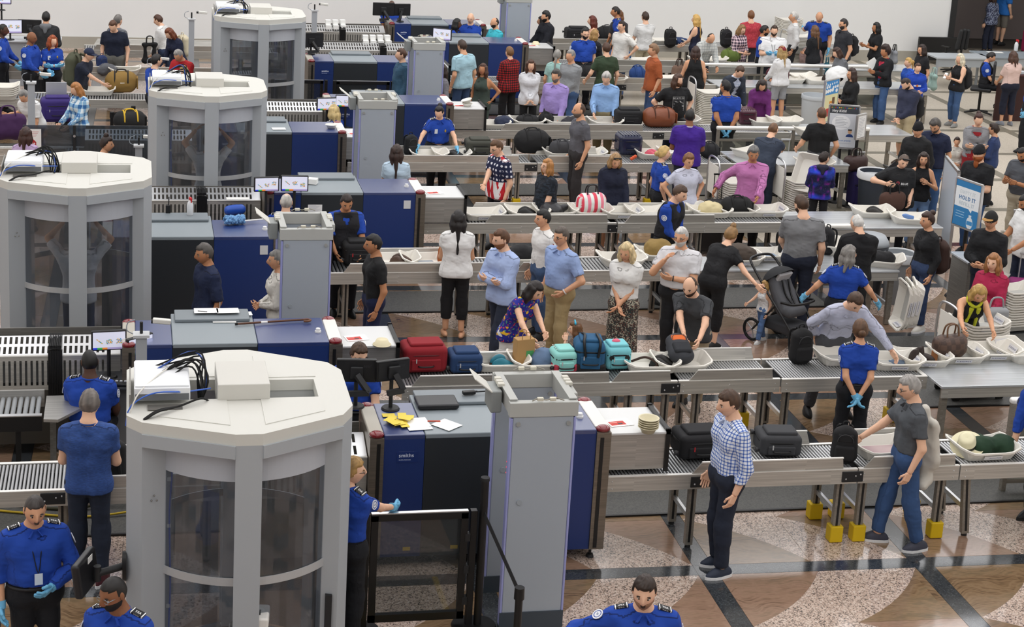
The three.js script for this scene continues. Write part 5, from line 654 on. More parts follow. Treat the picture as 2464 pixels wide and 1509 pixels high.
person('little girl with turquoise bow and brown hair raising one hand', 1384, 775, 1.22, -100, { f: 1, top: ['stripe', .2, .8], bot: [0x8a6f80], hair: ['long', 0x6a4526], bow: 0x35b4d6, L: [-.02, .08, .2, [.6, -1, 0]], R: 'reach' });
person('grey-haired man in navy windbreaker leaving the metal detector', 488, 588, 1.76, -72, { top: [0x1b2645, .5, .86, .02], bot: [0x1b2033], hair: ['short', 0x55504b], A: 'down', sk: 2, hp: 10, line: [0xd8d8d8, .006] });
person('person in cream top half hidden behind the second metal detector', 664, 604, 1.68, -88, { f: 1, top: [0xd9d5cc, 1, .86], bot: [0x17181c], hair: ['short', GR], A: 'belly', sk: 1 });
person('man in white shirt with raised arms inside the left scanner', 183, 600, 1.78, 175, { xz: [-.6, -19.72], top: [0xdfe0e4, .42, .86], bot: [0x223358], hair: ['short', DB], A: 'up', sk: 1 });
person('person in white t-shirt with raised arms inside the third scanner', 508, 340, 1.74, 178, { xz: [1.14, -24.92], top: [0xe9e9e8, .34, .86], bot: [0x26385e], hair: ['short', BR], A: 'up', sk: 1 });
// lanes 3 and 4
off('bald operator seated before the two bright x-ray screens', 690, 466, 1.83, 165, { st: 'sit', drop: .4, hair: ['bald', 0xb9b4ac], A: 'table', sk: 0 });
person('officer in black vest over blue shirt handling a black suitcase', 836, 472, 1.72, 4, { top: [OFFB, .4, 1.0], vest: 0x1b1b20, off: 2, bot: [0x10131c], hair: ['short', 0x23140f], hp: 24, A: 'table', sk: 2, b: 1.1 });
person('officer in black vest and long blue sleeves stooping at the far trays', 1644, 449, 1.78, 42, { top: [OFFB, 1, 1.0], vest: 0x17171b, bot: [0x10131a], hair: ['short', 0x4a3526], off: 2, lean: 12, hp: 16, A: 'front', gl: 1 });
off('blonde female officer with hair bun facing right behind the vest officer', 1600, 353, 1.68, 95, { f: 1, hair: ['lowbun', 0xc3a468], A: 'down', gl: 0 });
person('short-haired woman in pale lavender blouse with hand on hip', 1660, 372, 1.66, 8, { f: 1, b: 1.12, top: [0xc6c9da, .34, .86, .016], bot: [0xdedddb], hair: ['full', 0x7c5434], L: 'hip', R: 'hip', hp: 12, sk: 1 });
person('man in pink shirt with grey hair pulling a suitcase handle', 1815, 355, 1.78, -14, { b: 1.1, top: [0xc078ae, 1, .82, .016], bot: [0x17181d], hair: ['full', 0x6a6866], col: 1, R: [1722, 455, 1.05, .6, -.5], L: [1816, 502, .92, .8, -.2], hp: 16, sk: 2 });
person('woman in navy hoodie with sunglasses on her head', 1484, 373, 1.68, 2, { f: 1, b: 1.1, top: [0x141a30, 1, .84, .022], hood: true, bot: [0x4a5f85, .5], hair: ['bob', 0x9c7a50], sung: 1, hp: 24, A: 'low', sk: 1 });
person('woman with ginger bob and dark velvet top resting a hand on the rollers', 1319, 384, 1.6, -72, { f: 1, b: 1.3, top: ['velvet', .36, .8, .016], bot: [0x17181c], hair: ['bob', 0xa8743e], L: 'low', R: 'down', gls: 0x5a4a3a, hp: -4, sk: 0 });
person('tall balding man in grey t-shirt and dark trousers, barefoot', 1393, 248, 1.88, -82, { top: [0x5b5b61, .34, .9], bot: [0x2d2a2b], hair: ['bald', 0x4a3526], A: 'down', hp: 6, sh: 'bare', sk: 1, beard: 0x6e6258 });
person('teenager in stars and stripes jersey reaching down to a tray', 1190, 339, 1.78, -68, { top: ['flag', .36, .84, .016], bot: [0x12141c, .55, .02], hair: ['short', 0x5a3d24], gls: 0x202020, R: [1146, 500, .86, .3, -.8], L: 'down', hp: 22, print: null });
// lanes 5 and 6
off('dark-haired female officer with arms spread between two trays', 1056, 258, 1.64, 2, { f: 1, b: 1.2, off: 3, hair: ['bun', 0x191315], hy: -28, hp: 18, R: [1000, 362, .9, .6, .2], L: [1102, 364, .9, .6, .2], gl: 1, lean: 12 });
person('woman with long dark hair and pale blue t-shirt, back turned', 955, 349, 1.64, 172, { f: 1, top: [0xbfd4e4, .32, .86], bot: [0x223], hair: ['long', 0x33211a], A: 'belly', sk: 1 });
off('blonde operator with hair clip seated at the two screens', 802, 252, 1.74, -140, { f: 1, st: 'sit', drop: .4, hair: ['bob', 0xd6bd84], A: 'table' });
person('man in purple polo with white piping, back turned', 1661, 263, 1.84, 165, { b: 1.12, top: [0x43218f, .38, .84, .016], bot: [0x1c2233], hair: ['buzz', 0x14100e], col: 0xd9d6e4, A: 'belly', sk: 3 });
off('officer seen from behind with gloved hands clasped at his back', 1746, 194, 1.84, 178, { b: 1.22, hair: ['short', 0x100d0d], A: 'behind', gl: 1, sk: 2, hy: 35, radio: 1 });
person('woman with dark hair and magenta jacket leaning to the trays', 1836, 195, 1.68, -12, { f: 1, lean: 24, hp: 22, top: [0x6d2a70, 1, .86, .018], bot: [0x1a1c24], in: 0xa32032, hair: ['mid', 0x2c211c], A: 'low', sk: 1 });
person('man in dark suit jacket and pale checked shirt bending forward', 1786, 162, 1.78, 18, { lean: 26, top: ['check2', 1, 1.0], jacket: [0x2c3340, .85], bot: [0x232936], hair: ['short', 0x4a3526], A: 'low', hp: 20 });
person('man in black band t-shirt with long hair, hands on hips', 1633, 179, 1.74, 6, { b: 1.3, top: [0x141416, .38, .84, .016], bot: [0x1d2740], hair: ['mid', 0x4a3020], beard: 0x6a4428, A: 'hip', sk: 0, hy: 25, band: 1 });
person('man in slate t-shirt bending to grab a luggage handle', 1864, 296, 1.78, 140, { lean: 28, top: [0x333c4c, .33, .92], bot: [0x1d2638], hair: ['buzz', 0x6a4a30], L: 'low', R: [1890, 372, .98, .8, .2], hp: 10 });
person('man in black t-shirt and grey trousers holding a tray, back turned', 1978, 258, 1.82, 178, { top: [0x131416, .36, .92], bot: [0x4a4b4e], hair: ['buzz', 0x5a3d28], L: [.12, -.4, .24], R: [.05, -.48, .05], sk: 1 });
person('boy in galaxy print hoodie turning his head', 1986, 368, 1.44, 165, { top: ['galaxy', 1, .82, .022], hood: 0x24263a, bot: [0x14151a], hair: ['full', 0x24160f], hy: -60, A: 'belly', sk: 0 });
person('woman in large black lettered t-shirt lifting a laptop', 2180, 376, 1.66, -8, { f: 1, b: 1.45, top: [0x17181b, .4, .84, .02], bot: [0x191b22], hair: ['short', 0x5a4a40], sung: 1, R: [.1, -.12, .26, [1, -.3, -.2]], L: [-.05, -.42, .28], hr: -10, hp: 24, sk: 0, blue: 1 });
person('girl with long dark hair in black sleeveless top', 2224, 368, 1.6, -22, { f: 1, top: [0x121316, 0, .88], bot: [0x6f8cb4], hair: ['long', 0x2c1c14], L: 'strap', R: 'down', sk: 1 });
person('man in navy polo and jeans looking down, behind the girl', 2248, 290, 1.8, -48, { top: [0x1d2540, .36, .88], bot: [0x31507c], hair: ['full', 0x4f4a46], hp: 34, col: 1, A: 'down', sk: 1, beard: 0x5a5048 });
person('man in black leather jacket and black knit cap', 2210, 297, 1.74, -48, { top: [0x191a1c, 1, .84, .026], hood: 0x35373a, bot: [0x17181c], hair: ['buzz', BK], beanie: 0x101012, A: 'down', sk: 1 });
person('woman in grey cardigan and red dress with folded arms', 2357, 275, 1.68, -18, { f: 1, top: [0x8f1a22, 0, .6, .012, 'dress'], vneck: .09, jacket: [0x8b8b8e, .9], jn: 'cardigan', bot: [0x8f1a22, 'skirt'], skl: .6, hair: ['bun', 0x3c1f18], A: 'crossed', hp: 14, sk: 0 });
person('boy in blue long-sleeved top beside the red dress', 2391, 299, 1.5, -125, { top: [0x2b3c66, 1, .84, .016], bot: [0x2b2c30], hair: ['full', 0x2c1c12], A: 'belly', sk: 1 });
person('little girl with ponytail in cream sweater holding a toy', 2304, 331, 1.18, -22, { f: 1, top: [0xcfcac0, 1, .7, .016], bot: ['lace', .8], hair: ['pony', 0x2c1a12], A: 'belly', sk: 1 });
person('man with long ginger beard, black cap and black t-shirt', 2357, 352, 1.8, -62, { b: 1.2, top: [0x16171b, .38, .86, .018], bot: [0x31507c], hair: ['tail', 0x9a6232], beanie: 0x16161a, beard: 0x9c5426, bl: 1, A: 'belly', sk: 0 });
person('man in grey polo reading his phone at the right edge', 2458, 357, 1.78, -62, { b: 1.15, top: [0x505359, .36, .95], bot: [0xb8ae98], hair: ['buzz', BK], beard: 0x15110f, A: 'phone', hp: 30, sk: 2 });
// waiting area
person('man in slate sweater with black backpack and khaki shorts, head bowed', 2174, 189, 1.82, -72, { top: [0x30344a, 1, .9, .016], bot: [0xb7a887, .52, .025], hair: ['buzz', 0x2c1f18], beard: 0x2c1f18, hp: 46, A: 'front', sk: 0, sh: [0x4a3a2a, 0x2a2420] });
person('boy in royal blue hoodie looking at the camera', 2210, 153, 1.5, -6, { top: [0x1740a8, 1, .84, .022], hood: true, bot: [0x18203a], hair: ['short', 0x4a3020], A: 'belly', co: 1 });
person('blonde girl in blue shirt and navy trousers behind the slate sweater', 2186, 140, 1.5, -82, { f: 1, top: [0x2453b4, .36, .84], bot: [0x161c38, .8], hair: ['pony', 0xc29c58], A: 'down', sh: [0xb9b6ae, 0xe0e0dc] });
person('dark-haired woman with glasses and black top by the grey table', 2219, 108, 1.66, -80, { f: 1, top: [0x141519, .34, .86], bot: [0x1a1c24], hair: ['bob', 0x2a1b15], gls: 0x222, A: 'down', sk: 1 });
person('blonde woman in black tank top and jeans with phone', 2311, 130, 1.62, -74, { f: 1, top: [0x131417, 0, .86], bot: [0x3c5880, .93, .002], hair: ['mid', 0xd8cfb6], A: 'phone', sh: [0x8a8a88, 0xe4e4e0], sk: 0, lean: -3 });
person('woman with curly dark hair, black jacket and flared jeans holding papers', 2130, 112, 1.72, -74, { f: 1, top: [0xa8233c, 1, .9], jacket: [0x16171b, .86], bot: [0x3d5a86, 1, .03], hair: ['afro', 0x2a1710], A: 'phone', sk: 2, sh: 0x151515 });
person('woman with long black hair and black clothes before the white wall', 2109, 55, 1.7, -86, { f: 1, top: [0x17181b, .34, .86], bot: [0x15161a], hair: ['long', 0x100c0b], A: 'phone', sk: 2 });
person('man in charcoal shirt with goatee and large black backpack', 2030, 46, 1.84, -84, { b: 1.25, top: [0x2b2c31, .34, .84, .018], bot: [0x1a1d28], hair: ['short', 0x2a2523], gls: 0x222, col: 1, A: 'down', sk: 1, beard: 0x3a3330 });
person('woman in black with long ombre hair carrying a coat', 1961, 62, 1.68, -148, { f: 1, top: [0x141519, 1, .82], bot: [0x141519, 'skirt'], skl: .35, hair: ['long', 0x6a4a30], A: 'belly', sk: 1, sh: 'bare' });
off('bald heavy officer leaning and reaching out a gloved hand', 1972, 31, 1.84, -28, { b: 1.35, lean: 14, hair: ['bald', 0xb98868], hp: 20, R: [1932, 68, 1.28, .4, -.6], L: 'down', gl: 1, sk: 1 });
person('white-haired man in white sweatshirt before the tall tray stack', 1910, 29, 1.8, -104, { b: 1.08, top: [0xdcdcda, .9, .9, .018], bot: [0x25272c], hair: ['short', 0xc4c1bb], A: 'down', sk: 1 });
person('woman with brown hair and grey top bending at the white sack', 2010, 116, 1.64, -84, { f: 1, lean: 18, top: [0x6c6e72, .34, .86], bot: [0x2b2d34], hair: ['mid', 0x3c2419], A: 'table', hp: 20 });
person('woman in white pullover, grey shorts and maroon cap', 1882, 112, 1.7, -162, { f: 1, top: [0xe3e3e3, 1, .88, .02], bot: [0x9a9ca0, .42, .012], hair: ['mid', 0xa88a58], cap: 0x7a1c22, A: 'table', sk: 1, sh: 'bare' });
person('woman in black top with wavy brown hair and glasses behind the posters', 2050, 165, 1.68, -84, { f: 1, top: [0x141517, 1, .84], bot: [0x17181c], hair: ['wavy', 0x35221a], gls: 0x222, A: 'belly', sk: 1 });
person('heavy bearded man in white polo with lanyard and blue gloves', 1864, 62, 1.8, -16, { b: 1.45, top: [0xe6e6e6, .4, .86, .02], bot: [0x22242b], hair: ['short', 0x3a281c], beard: 0x3a281c, A: 'crossed', gl: 1, lany: 1, sk: 0 });
off('dark-bearded officer in profile behind the white polo', 1842, 62, 1.76, 70, { sk: 2, hair: ['short', BK], beard: 0x15100e, A: 'belly', gl: 1 });
person('man in coral red shirt, back turned, against the white wall', 1808, 26, 1.78, 172, { b: 1.12, top: ['coral', .4, .88], bot: [0x2a2c34], hair: ['short', 0x7a4f2e], A: 'belly' });
person('woman with long hair, glasses and pink plaid shirt', 1788, 61, 1.66, 24, { f: 1, top: ['pinkplaid', .7, .82, .018], bot: [0x22242b], hair: ['long', 0x8a6840], gls: 0x333, A: 'belly', hp: 18 });
person('balding man in pale grey plaid shirt leaning over the far lane', 1716, 83, 1.76, 12, { lean: 30, hp: 24, top: ['greyplaid', 1, .9, .018], bot: [0x2b3142], hair: ['bald', 0x1c1512], A: 'table', sk: 1 });
person('blonde woman in navy sleeveless top at the far wall', 1675, 36, 1.68, -128, { f: 1, top: [0x141a33, 0, .86], bot: [0x20242c], hair: ['long', 0xcda55e], A: 'table', sk: 0 });
person('man in white t-shirt and khaki trousers, back turned, far lane', 1553, 29, 1.8, -168, { top: [0xdadad8, .36, .88], bot: [0xb2a78c], hair: ['short', 0x3a2619], A: 'table', sk: 0 });
person('man in white t-shirt with glasses and hand on hip', 1496, 51, 1.78, -58, { top: [0xe2e0da, .4, .84, .018], bot: [0x4a5f85], hair: ['short', 0x24160f], gls: 0x222, L: 'hip', R: 'down', sk: 0 });
person('woman with very long straight hair and charcoal t-shirt, back turned', 1491, 25, 1.7, 176, { f: 1, top: [0x3b3c40, .36, .86], bot: [0x1d2638], hair: ['long', 0x6e4626], A: 'belly' });
off('officer far behind, leaning toward the wall lane', 1480, 17, 1.8, -95, { hair: ['short', 0x1e1613], lean: 8, A: 'low', sk: 2 });
person('red-haired woman with bare shoulders beyond the smiling officer', 1425, 39, 1.68, -105, { f: 1, top: [0xd8a488, 0, .9], bot: [0x2b2d36], hair: ['long', 0x5e2416], A: 'table' });
person('blonde woman in black jacket beside the smiling officer', 1433, 72, 1.66, 130, { f: 1, top: [0x16181f, 1, .86, .02], bot: [0x17181c], hair: ['bob', 0xa07c48], hy: -30, A: 'belly' });
off('smiling officer with dark beard, glasses and round patch', 1409, 68, 1.8, 6, { off: 3, b: 1.18, hair: ['short', BK], beard: 0x1c1411, gls: 0x222, A: 'down', sk: 0 });
person('bearded man in dark navy jacket near the farthest detector', 1313, 28, 1.8, -72, { top: [0x14161f, 1, .84, .022], bot: [0x1c2233], hair: ['full', 0x120e0d], beard: 0x15100e, A: 'table', sk: 1 });
person('woman in black half hidden behind the navy jacket man', 1303, 40, 1.62, -100, { f: 1, top: [0x141417, .34, .86], bot: [0x1c2233], hair: ['long', 0x1a1210], A: 'table', sk: 1 });
// lanes 7 and 8
person('woman in red and black checked shirt, back turned', 1226, 113, 1.7, -156, { f: 1, b: 1.2, top: ['redplaid', .75, .8, .018], bot: [0x131316, .85], hair: ['short', 0x7c5836], A: 'belly', sk: 0 });
person('woman in white button blouse and black trousers looking at camera', 1278, 145, 1.66, -4, { f: 1, top: [0xdcdde0, 1, .8, .018], bot: [0x0f1013], hair: ['long', 0x4a2c1a], A: 'front', sk: 0, col: 1 });
person('man in lavender shirt with grey beard beside the trays', 1338, 169, 1.76, -42, { b: 1.15, top: [0xa18dcb, 1, .9, .016], bot: [0x232328], hair: ['full', 0x4a4642], beard: 0x77716b, col: 1, L: 'low', R: 'down', sk: 1 });
person('grey-haired man in grey zip sweater and jeans', 1373, 121, 1.82, -58, { b: 1.1, top: [0x8d9092, 1, .9, .018], bot: [0x3f5a82], hair: ['short', 0x8b8884], A: 'front', sk: 1 });
person('grey-haired woman in mint top with a braid, back turned', 1342, 121, 1.66, 150, { f: 1, top: [0x9fc6bf, .34, .84], bot: [0x2b2d34], hair: ['tail', 0x8d8a84], A: 'down', sk: 1 });
person('grey-haired man in light blue shirt looking down at a tray', 1459, 177, 1.78, -22, { top: [0x8cb0de, 1, .92, .016], bot: [0x8d8262], hair: ['full', 0xb9b6b0], hp: 30, col: 1, L: 'low', R: 'table', sk: 0 });
person('man in olive green t-shirt and shorts, back turned', 1459, 103, 1.8, -172, { top: [0x33442f, .36, .88], bot: [0x2a2b2a, .52, .02], hair: ['short', 0x4a3020], L: [.16, -.44, .2], R: 'down', sk: 0 });
person('curly-haired man in rust orange shirt and jeans', 1572, 108, 1.82, -88, { b: 1.12, top: [0xa3542c, .5, .84, .018], bot: [0x31486e], hair: ['full', 0x8a6a4e], A: 'down', sk: 1 });
person('dark-haired woman in black sleeveless top, back turned', 1675, 112, 1.7, 165, { f: 1, b: 1.2, top: [0x111214, 0, .8, .016], bot: [0x2c3f62], hair: ['bob', 0x36211a], L: [-.02, -.28, .26], R: 'down', sk: 1 });
person('woman with long brown hair in olive jumpsuit, hand on hip', 1163, 154, 1.64, -32, { f: 1, top: [0x3b4740, 0, .8], in: 0xd9d5cc, bot: [0x3b4740], hair: ['long', 0x4a2c1c], L: 'hip', R: 'down', hp: -4, sk: 2 });
person('tall man in pale aqua short-sleeved shirt and jeans, back turned', 1110, 97, 1.86, -148, { b: 1.1, top: [0xa6cbd8, .38, .84, .018], bot: [0x31486a], hair: ['short', 0x3a281c], hp: 16, A: 'down', sk: 1 });
person('man in denim work shirt waiting left of the fourth detector', 965, 118, 1.78, -84, { b: 1.2, top: [0x33556d, 1, .84, .018], bot: [0x222836], hair: ['short', 0x4a2f1f], A: 'down', sk: 0, hp: 4 });
person('person in striped grey top mostly hidden by the fourth detector', 1062, 155, 1.68, -90, { f: 1, top: [0x77757a, 1, .84], bot: [0x1d2638], hair: ['mid', DB], A: 'down' });
person('man in turquoise polo beside the far hood', 1190, 43, 1.72, -72, { b: 1.15, top: [0x3fb9c8, .4, .9], bot: [0x2a2c34], hair: ['bald', 0x1d1512], beard: 0x2a1c15, A: 'table', sk: 1 });
off('bald white-skinned officer with crossed arms beside far machine', 1133, 32, 1.78, -24, { off: 3, hair: ['bald', 0xcfc6bc], gls: 0x333, A: 'crossed', gl: 1, sk: 0 });
off('female officer with dark braided hair and vest by far machine', 1101, 46, 1.66, 62, { f: 1, vest: 0x14151b, off: 2, hair: ['mid', 0x0e0b0b], A: 'belly', gl: 1, sk: 4 });
off('operator behind the two black monitors at the white wall', 943, 2, 1.74, 2, { hair: ['buzz', 0x5a4033], A: 'table', gl: 1, sk: 3 });
// far left
off('dark-skinned officer at the far left edge facing right', 8, 58, 1.82, 80, { long: 1, sk: 4, hair: ['buzz', 0x0c0a09], R: 'table', L: 'table', gl: 1 });
off('bald dark-skinned officer with glasses in long blue sleeves', 77, 77, 1.76, 62, { long: 1, sk: 3, b: 1.12, hair: ['none', 0x2a1a12], gls: 0x222, R: 'table', L: 'table', gl: 1 });
off('red-haired female officer with folded gloved arms', 127, 86, 1.66, 14, { f: 1, hair: ['mid', 0x9c4a20], A: 'crossed', gl: 1, off: 3, hy: 20 });
person('man in black and grey hooded jacket facing the wall', 111, 29, 1.8, 174, { top: [0x2b2c2e, 1, .78, .026], hood: 0x6e7073, bot: [0x15161a], hair: ['short', 0x14100e], A: 'belly', sk: 1 });
person('man in navy polo with grey backpack straps looking down', 270, 52, 1.81, -14, { b: 1.1, lean: 8, top: [0x141c30, .34, .96], bot: [0x63625c], hair: ['short', 0x5a3a26], hp: 30, A: 'down', sk: 0 });
person('grey-haired man with blue backpack behind the navy polo', 285, 36, 1.78, 140, { top: [0x6d6f74, 1, .88], bot: [0x23283a], hair: ['short', 0x6e6a66], A: 'belly' });
person('dark-haired person in white sweater lifting a black bag', 376, 37, 1.72, -118, { f: 1, lean: 12, top: [0xe1e0dd, 1, .9, .02], bot: [0x2a3650], hair: ['short', 0x4a2a18], A: 'low', hp: 20 });
person('woman with long auburn hair and canvas rucksack stooping', 402, 70, 1.68, -50, { f: 1, lean: 22, top: [0x18203a, 1, .86], bot: [0x1d2233], hair: ['long', 0x6b3518], A: 'low', hp: 25 });
person('white-haired man in red polo bending over papers', 424, 122, 1.74, -40, { b: 1.12, lean: 14, top: [0xb01d22, .4, .86], bot: [0x2a2c34], hair: ['short', 0xa39f9a], hp: 30, A: 'table', sk: 1 });
person('blonde person mostly hidden behind the third scanner', 441, 160, 1.5, -60, { f: 1, top: [0x777, .34, .86], bot: [0x23283a], hair: ['bob', 0xb59a62], A: 'down' });
off('dark-haired officer seen from behind, left of the third scanner', 378, 131, 1.78, 120, { hair: ['short', 0x1a1513], A: 'belly', b: 1.1 });
person('man in navy cap with large olive rucksack reaching for a bag', 217, 118, 1.71, 62, { lean: 18, top: [0x1a2133, .36, .9], bot: [0x14161c], hair: ['buzz', 0x6a4a30], cap: 0x1b2540, R: [258, 208, .98, .3, -.8], L: 'down', sk: 0 });
person('grey-haired woman in white shirt stooping over the purple tote', 52, 220, 1.62, -30, { f: 1, lean: 34, top: [0xe6e6e4, .4, .86, .018], in: 0x1a1f36, bot: [0x2a3248], hair: ['tail', 0x8a8783], R: [16, 275, 1.0, .5, -.6], L: 'low', hp: 18, sk: 1 });
person('woman with wavy ginger hair and blue plaid shirt at the purple suitcase', 178, 201, 1.66, -56, { f: 1, top: ['blueplaid', 1, .76, .018], bot: [0x22263a], hair: ['wavy', 0xa8703c], A: 'table', hp: 24, sk: 0 });
person('woman with very long brown hair and lilac top, back turned, at left', 62, 307, 1.62, 168, { f: 1, top: [0xb9a0c4, .36, .86], bot: [0x20232c], hair: ['long', 0x3a2018], A: 'belly', sk: 1 });
person('woman with dark hair bun in profile behind the left scanner', 258, 330, 1.64, 78, { f: 1, top: [0x1c1d22, .34, .86], bot: [0x20232c], hair: ['topbun', 0x2a1a14], A: 'down', sk: 1 });
// right edge and corridor
person('officer in vest seated at the dark red podium', 2391, 128, 1.68, 62, { f: 1, y: .18, top: [OFFB, .36, 1.0], vest: 0x121318, off: 2, bot: [0x0f1117], st: 'sit', drop: .4, hair: ['short', 0x17110f], A: 'table', hp: 28, sk: 1 });
person('woman in pale pink top and navy capris, back turned at podium', 2439, 124, 1.66, -174, { f: 1, b: 1.12, top: [0xddc0b6, .4, .9, .016], bot: [0x14192c, .8], hair: ['bob', 0x4a3024], A: 'table', sk: 1, sh: [0x7c8088, 0xe0e0dc] });
off('officer cut by the right edge with blue glove', 2482, 160, 1.8, -120, { long: 1, A: 'down', gl: 1 });
person('man in bright blue t-shirt and grey shorts in the corridor', 2424, -44, 1.84, 110, { b: 1.2, top: [0x2a72c4, .4, .84, .018], bot: [0x77726a, .5, .02], hair: ['short', BR], A: 'down', sk: 0 });
person('woman in dark leaf-print blouse in the corridor', 2389, -16, 1.68, -150, { f: 1, b: 1.1, top: ['leaf', .9, .84, .018], bot: [0x1a2033], hair: ['bob', 0x33211a], A: 'down' });
// ---------------------------------------------------------------- trays
const TRAY = M(0xe4e0d6, 0.48), TRAYL = M(0xd9d4c8, 0.55);
const trayG = (() => { const N = 32, ring = (w, d, r, yf) => { const o = []; for (let i = 0; i < N; i++) { const a = i / N * Math.PI * 2, c = Math.cos(a), s = Math.sin(a), n = 9; const k = 1 / Math.pow(Math.pow(Math.abs(c), n) + Math.pow(Math.abs(s), n), 1 / n); o.push([c * k * w / 2, yf(c * k), s * k * d / 2]); } return o; };
  const endy = c => .1 + .045 * sm(.55, 1, Math.abs(c)), rings = [ring(.001, .001, 0, () => .0), ring(.5, .34, .05, () => 0), ring(.62, .44, .06, c => endy(c) - .02), ring(.66, .47, .06, c => endy(c) - .018), ring(.66, .47, .06, endy), ring(.625, .435, .06, endy), ring(.5, .33, .05, () => .014), ring(.001, .001, 0, () => .014)];
  const p = [], ix = []; rings.forEach(r => r.forEach(q => p.push(...q))); for (let j = 0; j < rings.length - 1; j++) for (let i = 0; i < N; i++) { const a = j * N + i, b = j * N + (i + 1) % N, c = a + N, d = b + N; ix.push(a, b, c, b, d, c); } let g = new THREE.BufferGeometry(); g.setAttribute('position', new THREE.BufferAttribute(new Float32Array(p), 3)); g.setIndex(ix); g = g.toNonIndexed(); g.computeVertexNormals(); return norm(g); })();
const flexTex = textTex(160, 64, '#d6d5d6', [['FLEXISPOT', 80, 42, 'bold 27px sans-serif', '#1d2a5c', 'center']]), adTex = textTex(160, 64, '#dcdbdb', [['●', 16, 42, 'bold 26px sans-serif', '#c8372e'], ['Rotterdam', 44, 40, 'bold 20px sans-serif', '#2a3b78']]), figTex = canvas(128, 64, g => { g.fillStyle = '#dedddb'; g.fillRect(0, 0, 128, 64); g.fillStyle = '#4a68a8'; for (let i = 0; i < 3; i++) { g.beginPath(); g.arc(32 + i * 30, 20, 6, 0, 7); g.fill(); g.fillRect(29 + i * 30, 26, 6, 14); g.fillRect(22 + i * 30, 28, 20, 4); g.fillRect(24 + i * 30, 40, 5, 14); g.fillRect(35 + i * 30, 40, 5, 14); } });
const protoTray = {};
function tray(label, pos, turn = 0, kind = 'flex', group = 'white plastic trays') {
  const k = kind; if (!protoTray[k]) { const g = thing('tray', label, 'tray', pos, turn, group); part(g, 'tub', trayG, TRAY); if (k !== 'plain') { const t = k === 'flex' ? flexTex : k === 'ad' ? adTex : figTex; for (const s of [-1, 1]) { const d = plane(.2, .075, .002).rotateX(-.42).rotateY(-s * Math.PI / 2).translate(s * .272, .092, 0); part(g, 'advert', d, decal(t)); } part(g, 'advert', plane(.2, .05, .002).rotateX(.42).translate(0, .05, .222), decal(k === 'fig' ? adTex : t)); part(g, 'liner', B(.44, .003, .28, 0, .017, 0), M(0xb9b8b2, .6)); } protoTray[k] = g; return g; }
  return dup(protoTray[k], label, pos, turn, group);
}
const hold = (t, n) => { n.normalize(); const x = V(.12, 1, 0).addScaledVector(n, -V(.12, 1, 0).dot(n)).normalize(); t.quaternion.setFromRotationMatrix(new THREE.Matrix4().makeBasis(x, n, new THREE.Vector3().crossVectors(x, n))); };
const on = (u, v, h = .8) => at(u, v, h);
function stack(n, pos, turn, where) { for (let i = 0; i < n; i++) tray(`white tray in the stack ${where}${i === n - 1 ? ', topmost' : ''}`, pos.clone().add(V(0, i * .036, 0)), turn + (i * 37 % 5 - 2) * .8, i === n - 1 ? 'flex' : 'plain', 'trays stacked ' + where); }
// ---------------------------------------------------------------- luggage
const fab = (c, r = .85) => M(c, r, 0, { bumpMap: T.weave, bumpScale: .001 });
function suitcase(label, pos, turn, w, h, d, c, o = {}) { // lying on its back: w along x, h up
  const g = thing('suitcase', label, 'suitcase', pos, turn), m = o.hard ? M(c, .3, 0, { clearcoat: .4 }) : fab(c);
  const b = part(g, 'shell', RB(w, h, d, Math.min(h, d) * .22, 0, h / 2 + .01, 0, 3), m); part(b, 'piping', [new THREE.TorusGeometry(.5, .012, 5, 40).scale(w * .99, d * .99, 1).rotateX(Math.PI / 2).translate(0, h * .72, 0)].map(q => { const p = q.attributes.position; for (let i = 0; i < p.count; i++) { const x = p.getX(i) / (w / 2), z = p.getZ(i) / (d / 2), n = 6, l = Math.pow(Math.pow(Math.abs(x), n) + Math.pow(Math.abs(z), n), 1 / n), l2 = Math.hypot(x, z) || 1; p.setX(i, p.getX(i) * l2 / l * 1.0); p.setZ(i, p.getZ(i) * l2 / l); } return q; }), M(o.pc ?? 0x101012, .6));
  if (!o.hard) { part(g, 'top_pocket', RB(w * .74, .05, d * .66, .022, w * .03, h + .018, .01, 2), m); part(g, 'front_pocket', RB(w * .66, h * .42, .03, .014, 0, h * .38, d / 2 + .004, 2), m); part(g, 'zip_pull', B(.012, .045, .006, -w * .22, h * .55, d / 2 + .024), M(o.zip ?? 0xb8b8b8, .4)); } else for (let i = -3; i <= 3; i++) part(b, 'rib', RB(.018, .01, d * .86, .004, i * w / 8, h + .012, 0, 1), m);
  part(g, 'handle', tube([[-.09, h * .35, d / 2 + .005], [-.07, h * .35, d / 2 + .04], [.07, h * .35, d / 2 + .04], [.09, h * .35, d / 2 + .005]], .009, 6, 16), BLACK);
  for (const [wx, wz] of [[-1, -1], [-1, 1]]) { const wh = part(g, 'wheel', [CX_(.026, .024, -w / 2 - .028, h * .3 + (wz > 0 ? .0 : .1), wz * d * .32, 10), B(.04, .03, .03, -w / 2 - .01, h * .3 + (wz > 0 ? 0 : .1), wz * d * .32)], M(0x2a2a2c, .5)); }
  return g;
}
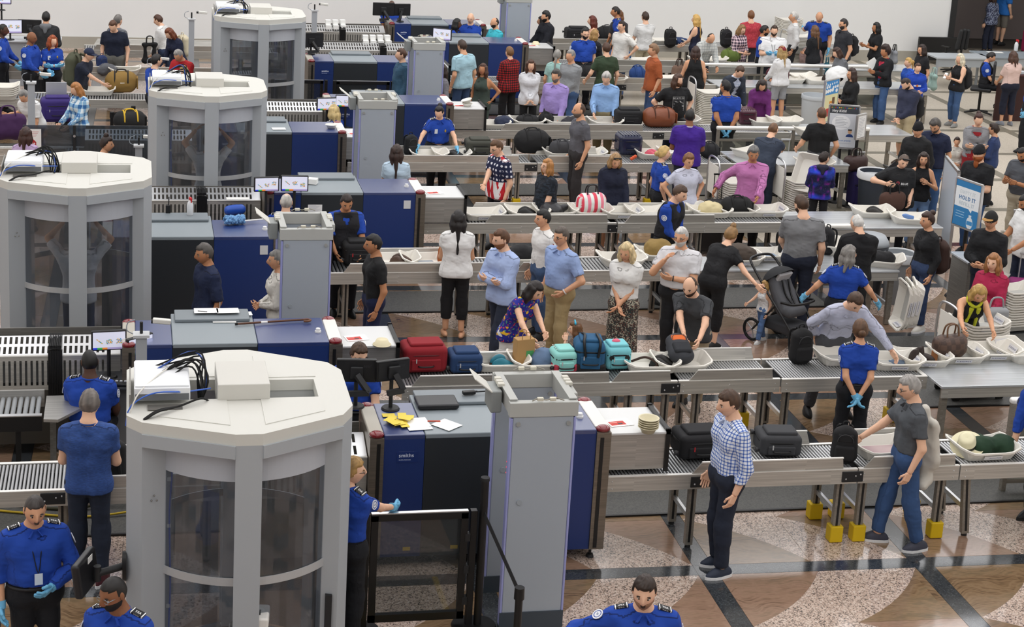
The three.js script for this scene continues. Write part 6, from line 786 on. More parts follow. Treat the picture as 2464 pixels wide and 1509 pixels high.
function upright(label, pos, turn, w, h, d, c, o = {}) { // standing roller case with pulled handle
  const g = thing('suitcase', label, 'suitcase', pos, turn), m = o.hard ? M(c, .35) : fab(c); part(g, 'shell', RB(w, h, d, .05, 0, h / 2 + .05, 0, 3), m); part(g, 'front_pocket', RB(w * .78, h * .55, .04, .02, 0, h * .38, d / 2 + .01, 2), m); part(g, 'piping', B(w * .98, .012, .01, 0, h * .72, d / 2 + .012), M(0x101012, .6));
  for (const sx of [-1, 1]) for (const sz of [-1, 1]) part(g, 'wheel', CX_(.03, .025, sx * (w / 2 - .05), .032, sz * (d / 2 - .03), 10), RUB);
  if (o.pull) { part(g, 'pull_handle', [rod([-.07, h, -d * .3], [-.07, h + o.pull, -d * .3], .008), rod([.07, h, -d * .3], [.07, h + o.pull, -d * .3], .008), RB(.18, .03, .03, .012, 0, h + o.pull + .01, -d * .3)], M(o.hc ?? 0xb9babb, .35, .6)); }
  return g;
}
function backpack(label, pos, turn, c, o = {}) { // standing, straps on the -z side
  const s = o.s || 1, g = thing('backpack', label, 'backpack', pos, turn, o.group), m = fab(c); g.scale.setScalar(s);
  part(g, 'main_bag', surfU([bone(V(-.07, .1, 0), V(-.06, .36, 0), .1, .095, .05), bone(V(.07, .1, 0), V(.06, .36, 0), .1, .095, .05), bone(V(0, .06, 0), V(0, .4, 0), .1, .085, .05)]), m); part(g, 'front_pocket', RB(.24, .2, .09, .04, 0, .15, .09, 2), o.c2 !== undefined ? fab(o.c2) : m); part(g, 'upper_pocket', RB(.2, .12, .07, .03, 0, .34, .07, 2), o.c3 !== undefined ? fab(o.c3) : m);
  part(g, 'top_handle', tube([[-.04, .47, -.03], [-.03, .52, -.03], [.03, .52, -.03], [.04, .47, -.03]], .01, 6, 12), m); for (const sx of [-1, 1]) part(g, 'shoulder_strap', tube([[sx * .05, .46, -.07], [sx * .09, .42, -.14], [sx * .1, .25, -.15], [sx * .1, .08, -.09]], .018, 6, 14), m); part(g, 'zip', new THREE.TorusGeometry(.1, .004, 4, 16, Math.PI).translate(0, .3, .108), M(0x3a3a3c, .5)); return g;
}
function surfU(b, cell = .02, o = { wr: .004, sd: 3 }) { return boxuv(surf(b, cell, o)); }
function duffel(label, pos, turn, w, r, c, o = {}) { const g = thing('duffel_bag', label, 'duffel bag', pos, turn), m = fab(c, o.rough ?? .85); part(g, 'main_bag', surfU([bone(V(-w / 2 + r, r, 0), V(w / 2 - r, r, 0), r, r, .05), bone(V(-w / 2 + r, r * .7, r * .3), V(w / 2 - r, r * .7, r * .3), r * .75, r * .75, .05), bone(V(-w / 2 + r, r * .7, -r * .3), V(w / 2 - r, r * .7, -r * .3), r * .75, r * .75, .05)], .02, { wr: .006, sd: 5, cuts: [[0, .004, 0, 0, -1, 0]] }), m); for (const sz of [-1, 1]) part(g, 'handle', tube([[-w * .18, r * 1.5, sz * r * .8], [-w * .12, r * 2.1, sz * .03], [w * .12, r * 2.1, sz * .03], [w * .18, r * 1.5, sz * r * .8]], .01, 6, 18), fab(o.hc ?? c)); for (const sx of [-1, 1]) part(g, 'strap_band', new THREE.TorusGeometry(r * 1.01, .014, 5, 18, Math.PI).rotateY(Math.PI / 2).translate(sx * w * .2, r, 0), fab(o.hc ?? c)); part(g, 'end_pocket', RB(.03, r * 1.1, r * 1.2, .014, w / 2 - .01, r * .9, 0), m); if (o.tag) part(g, 'patch', plane(.08, .06).translate(.02, r * .9, r * 1.05), WHITE); return g; }
function tote(label, pos, turn, w, h, d, m, hm) { const g = thing('tote_bag', label, 'bag', pos, turn); part(g, 'main_bag', surfU([bone(V(-w / 2 + d * .6, d * .55, 0), V(w / 2 - d * .6, d * .55, 0), d * .55, d * .55, .04), bone(V(-w / 2 + d * .4, h - d * .35, 0), V(w / 2 - d * .4, h - d * .35, 0), d * .36, d * .36, .12), bone(V(-w * .25, d * .5, 0), V(-w * .28, h - d * .35, 0), d * .5, d * .36, .05), bone(V(w * .25, d * .5, 0), V(w * .28, h - d * .35, 0), d * .5, d * .36, .05)], .02, { wr: .006, sd: 2 }), m); for (const sz of [-1, 1]) part(g, 'handle', tube([[-w * .2, h - .03, sz * d * .25], [-w * .14, h + .13, sz * .02], [w * .14, h + .13, sz * .02], [w * .2, h - .03, sz * d * .25]], .011, 6, 18), hm); return g; }
function heap(label, cat, name, pos, turn, w, h, d, m) { const b = []; seed += 13; for (let i = 0; i < 10; i++) { const x = rr(-.5, .5) * (w - h), z = rr(-.5, .5) * (d - h * .8); b.push(bone(V(x, h * .35, z), V(x + rr(-.4, .4) * w * .4, h * rr(.3, .55), z + rr(-.3, .3) * d * .4), h * rr(.3, .45), h * rr(.22, .4), .11)); } return solo(name, label, cat, surfU(b, .016, { wr: .014, sd: seed % 91 }), m, pos, turn); }
function shoePair(label, pos, turn, c, so = 0x222222, kind = 's') { const g = thing('pair_of_shoes', label, 'shoes', pos, turn), k = shoeGeo(kind); for (const s of [-1, 1]) { const a = part(g, 'shoe', k[0].clone().rotateY(s * .15).translate(s * .06, 0, 0), M(c, .5)); part(a, 'sole', k[1].clone().rotateY(s * .15).translate(s * .06, 0, 0), M(so, .7)); } return g; }
const IN = .815; // inside a tray standing on the rollers
const TB = p => p.clone().setY(.8), TI = (p, dy = .018) => p.clone().setY(.8 + dy);
// lane 1
suitcase('black soft suitcase with grey corner wheels next to the frontmost hood', TB(on(1676, 1093)), 2, .47, .25, .36, 0x17171a, { zip: 0xb0252c });
{ const p = TB(on(1868, 1086)); suitcase('charcoal and grey laptop case right of the gingham shirt', p, -6, .42, .21, .34, 0x37383b); }
backpack('crumpled black backpack under the outstretched hand', TB(on(2028, 1110)), -20, 0x141416, { s: .78 });
{ const p = on(2122, 1090); tray('white tray with printed picture at its bottom, beside the grey polo', TB(p), 3, 'fig'); solo('photo_print', 'glossy brown and pink picture lying in the front tray', 'picture', B(.4, .004, .26), decal(tex(64, (x, y) => { const r = vnoise(x * 5, y * 5, 5, 9); return [200 - 60 * r, 180 - 70 * r, 176 - 60 * r]; })), TI(p, .024), 3); }
{ const p = on(2362, 1092); tray('white tray holding a straw hat and a green jacket', TB(p), 2, 'ad'); heap('dark green jacket bundled beside the straw hat', 'jacket', 'jacket', TI(p).add(V(.1, 0, 0)), 0, .46, .15, .3, fab(0x17351f)); const h = thing('straw_hat', 'cream straw hat with a black band leaning in the front tray', 'hat', TI(p, .1).add(V(-.17, 0, 0)), 20); const hg = lathe([[.001, .12], [.05, .13], [.085, .11], [.09, .0], [.165, -.004], [.17, .006], [.09, .012]], 28).rotateZ(.5).rotateX(.35); part(h, 'crown_and_brim', hg, M(0xe6dfbc, .8)); part(h, 'hat_band', C(.0945, .092, .03, 0, .03, 0, 24).rotateZ(.5).rotateX(.35), BLACK); }
// lane 2
suitcase('large dark red soft suitcase behind the dual monitors', TB(on(1016, 888)), 2, .5, .3, .36, 0x8a1420, { pc: 0x5a0d16 });
suitcase('small navy blue soft suitcase right of the red one', TB(on(1116, 889)), 0, .36, .21, .34, 0x1d3a63, { pc: 0x12233d });
{ const p = on(1202, 882); tray('white tray with teal sandals behind the nearest metal detector', TB(p), 0, 'plain'); shoePair('teal strapped sandals in a tray', TI(p).add(V(-.03, 0, .04)), 90, 0x1f7486, 0x3a2a20); shoePair('grey sneakers behind the teal sandals', TI(p).add(V(0, 0, -.12)), 80, 0x9a9894, 0xdedcd6); }
{ const g = thing('paper_bag', 'brown paper bag with green label held by floral blouse', 'paper bag', TB(on(1258, 878)).setY(.82), 12); const s = RB(.22, .3, .12, .008, 0, .15, 0, 1); part(g, 'bag', s, M(0xb08a58, .85)); part(g, 'label', plane(.09, .07).translate(.05, .13, .062), M(0x4a9a5a, .6)); for (const sz of [-1, 1]) part(g, 'handle', tube([[-.05, .29, sz * .05], [-.04, .37, sz * .05], [.04, .37, sz * .05], [.05, .29, sz * .05]], .005, 5, 14), M(0xa37e4e, .8)); }
{ const p = on(1292, 882); tray('white tray with folded jeans next to the paper bag', TB(p), 0, 'plain'); heap('bundled light blue jeans beside the paper bag', 'clothes', 'folded_jeans', TI(p).add(V(.06, 0, 0)), 0, .36, .16, .26, fab(0x5d7391)); }
{ const g = suitcase("child's mint bag with white dots and red base", TB(on(1352, 890)), 4, .26, .24, .3, 0x8fd0c8); part(g, 'red_base', RB(.264, .1, .304, .03, 0, .07, 0), fab(0xb03848)); const dt = []; for (let i = 0; i < 20; i++) dt.push(C(.008, .008, .004, -.09 + (i % 5) * .045, .262 + 0, -.1 + (i / 5 | 0) * .05, 8)); part(g, 'dots', merge(dt), WHITE).userData.kind = 'stuff'; }
{ const g = suitcase('tall blue and black travel pack on the second lane', TB(on(1414, 886)), -8, .34, .34, .36, 0x23567c); part(g, 'black_base', RB(.36, .1, .38, .03, 0, .06, 0), fab(0x1b1b1d)); part(g, 'strap', tube([[-.1, .36, -.15], [-.06, .4, 0], [-.08, .36, .17], [-.06, .2, .2]], .016, 6, 20), BLACK); part(g, 'strap', tube([[.1, .36, -.15], [.08, .4, 0], [.1, .36, .17], [.08, .2, .2]], .016, 6, 20), BLACK); }
{ const g = suitcase("child's turquoise case with round black wheels", TB(on(1478, 882)), 2, .3, .26, .32, 0x78c4cc); for (const sx of [-.09, .09]) part(g, 'button_wheel', CZ_(.028, .02, sx, .16, .165, 14), BLACK); part(g, 'pink_toy', S(.05, 0, .3, 0, 1, .6, .8), M(0xe0607a, .6)); }
{ const p = on(1562, 886); tray('white tray with belt and dark shoes', TB(p), -3, 'plain'); shoePair('black shoes beside a brown belt in a tray', TI(p).add(V(.1, 0, -.02)), 60, 0x1a1816, 0x0f0f0f); solo('leather_belt', 'coiled brown leather belt in a tray', 'belt', tube([[-.2, .05, -.05], [-.05, .12, .02], [.06, .06, .1], [-.04, .02, .14], [-.12, .02, .08]], .014, 6, 30), M(0x3a2418, .6), TI(p)); }
{ const p = on(1636, 884); tray('white tray holding the orange and grey backpack', TB(p), -3, 'plain'); const g = backpack('grey and black backpack with orange patches in a tray', TI(p).add(V(0, .1, .1)), 0, 0x34363b, { c2: 0x26282d, c3: 0xd96a30, s: .85 }); g.rotation.x = -1.15; }
backpack('upright black backpack standing on the wide rollers', TB(on(1924, 872)), 10, 0x101012, { s: .86 });
{ let p = on(2022, 868); tray('white tray being held by the bending man, left one', TB(p), 0, 'flex'); p = on(2148, 880); tray('white tray with a plastic water bottle and phone', TB(p), -4, 'flex'); solo('water_bottle', 'clear plastic bottle lying in the bending man\'s tray', 'bottle', lathe([[0, 0], [.03, 0], [.032, .12], [.012, .16], [.012, .18], [0, .18]], 14).rotateZ(1.4), M(0xa9bfd8, .1, 0, { transmission: .7, thickness: 0 }), TI(p, .05).add(V(.1, 0, .05)));
  p = on(2216, 872); tray('white tray carrying brown ankle boots and a wallet', TB(p), -5, 'flex'); shoePair('dark brown ankle boots in a tray', TI(p).add(V(-.06, 0, 0)), 40, 0x2a1d17, 0x151210, 'boot'); solo('wallet', 'tan leather wallet beside the ankle boots', 'wallet', RB(.02, .11, .09, .006, 0, .06, 0), M(0x9a6238, .6), TI(p).add(V(.16, 0, 0)), 20);
  p = on(2300, 864); tray('white tray under the brown checked handbag', TB(p), -4, 'flex'); const lv = tex(64, (x, y) => ((x * 8 | 0) + (y * 8 | 0)) % 2 ? [86, 64, 52] : [66, 48, 40], 2); tote('brown checked leather handbag spilling into a tray', TI(p, .03).add(V(-.1, 0, 0)), 10, .42, .26, .2, M(0xffffff, .5, 0, { map: lv }), M(0x6b4a30, .5));
  p = on(2382, 856); tray('white tray with a grey liner under the scarf woman\'s hand', TB(p), -3, 'flex'); p = on(2446, 858); tray('white tray at the right edge showing blue lettering', TB(p), -78, 'flex'); }
// lane 3
suitcase('black carry-on with red zip pull before the vest officer', TB(on(858, 634)), 2, .38, .3, .3, 0x151517, { zip: 0xc22a30 });
{ let p = on(950, 636); tray('white tray with strappy brown sandals', TB(p), 1, 'plain'); shoePair('strappy brown sandals in a tray', TI(p).add(V(.02, 0, 0)), 70, 0x4a3426, 0x7a5234); p = on(1021, 636); tray('white tray with a grey tablet, left of the white blouse', TB(p), 1, 'plain'); solo('tablet', 'grey tablet computer lying in a tray', 'tablet', RB(.26, .012, .18, .005), M(0x8c96a0, .3), TI(p, .024), 4); p = on(1070, 632); tote('orange leather bag behind the white blouse', TB(p), 60, .26, .26, .14, M(0xa8581c, .5), M(0x8a4516, .5));
  p = on(1242, 630); tray('white tray with a black garment between the blue shirts', TB(p), 0, 'plain'); heap('black knitted garment in a tray', 'clothes', 'folded_garment', TI(p), 0, .5, .2, .34, fab(0x121214)); p = on(1494, 634); tray('white tray with grey boots behind the blonde woman', TB(p), 0, 'plain'); shoePair('grey ankle boots behind the blonde woman', TI(p).add(V(-.05, 0, 0)), 60, 0x4a4440, 0x2a2624, 'boot'); p = on(1585, 620); tray('white tray with a tan bag behind the white polo', TB(p), 0, 'plain'); heap('tan cloth bag behind the white polo', 'bag', 'cloth_bag', TI(p), 0, .36, .22, .3, fab(0x8d7440));
  p = on(1776, 632); tray('white tray with brown tweed bag behind the reaching woman', TB(p), 0, 'flex'); heap('brown tweed bag behind the reaching woman', 'bag', 'cloth_bag', TI(p), 0, .44, .24, .34, fab(0x4a4038)); p = on(1842, 622); tray('white tray with blue laptop and lettered rim', TB(p), -2, 'flex'); solo('laptop', 'closed blue-grey laptop in the lettered tray', 'laptop', RB(.32, .02, .22, .006), M(0x7d92ab, .4), TI(p, .03), 2); backpack('black and red backpack on the table by the grey t-shirt', TB(on(1888, 612)), 30, 0x17171a, { s: .72, c2: 0x8a1a20 }); backpack('black backpack with blue tag behind the grey t-shirt', TB(on(1985, 610)), -60, 0x131316, { s: .8, c2: 0x1a1a1e });
  p = on(2118, 636); tray('white tray with a black case right of the grey-haired officer', TB(p), -20, 'plain'); heap('black soft case right of the grey-haired officer', 'bag', 'cloth_bag', TI(p), 0, .4, .16, .26, fab(0x17171a)); tray('white tray with raised lip by the white-haired man', TB(on(2010, 604)), 60, 'plain'); }
// lane 4
{ let p = on(1160, 524); tray('white tray under the hand of the jersey teenager', TB(p), 0, 'flex'); p = on(1268, 520); tray('white tray with black clogs before the velvet top', TB(p), 0, 'plain'); shoePair('black clogs in a tray', TI(p).add(V(-.06, 0, 0)), 80, 0x131315, 0x131315); p = on(1335, 518); tray('white tray with a dark bag before the velvet top', TB(p), 0, 'plain'); heap('dark glossy bag before the velvet top', 'bag', 'cloth_bag', TI(p), 0, .42, .16, .3, M(0x26262a, .4));
  p = on(1420, 518); tray('white tray under the pink striped tote', TB(p), 0, 'plain'); const st = tex(64, (x, y) => { const k = Math.floor(x * 8) % 4; return k === 0 ? [226, 70, 90] : k === 2 ? [238, 130, 150] : [232, 238, 232]; }, 2.4); tote('pink, coral and white striped tote tipped on its side', TI(p, .03), 8, .44, .3, .24, M(0xffffff, .7, 0, { map: st }), BLACK); p = on(1492, 520); tray('white tray before the navy hoodie, left one', TB(p), 0, 'flex'); p = on(1556, 520); tray('white tray before the navy hoodie, right one', TB(p), 0, 'flex');
  p = on(1648, 512); tray('white tray beside the stooping vest officer', TB(p), 0, 'plain'); p = on(1706, 518); tray('white tray with a cream folded coat', TB(p), 0, 'plain'); heap('cream folded coat in a tray', 'coat', 'folded_coat', TI(p), 0, .5, .18, .34, fab(0xcdbf94)); p = on(1770, 516); tray('white tray with a rounded black bag', TB(p), 0, 'plain'); duffel('rounded black bag in a tray before the pink shirt', TI(p), 0, .5, .13, 0x151515); p = on(1838, 516); tray('white tray under the pink shirt man\'s fingers', TB(p), 0, 'flex');
  p = on(2096, 518); tray('white tray with black and white shoes on the far table', TB(p), -4, 'plain'); shoePair('black and cream shoes on the far table', TI(p).add(V(0, 0, 0)), 70, 0x24221f, 0xd9d2c0); p = on(2188, 534); tray('white tray with blue bottle and camera strap', TB(p), -12, 'plain'); solo('water_bottle', 'blue and clear bottle in the far right tray', 'bottle', lathe([[0, 0], [.035, 0], [.036, .14], [.014, .18], [0, .19]], 12).rotateZ(1.3), M(0x5a7fb8, .3), TI(p, .06).add(V(.05, 0, 0))); tote('brown patterned bag before the lettered t-shirt', on(2145, 505).setY(.8), 5, .42, .28, .18, fab(0x4a3026), BLACK); }
// lane 5
{ backpack('black backpack at the left of the spread-armed officer', TB(on(988, 374)), 20, 0x18191c, { s: .75 }); tray('white tray under the officer\'s gloves, left one', TB(on(1031, 380)), 0, 'plain'); let p = on(1086, 380); tray('white tray with black shoes under the officer\'s gloves', TB(p), 0, 'plain'); shoePair('black trainers in the officer\'s right tray', TI(p), 70, 0x151517, 0x2a2a2a); suitcase('olive grey soft suitcase right of the officer', TB(on(1150, 372)), 0, .46, .26, .36, 0x3f4038); shoePair('black boots left of the jersey teenager', TB(on(1182, 384)), 60, 0x141416);
  duffel('big black duffel bag with handles', TB(on(1278, 366)), 2, .62, .2, 0x131314); p = on(1350, 376); tray('white tray with dark grey duffel', TB(p), 0, 'plain'); duffel('dark grey duffel in a tray', TI(p), 4, .44, .13, 0x3a3a3d); p = on(1412, 378); tray('white tray beside the tall balding man', TB(p), 0, 'flex'); suitcase('navy ribbed hard case with rainbow ribbon', TB(on(1510, 370)), 0, .42, .36, .42, 0x161d3c, { hard: 1 }); solo('ribbon', 'rainbow ribbon tied to the navy case', 'ribbon', [S(.03, 0, 0, 0), S(.03, .03, .02, 0), S(.03, -.03, -.02, 0)], M(0xd85a30, .6), on(1517, 376, .85).add(V(0, .02, .18))); p = on(1570, 378); tray('white tray with pink and yellow sneakers', TB(p), 0, 'plain'); shoePair('pink and yellow sneakers', TI(p).add(V(-.06, 0, 0)), 60, 0xd0566a, 0xd8b63a); tray('white tray left of the purple polo', TB(on(1626, 376)), 0, 'plain'); duffel('dark bag right of the purple polo', TB(on(1706, 378)), 0, .34, .13, 0x1c1c1f); tray('white tray on the table behind the pink shirt', TB(on(1805, 375)), 30, 'ad'); tray('white tray held by the black t-shirt man', on(1955, 325, 1.02), 10, 'plain'); tray('white tray on the corner table near the gauze bin', TB(on(1958, 402)), 0, 'plain'); tray('white tray tipped on edge behind the galaxy boy', on(1945, 420, .95), 40, 'plain').rotation.z = 1.1; }
// lane 6
{ let p; for (const [u, v, l] of [[1184, 306, 'left of the purple shirt row, nearest the hood'], [1268, 300, 'with a black laptop bag, by the white blouse'], [1348, 300, 'under the purple shirt man\'s hand'], [1455, 302, 'before the light blue shirt'], [1640, 298, 'with black shoes, before the band t-shirt'], [1835, 300, 'before the magenta jacket'], [1886, 299, 'right of the magenta jacket']]) tray('white tray ' + l, TB(on(u, v)), 0, 'plain'); duffel('black laptop bag in a tray by the white blouse', TI(on(1268, 300)), 0, .42, .08, 0x1a1a1c); duffel('small black bag with orange tag by the purple shirt', TB(on(1312, 299)), 0, .28, .11, 0x151516); heap('navy cloth left of the white blouse', 'clothes', 'folded_garment', TB(on(1212, 305)), 0, .34, .18, .3, fab(0x252d44)); shoePair('black shoes before the band t-shirt', TI(on(1640, 298)), 70, 0x131315); suitcase('black roller bag right of the light blue shirt', TB(on(1508, 299)), 0, .52, .28, .36, 0x18181a); duffel('brown leather weekend bag', TB(on(1584, 303)), 2, .66, .18, 0x7a3f20, { rough: .45, hc: 0x4a2818 }); suitcase('maroon hard case by the magenta jacket', TB(on(1792, 298)), 0, .36, .3, .36, 0x4a1c2e, { hard: 1 }); heap('dark shoes pile left of the tall balding man', 'clothes', 'folded_garment', TB(on(1378, 300)), 0, .4, .14, .3, fab(0x2b2a30)); solo('water_bottle', 'small white item on the floor under the sixth lane', 'paper', RB(.26, .06, .16, .03), WHITE, at(1361, 340, 0), 10); }
// lanes 7 to 9
{ for (const [u, v, l] of [[1470, 198, 'behind the light blue shirt'], [1600, 196, 'right of the rust shirt'], [1900, 198, 'with a maroon bag, by white pullover'], [1925, 190, 'on the far right table, stacked'], [1964, 200, 'behind the posters']]) tray('white tray on the seventh lane, ' + l, TB(on(u, v)), 0, 'plain'); duffel('black bag at the olive t-shirt', TB(on(1412, 196)), 0, .5, .18, 0x121214); duffel('blue cloth bag left of the rust shirt', TB(on(1532, 197)), 0, .36, .17, 0x1e3f78); heap('brown fur scarf in a tray left of rust shirt', 'scarf', 'scarf', TI(on(1490, 196)), 0, .4, .14, .3, fab(0x5a4a3c)); tote('patterned brown handbag at the rust shirt', on(1632, 190, .8), 20, .36, .3, .16, fab(0x6e5648), fab(0x3a2a22)); duffel('maroon bag before the white pullover', TB(on(1868, 194)), 0, .5, .15, 0x4a1420); heap('white drawstring sack on the table by the posters', 'bag', 'drawstring_sack', TB(on(2010, 205)), 0, .46, .44, .4, fab(0xe2e2e0)); duffel('black handbag on the table by the posters', TB(on(1995, 203)), 0, .34, .12, 0x2a1f1a);
  for (const [u, v, l] of [[1540, 152, 'behind the olive t-shirt'], [1715, 150, 'before the grey plaid shirt'], [1690, 152, 'left of the green duffel']]) tray('white tray on the eighth lane, ' + l, TB(on(u, v)), 0, 'plain'); duffel('green backpack lying on the eighth lane', TB(on(1756, 147)), 0, .46, .14, 0x5a6b2c); duffel('blue duffel behind the olive t-shirt', TB(on(1490, 146)), 0, .5, .14, 0x2b4f7c); for (const [u, v, l, c] of [[1388, 97, 'black hard case at the far wall lane', 0x17171a]]) suitcase(l, TB(on(u, v)), 0, .6, .3, .4, c); duffel('black bag right of the blonde in black jacket', TB(on(1459, 98)), 0, .56, .18, 0x151517); tray('white tray at the far wall lane, left of the navy tank top', TB(on(1592, 104)), 0, 'plain'); tray('white tray at the far wall lane, before the khaki trousers', TB(on(1540, 107)), 0, 'plain'); backpack('black backpack on the far wall lane', TB(on(1612, 112)), 10, 0x161618, { s: .9 }); backpack('black backpack right of the leaning plaid man', TB(on(1746, 112)), 10, 0x1a1a1d, { s: .9 }); heap('blue denim in the far tray', 'clothes', 'folded_jeans', TI(on(1640, 106)), 0, .36, .12, .3, fab(0x2c3f66)); tray('white tray right of the blue denim at the far wall', TB(on(1665, 106)), 0, 'plain'); }
// left, far lanes
{ tote('purple quilted tote held by the stooping grey-haired woman', on(20, 332, .82).setY(.8), 10, .62, .42, .26, fab(0x3f1d4a), fab(0x3f1d4a)); suitcase('purple soft suitcase before the plaid shirt', on(136, 292, .8), 5, .55, .42, .36, 0x34246a); solo('laptop', 'open silver laptop standing behind the purple suitcase', 'laptop', RB(.36, .26, .014, .006, 0, .13, 0), M(0xb9bcc2, .35, .5), on(136, 286, .8).setY(1.2), 0); duffel('tan duffel bag with black handle at the left', TB(on(292, 220)), 0, .62, .2, 0x8a6c34, { tag: 1, hc: 0x1a1a1a }); tray('white tray left of the tan duffel', TB(on(236, 226)), 0, 'plain'); duffel('black and yellow rucksack on the left rollers', on(312, 312, .8), 10, .56, .17, 0x161616, { hc: 0xd8b030 }); tray('white tray in the left far lane before the navy polo', TB(on(300, 176)), 0, 'plain'); heap('grey clothes in far left lane', 'clothes', 'folded_garment', TB(on(258, 176)), 0, .5, .18, .3, fab(0x55565a)); backpack('blue backpack lying left of the navy polo', TB(on(246, 172)), 30, 0x1d2f5a, { s: .7 }); for (let i = 0; i < 5; i++) tray('white tray stacked at the far left edge', on(4, 236, .8).setY(.8 + i * .036), 0, 'plain', 'trays at far left edge'); tray('white tray between the officers at far left', on(98, 172, .8), 0, 'plain'); tote('black shopping bag held by the white sweater', on(360, 152, .7), 10, .36, .44, .1, fab(0x141416), BLACK); tote('dark stuff bag beside the grey-haired stooper', on(170, 318, .6), 0, .5, .3, .24, fab(0x22232a), BLACK); backpack('black backpack on rollers left of nearest scanner', TB(on(272, 1150)), 170, 0x101012, { s: .8 }); }
// ---------------------------------------------------------------- tray stacks on carts
const CART = (label, pos, turn, n, where) => { const g = thing('tray_cart', label, 'cart', pos, turn, 'tray carts'); part(g, 'platform', RB(.72, .04, .52, .01, 0, .16, 0), M(0x8a8c8c, .5)); for (const sx of [-1, 1]) for (const sz of [-1, 1]) part(g, 'caster', CZ_(.06, .03, sx * .3, .06, sz * .2, 10), RUB); part(g, 'push_handle', tube([[-.4, .16, -.24], [-.4, 1.1, -.24], [-.4, 1.17, -.18], [-.4, 1.17, .18], [-.4, 1.1, .24], [-.4, .16, .24]], .016, 8, 40), ALU); part(g, 'panel', RB(.008, .5, .42, .003, -.4, .82, 0), M(0xe9e6dc, .5)); stack(n, V(pos.x + .02, .19, pos.z), turn, where); return g; };
CART('tray cart with white panel beside the raspberry hoodie', at(2330, 950, 0), 4, 20, 'beside the raspberry hoodie'); CART('tray cart behind the pink shirt at the right', at(1915, 548, 0), 2, 16, 'right of the pink shirt'); CART('tray cart behind the lavender blouse', at(1760, 545, 0), 2, 15, 'behind the lavender blouse'); CART('tray cart behind the band t-shirt man', at(1700, 322, 0), 0, 18, 'right of the band t-shirt'); CART('tray cart at the white sweatshirt man', at(1915, 186, 0), 0, 22, 'by the white sweatshirt'); stack(8, TB(on(1895, 78, .8)), 0, 'on the far wall lane'); { const p = at(2432, 790, .0); stack(14, V(p.x, .02, p.z), 10, 'at the right edge behind the hoodie'); }
{ const b = at(2180, 742, .55); for (let i = 0; i < 3; i++) { const t = tray(`white tray carried by the woman in black, ${['outer', 'middle', 'inner'][i]} one`, V(b.x - .02 + i * .09, .62, b.z + .1 - i * .02), 80, i ? 'fig' : 'flex', 'trays carried by the woman in black'); hold(t, V(-.95, .12, -.12 - i * .1)); } for (let i = 0; i < 2; i++) { const q = at(2360 + i * 70, 640, .6), t = tray(`white tray held upright by the cap man, ${i ? 'rear' : 'front'} one`, V(q.x, .75, q.z), 70, 'plain', 'trays held by the cap man'); hold(t, V(-.9, .2, .15)); } }
// ---------------------------------------------------------------- things lying on machines
const bowlG = lathe([[0, .0], [.06, 0], [.085, .05], [.1, .055], [.1, .062], [.08, .06], [.055, .012], [0, .012]], 24);
{ for (let i = 0; i < 5; i++) solo('bowl', 'cream plastic bowl in the stack on the frontmost hood' + (i === 4 ? ', topmost' : ''), 'bowl', bowlG, M(0xd8cfae, .5), on(1559, 1040, 1.225).add(V(0, i * .022, 0)), 0, 'bowls on the frontmost hood'); solo('bowl', 'single cream bowl upside down on the second hood', 'bowl', bowlG.clone().rotateX(Math.PI).translate(0, .065, 0), M(0xe0d5b0, .5), on(919, 830, 1.225)); solo('bowl', 'white bowl on the blue machine of the blonde operator', 'bowl', bowlG, M(0xe9e7df, .5), on(797, 308, 1.345)); solo('bowl', 'white bowl tilted on another, by olive jumpsuit', 'bowl', bowlG.clone().rotateZ(.3), M(0xe9e7df, .5), on(1124, 247, 1.29)); solo('bowl', 'white bowl under the tilted bowl, by olive jumpsuit', 'bowl', bowlG, M(0xe3e0d6, .5), on(1124, 256, 1.225)); solo('bowl', 'cream bowl on the hood behind red plaid shirt', 'bowl', bowlG.clone().rotateX(Math.PI).translate(0, .065, 0), M(0xe0d5b0, .5), on(1289, 107, 1.225)); }
const paper = (label, u, v, h, w, d, turn, t) => solo('paper_sheet', label, 'paper', B(w, .0025, d), t ? decal(t) : WHITE, on(u, v, h).add(V(0, .003, 0)), turn);
paper('printed form on the frontmost machine, left of two sheets', 1004, 1021, 1.345, .23, .29, 6, sheetTex); paper('blank white sheet on the frontmost machine, right of the form', 1075, 1023, 1.346, .2, .22, 40); paper('white sheet with a pen on the raised lid of the cane machine', 496, 748, 1.4, .26, .16, 0, sheetTex); paper('white sheet on the raised lid, right of the pen', 548, 748, 1.4, .24, .16, 2); paper('white sheet on the deck of the cane machine', 540, 771, 1.346, .25, .16, -2); paper('small cream sheet at the edge of the raised lid', 595, 755, 1.36, .1, .12, 4); paper('white sheet on the machine with the white bowl', 671, 310, 1.346, .22, .16, 3); paper('white strip on the slotted cover behind the bald operator', 572, 478, 1.16, .32, .12, 0);
for (let i = 0; i < 11; i++) { const p = on(935 + (i * 29 % 50), 1000 + (i * 17 % 26), 1.345).add(V(0, .004 + i * .003, 0)); solo('note_slip', 'yellow paper slip in the pile on the frontmost machine', 'paper', B(.12, .0025, .08), YELP, p, i * 33, 'yellow slips'); }
solo('pen', 'orange and black marker beside the printed form', 'pen', rod([-.06, 0, 0], [.06, 0, .01], .007), M(0xd2431c, .5), on(1044, 1013, 1.355)); solo('pen', 'black pen on the white sheet of the raised lid', 'pen', rod([-.05, 0, 0], [.05, 0, .03], .004), BLACK, on(487, 748, 1.412));
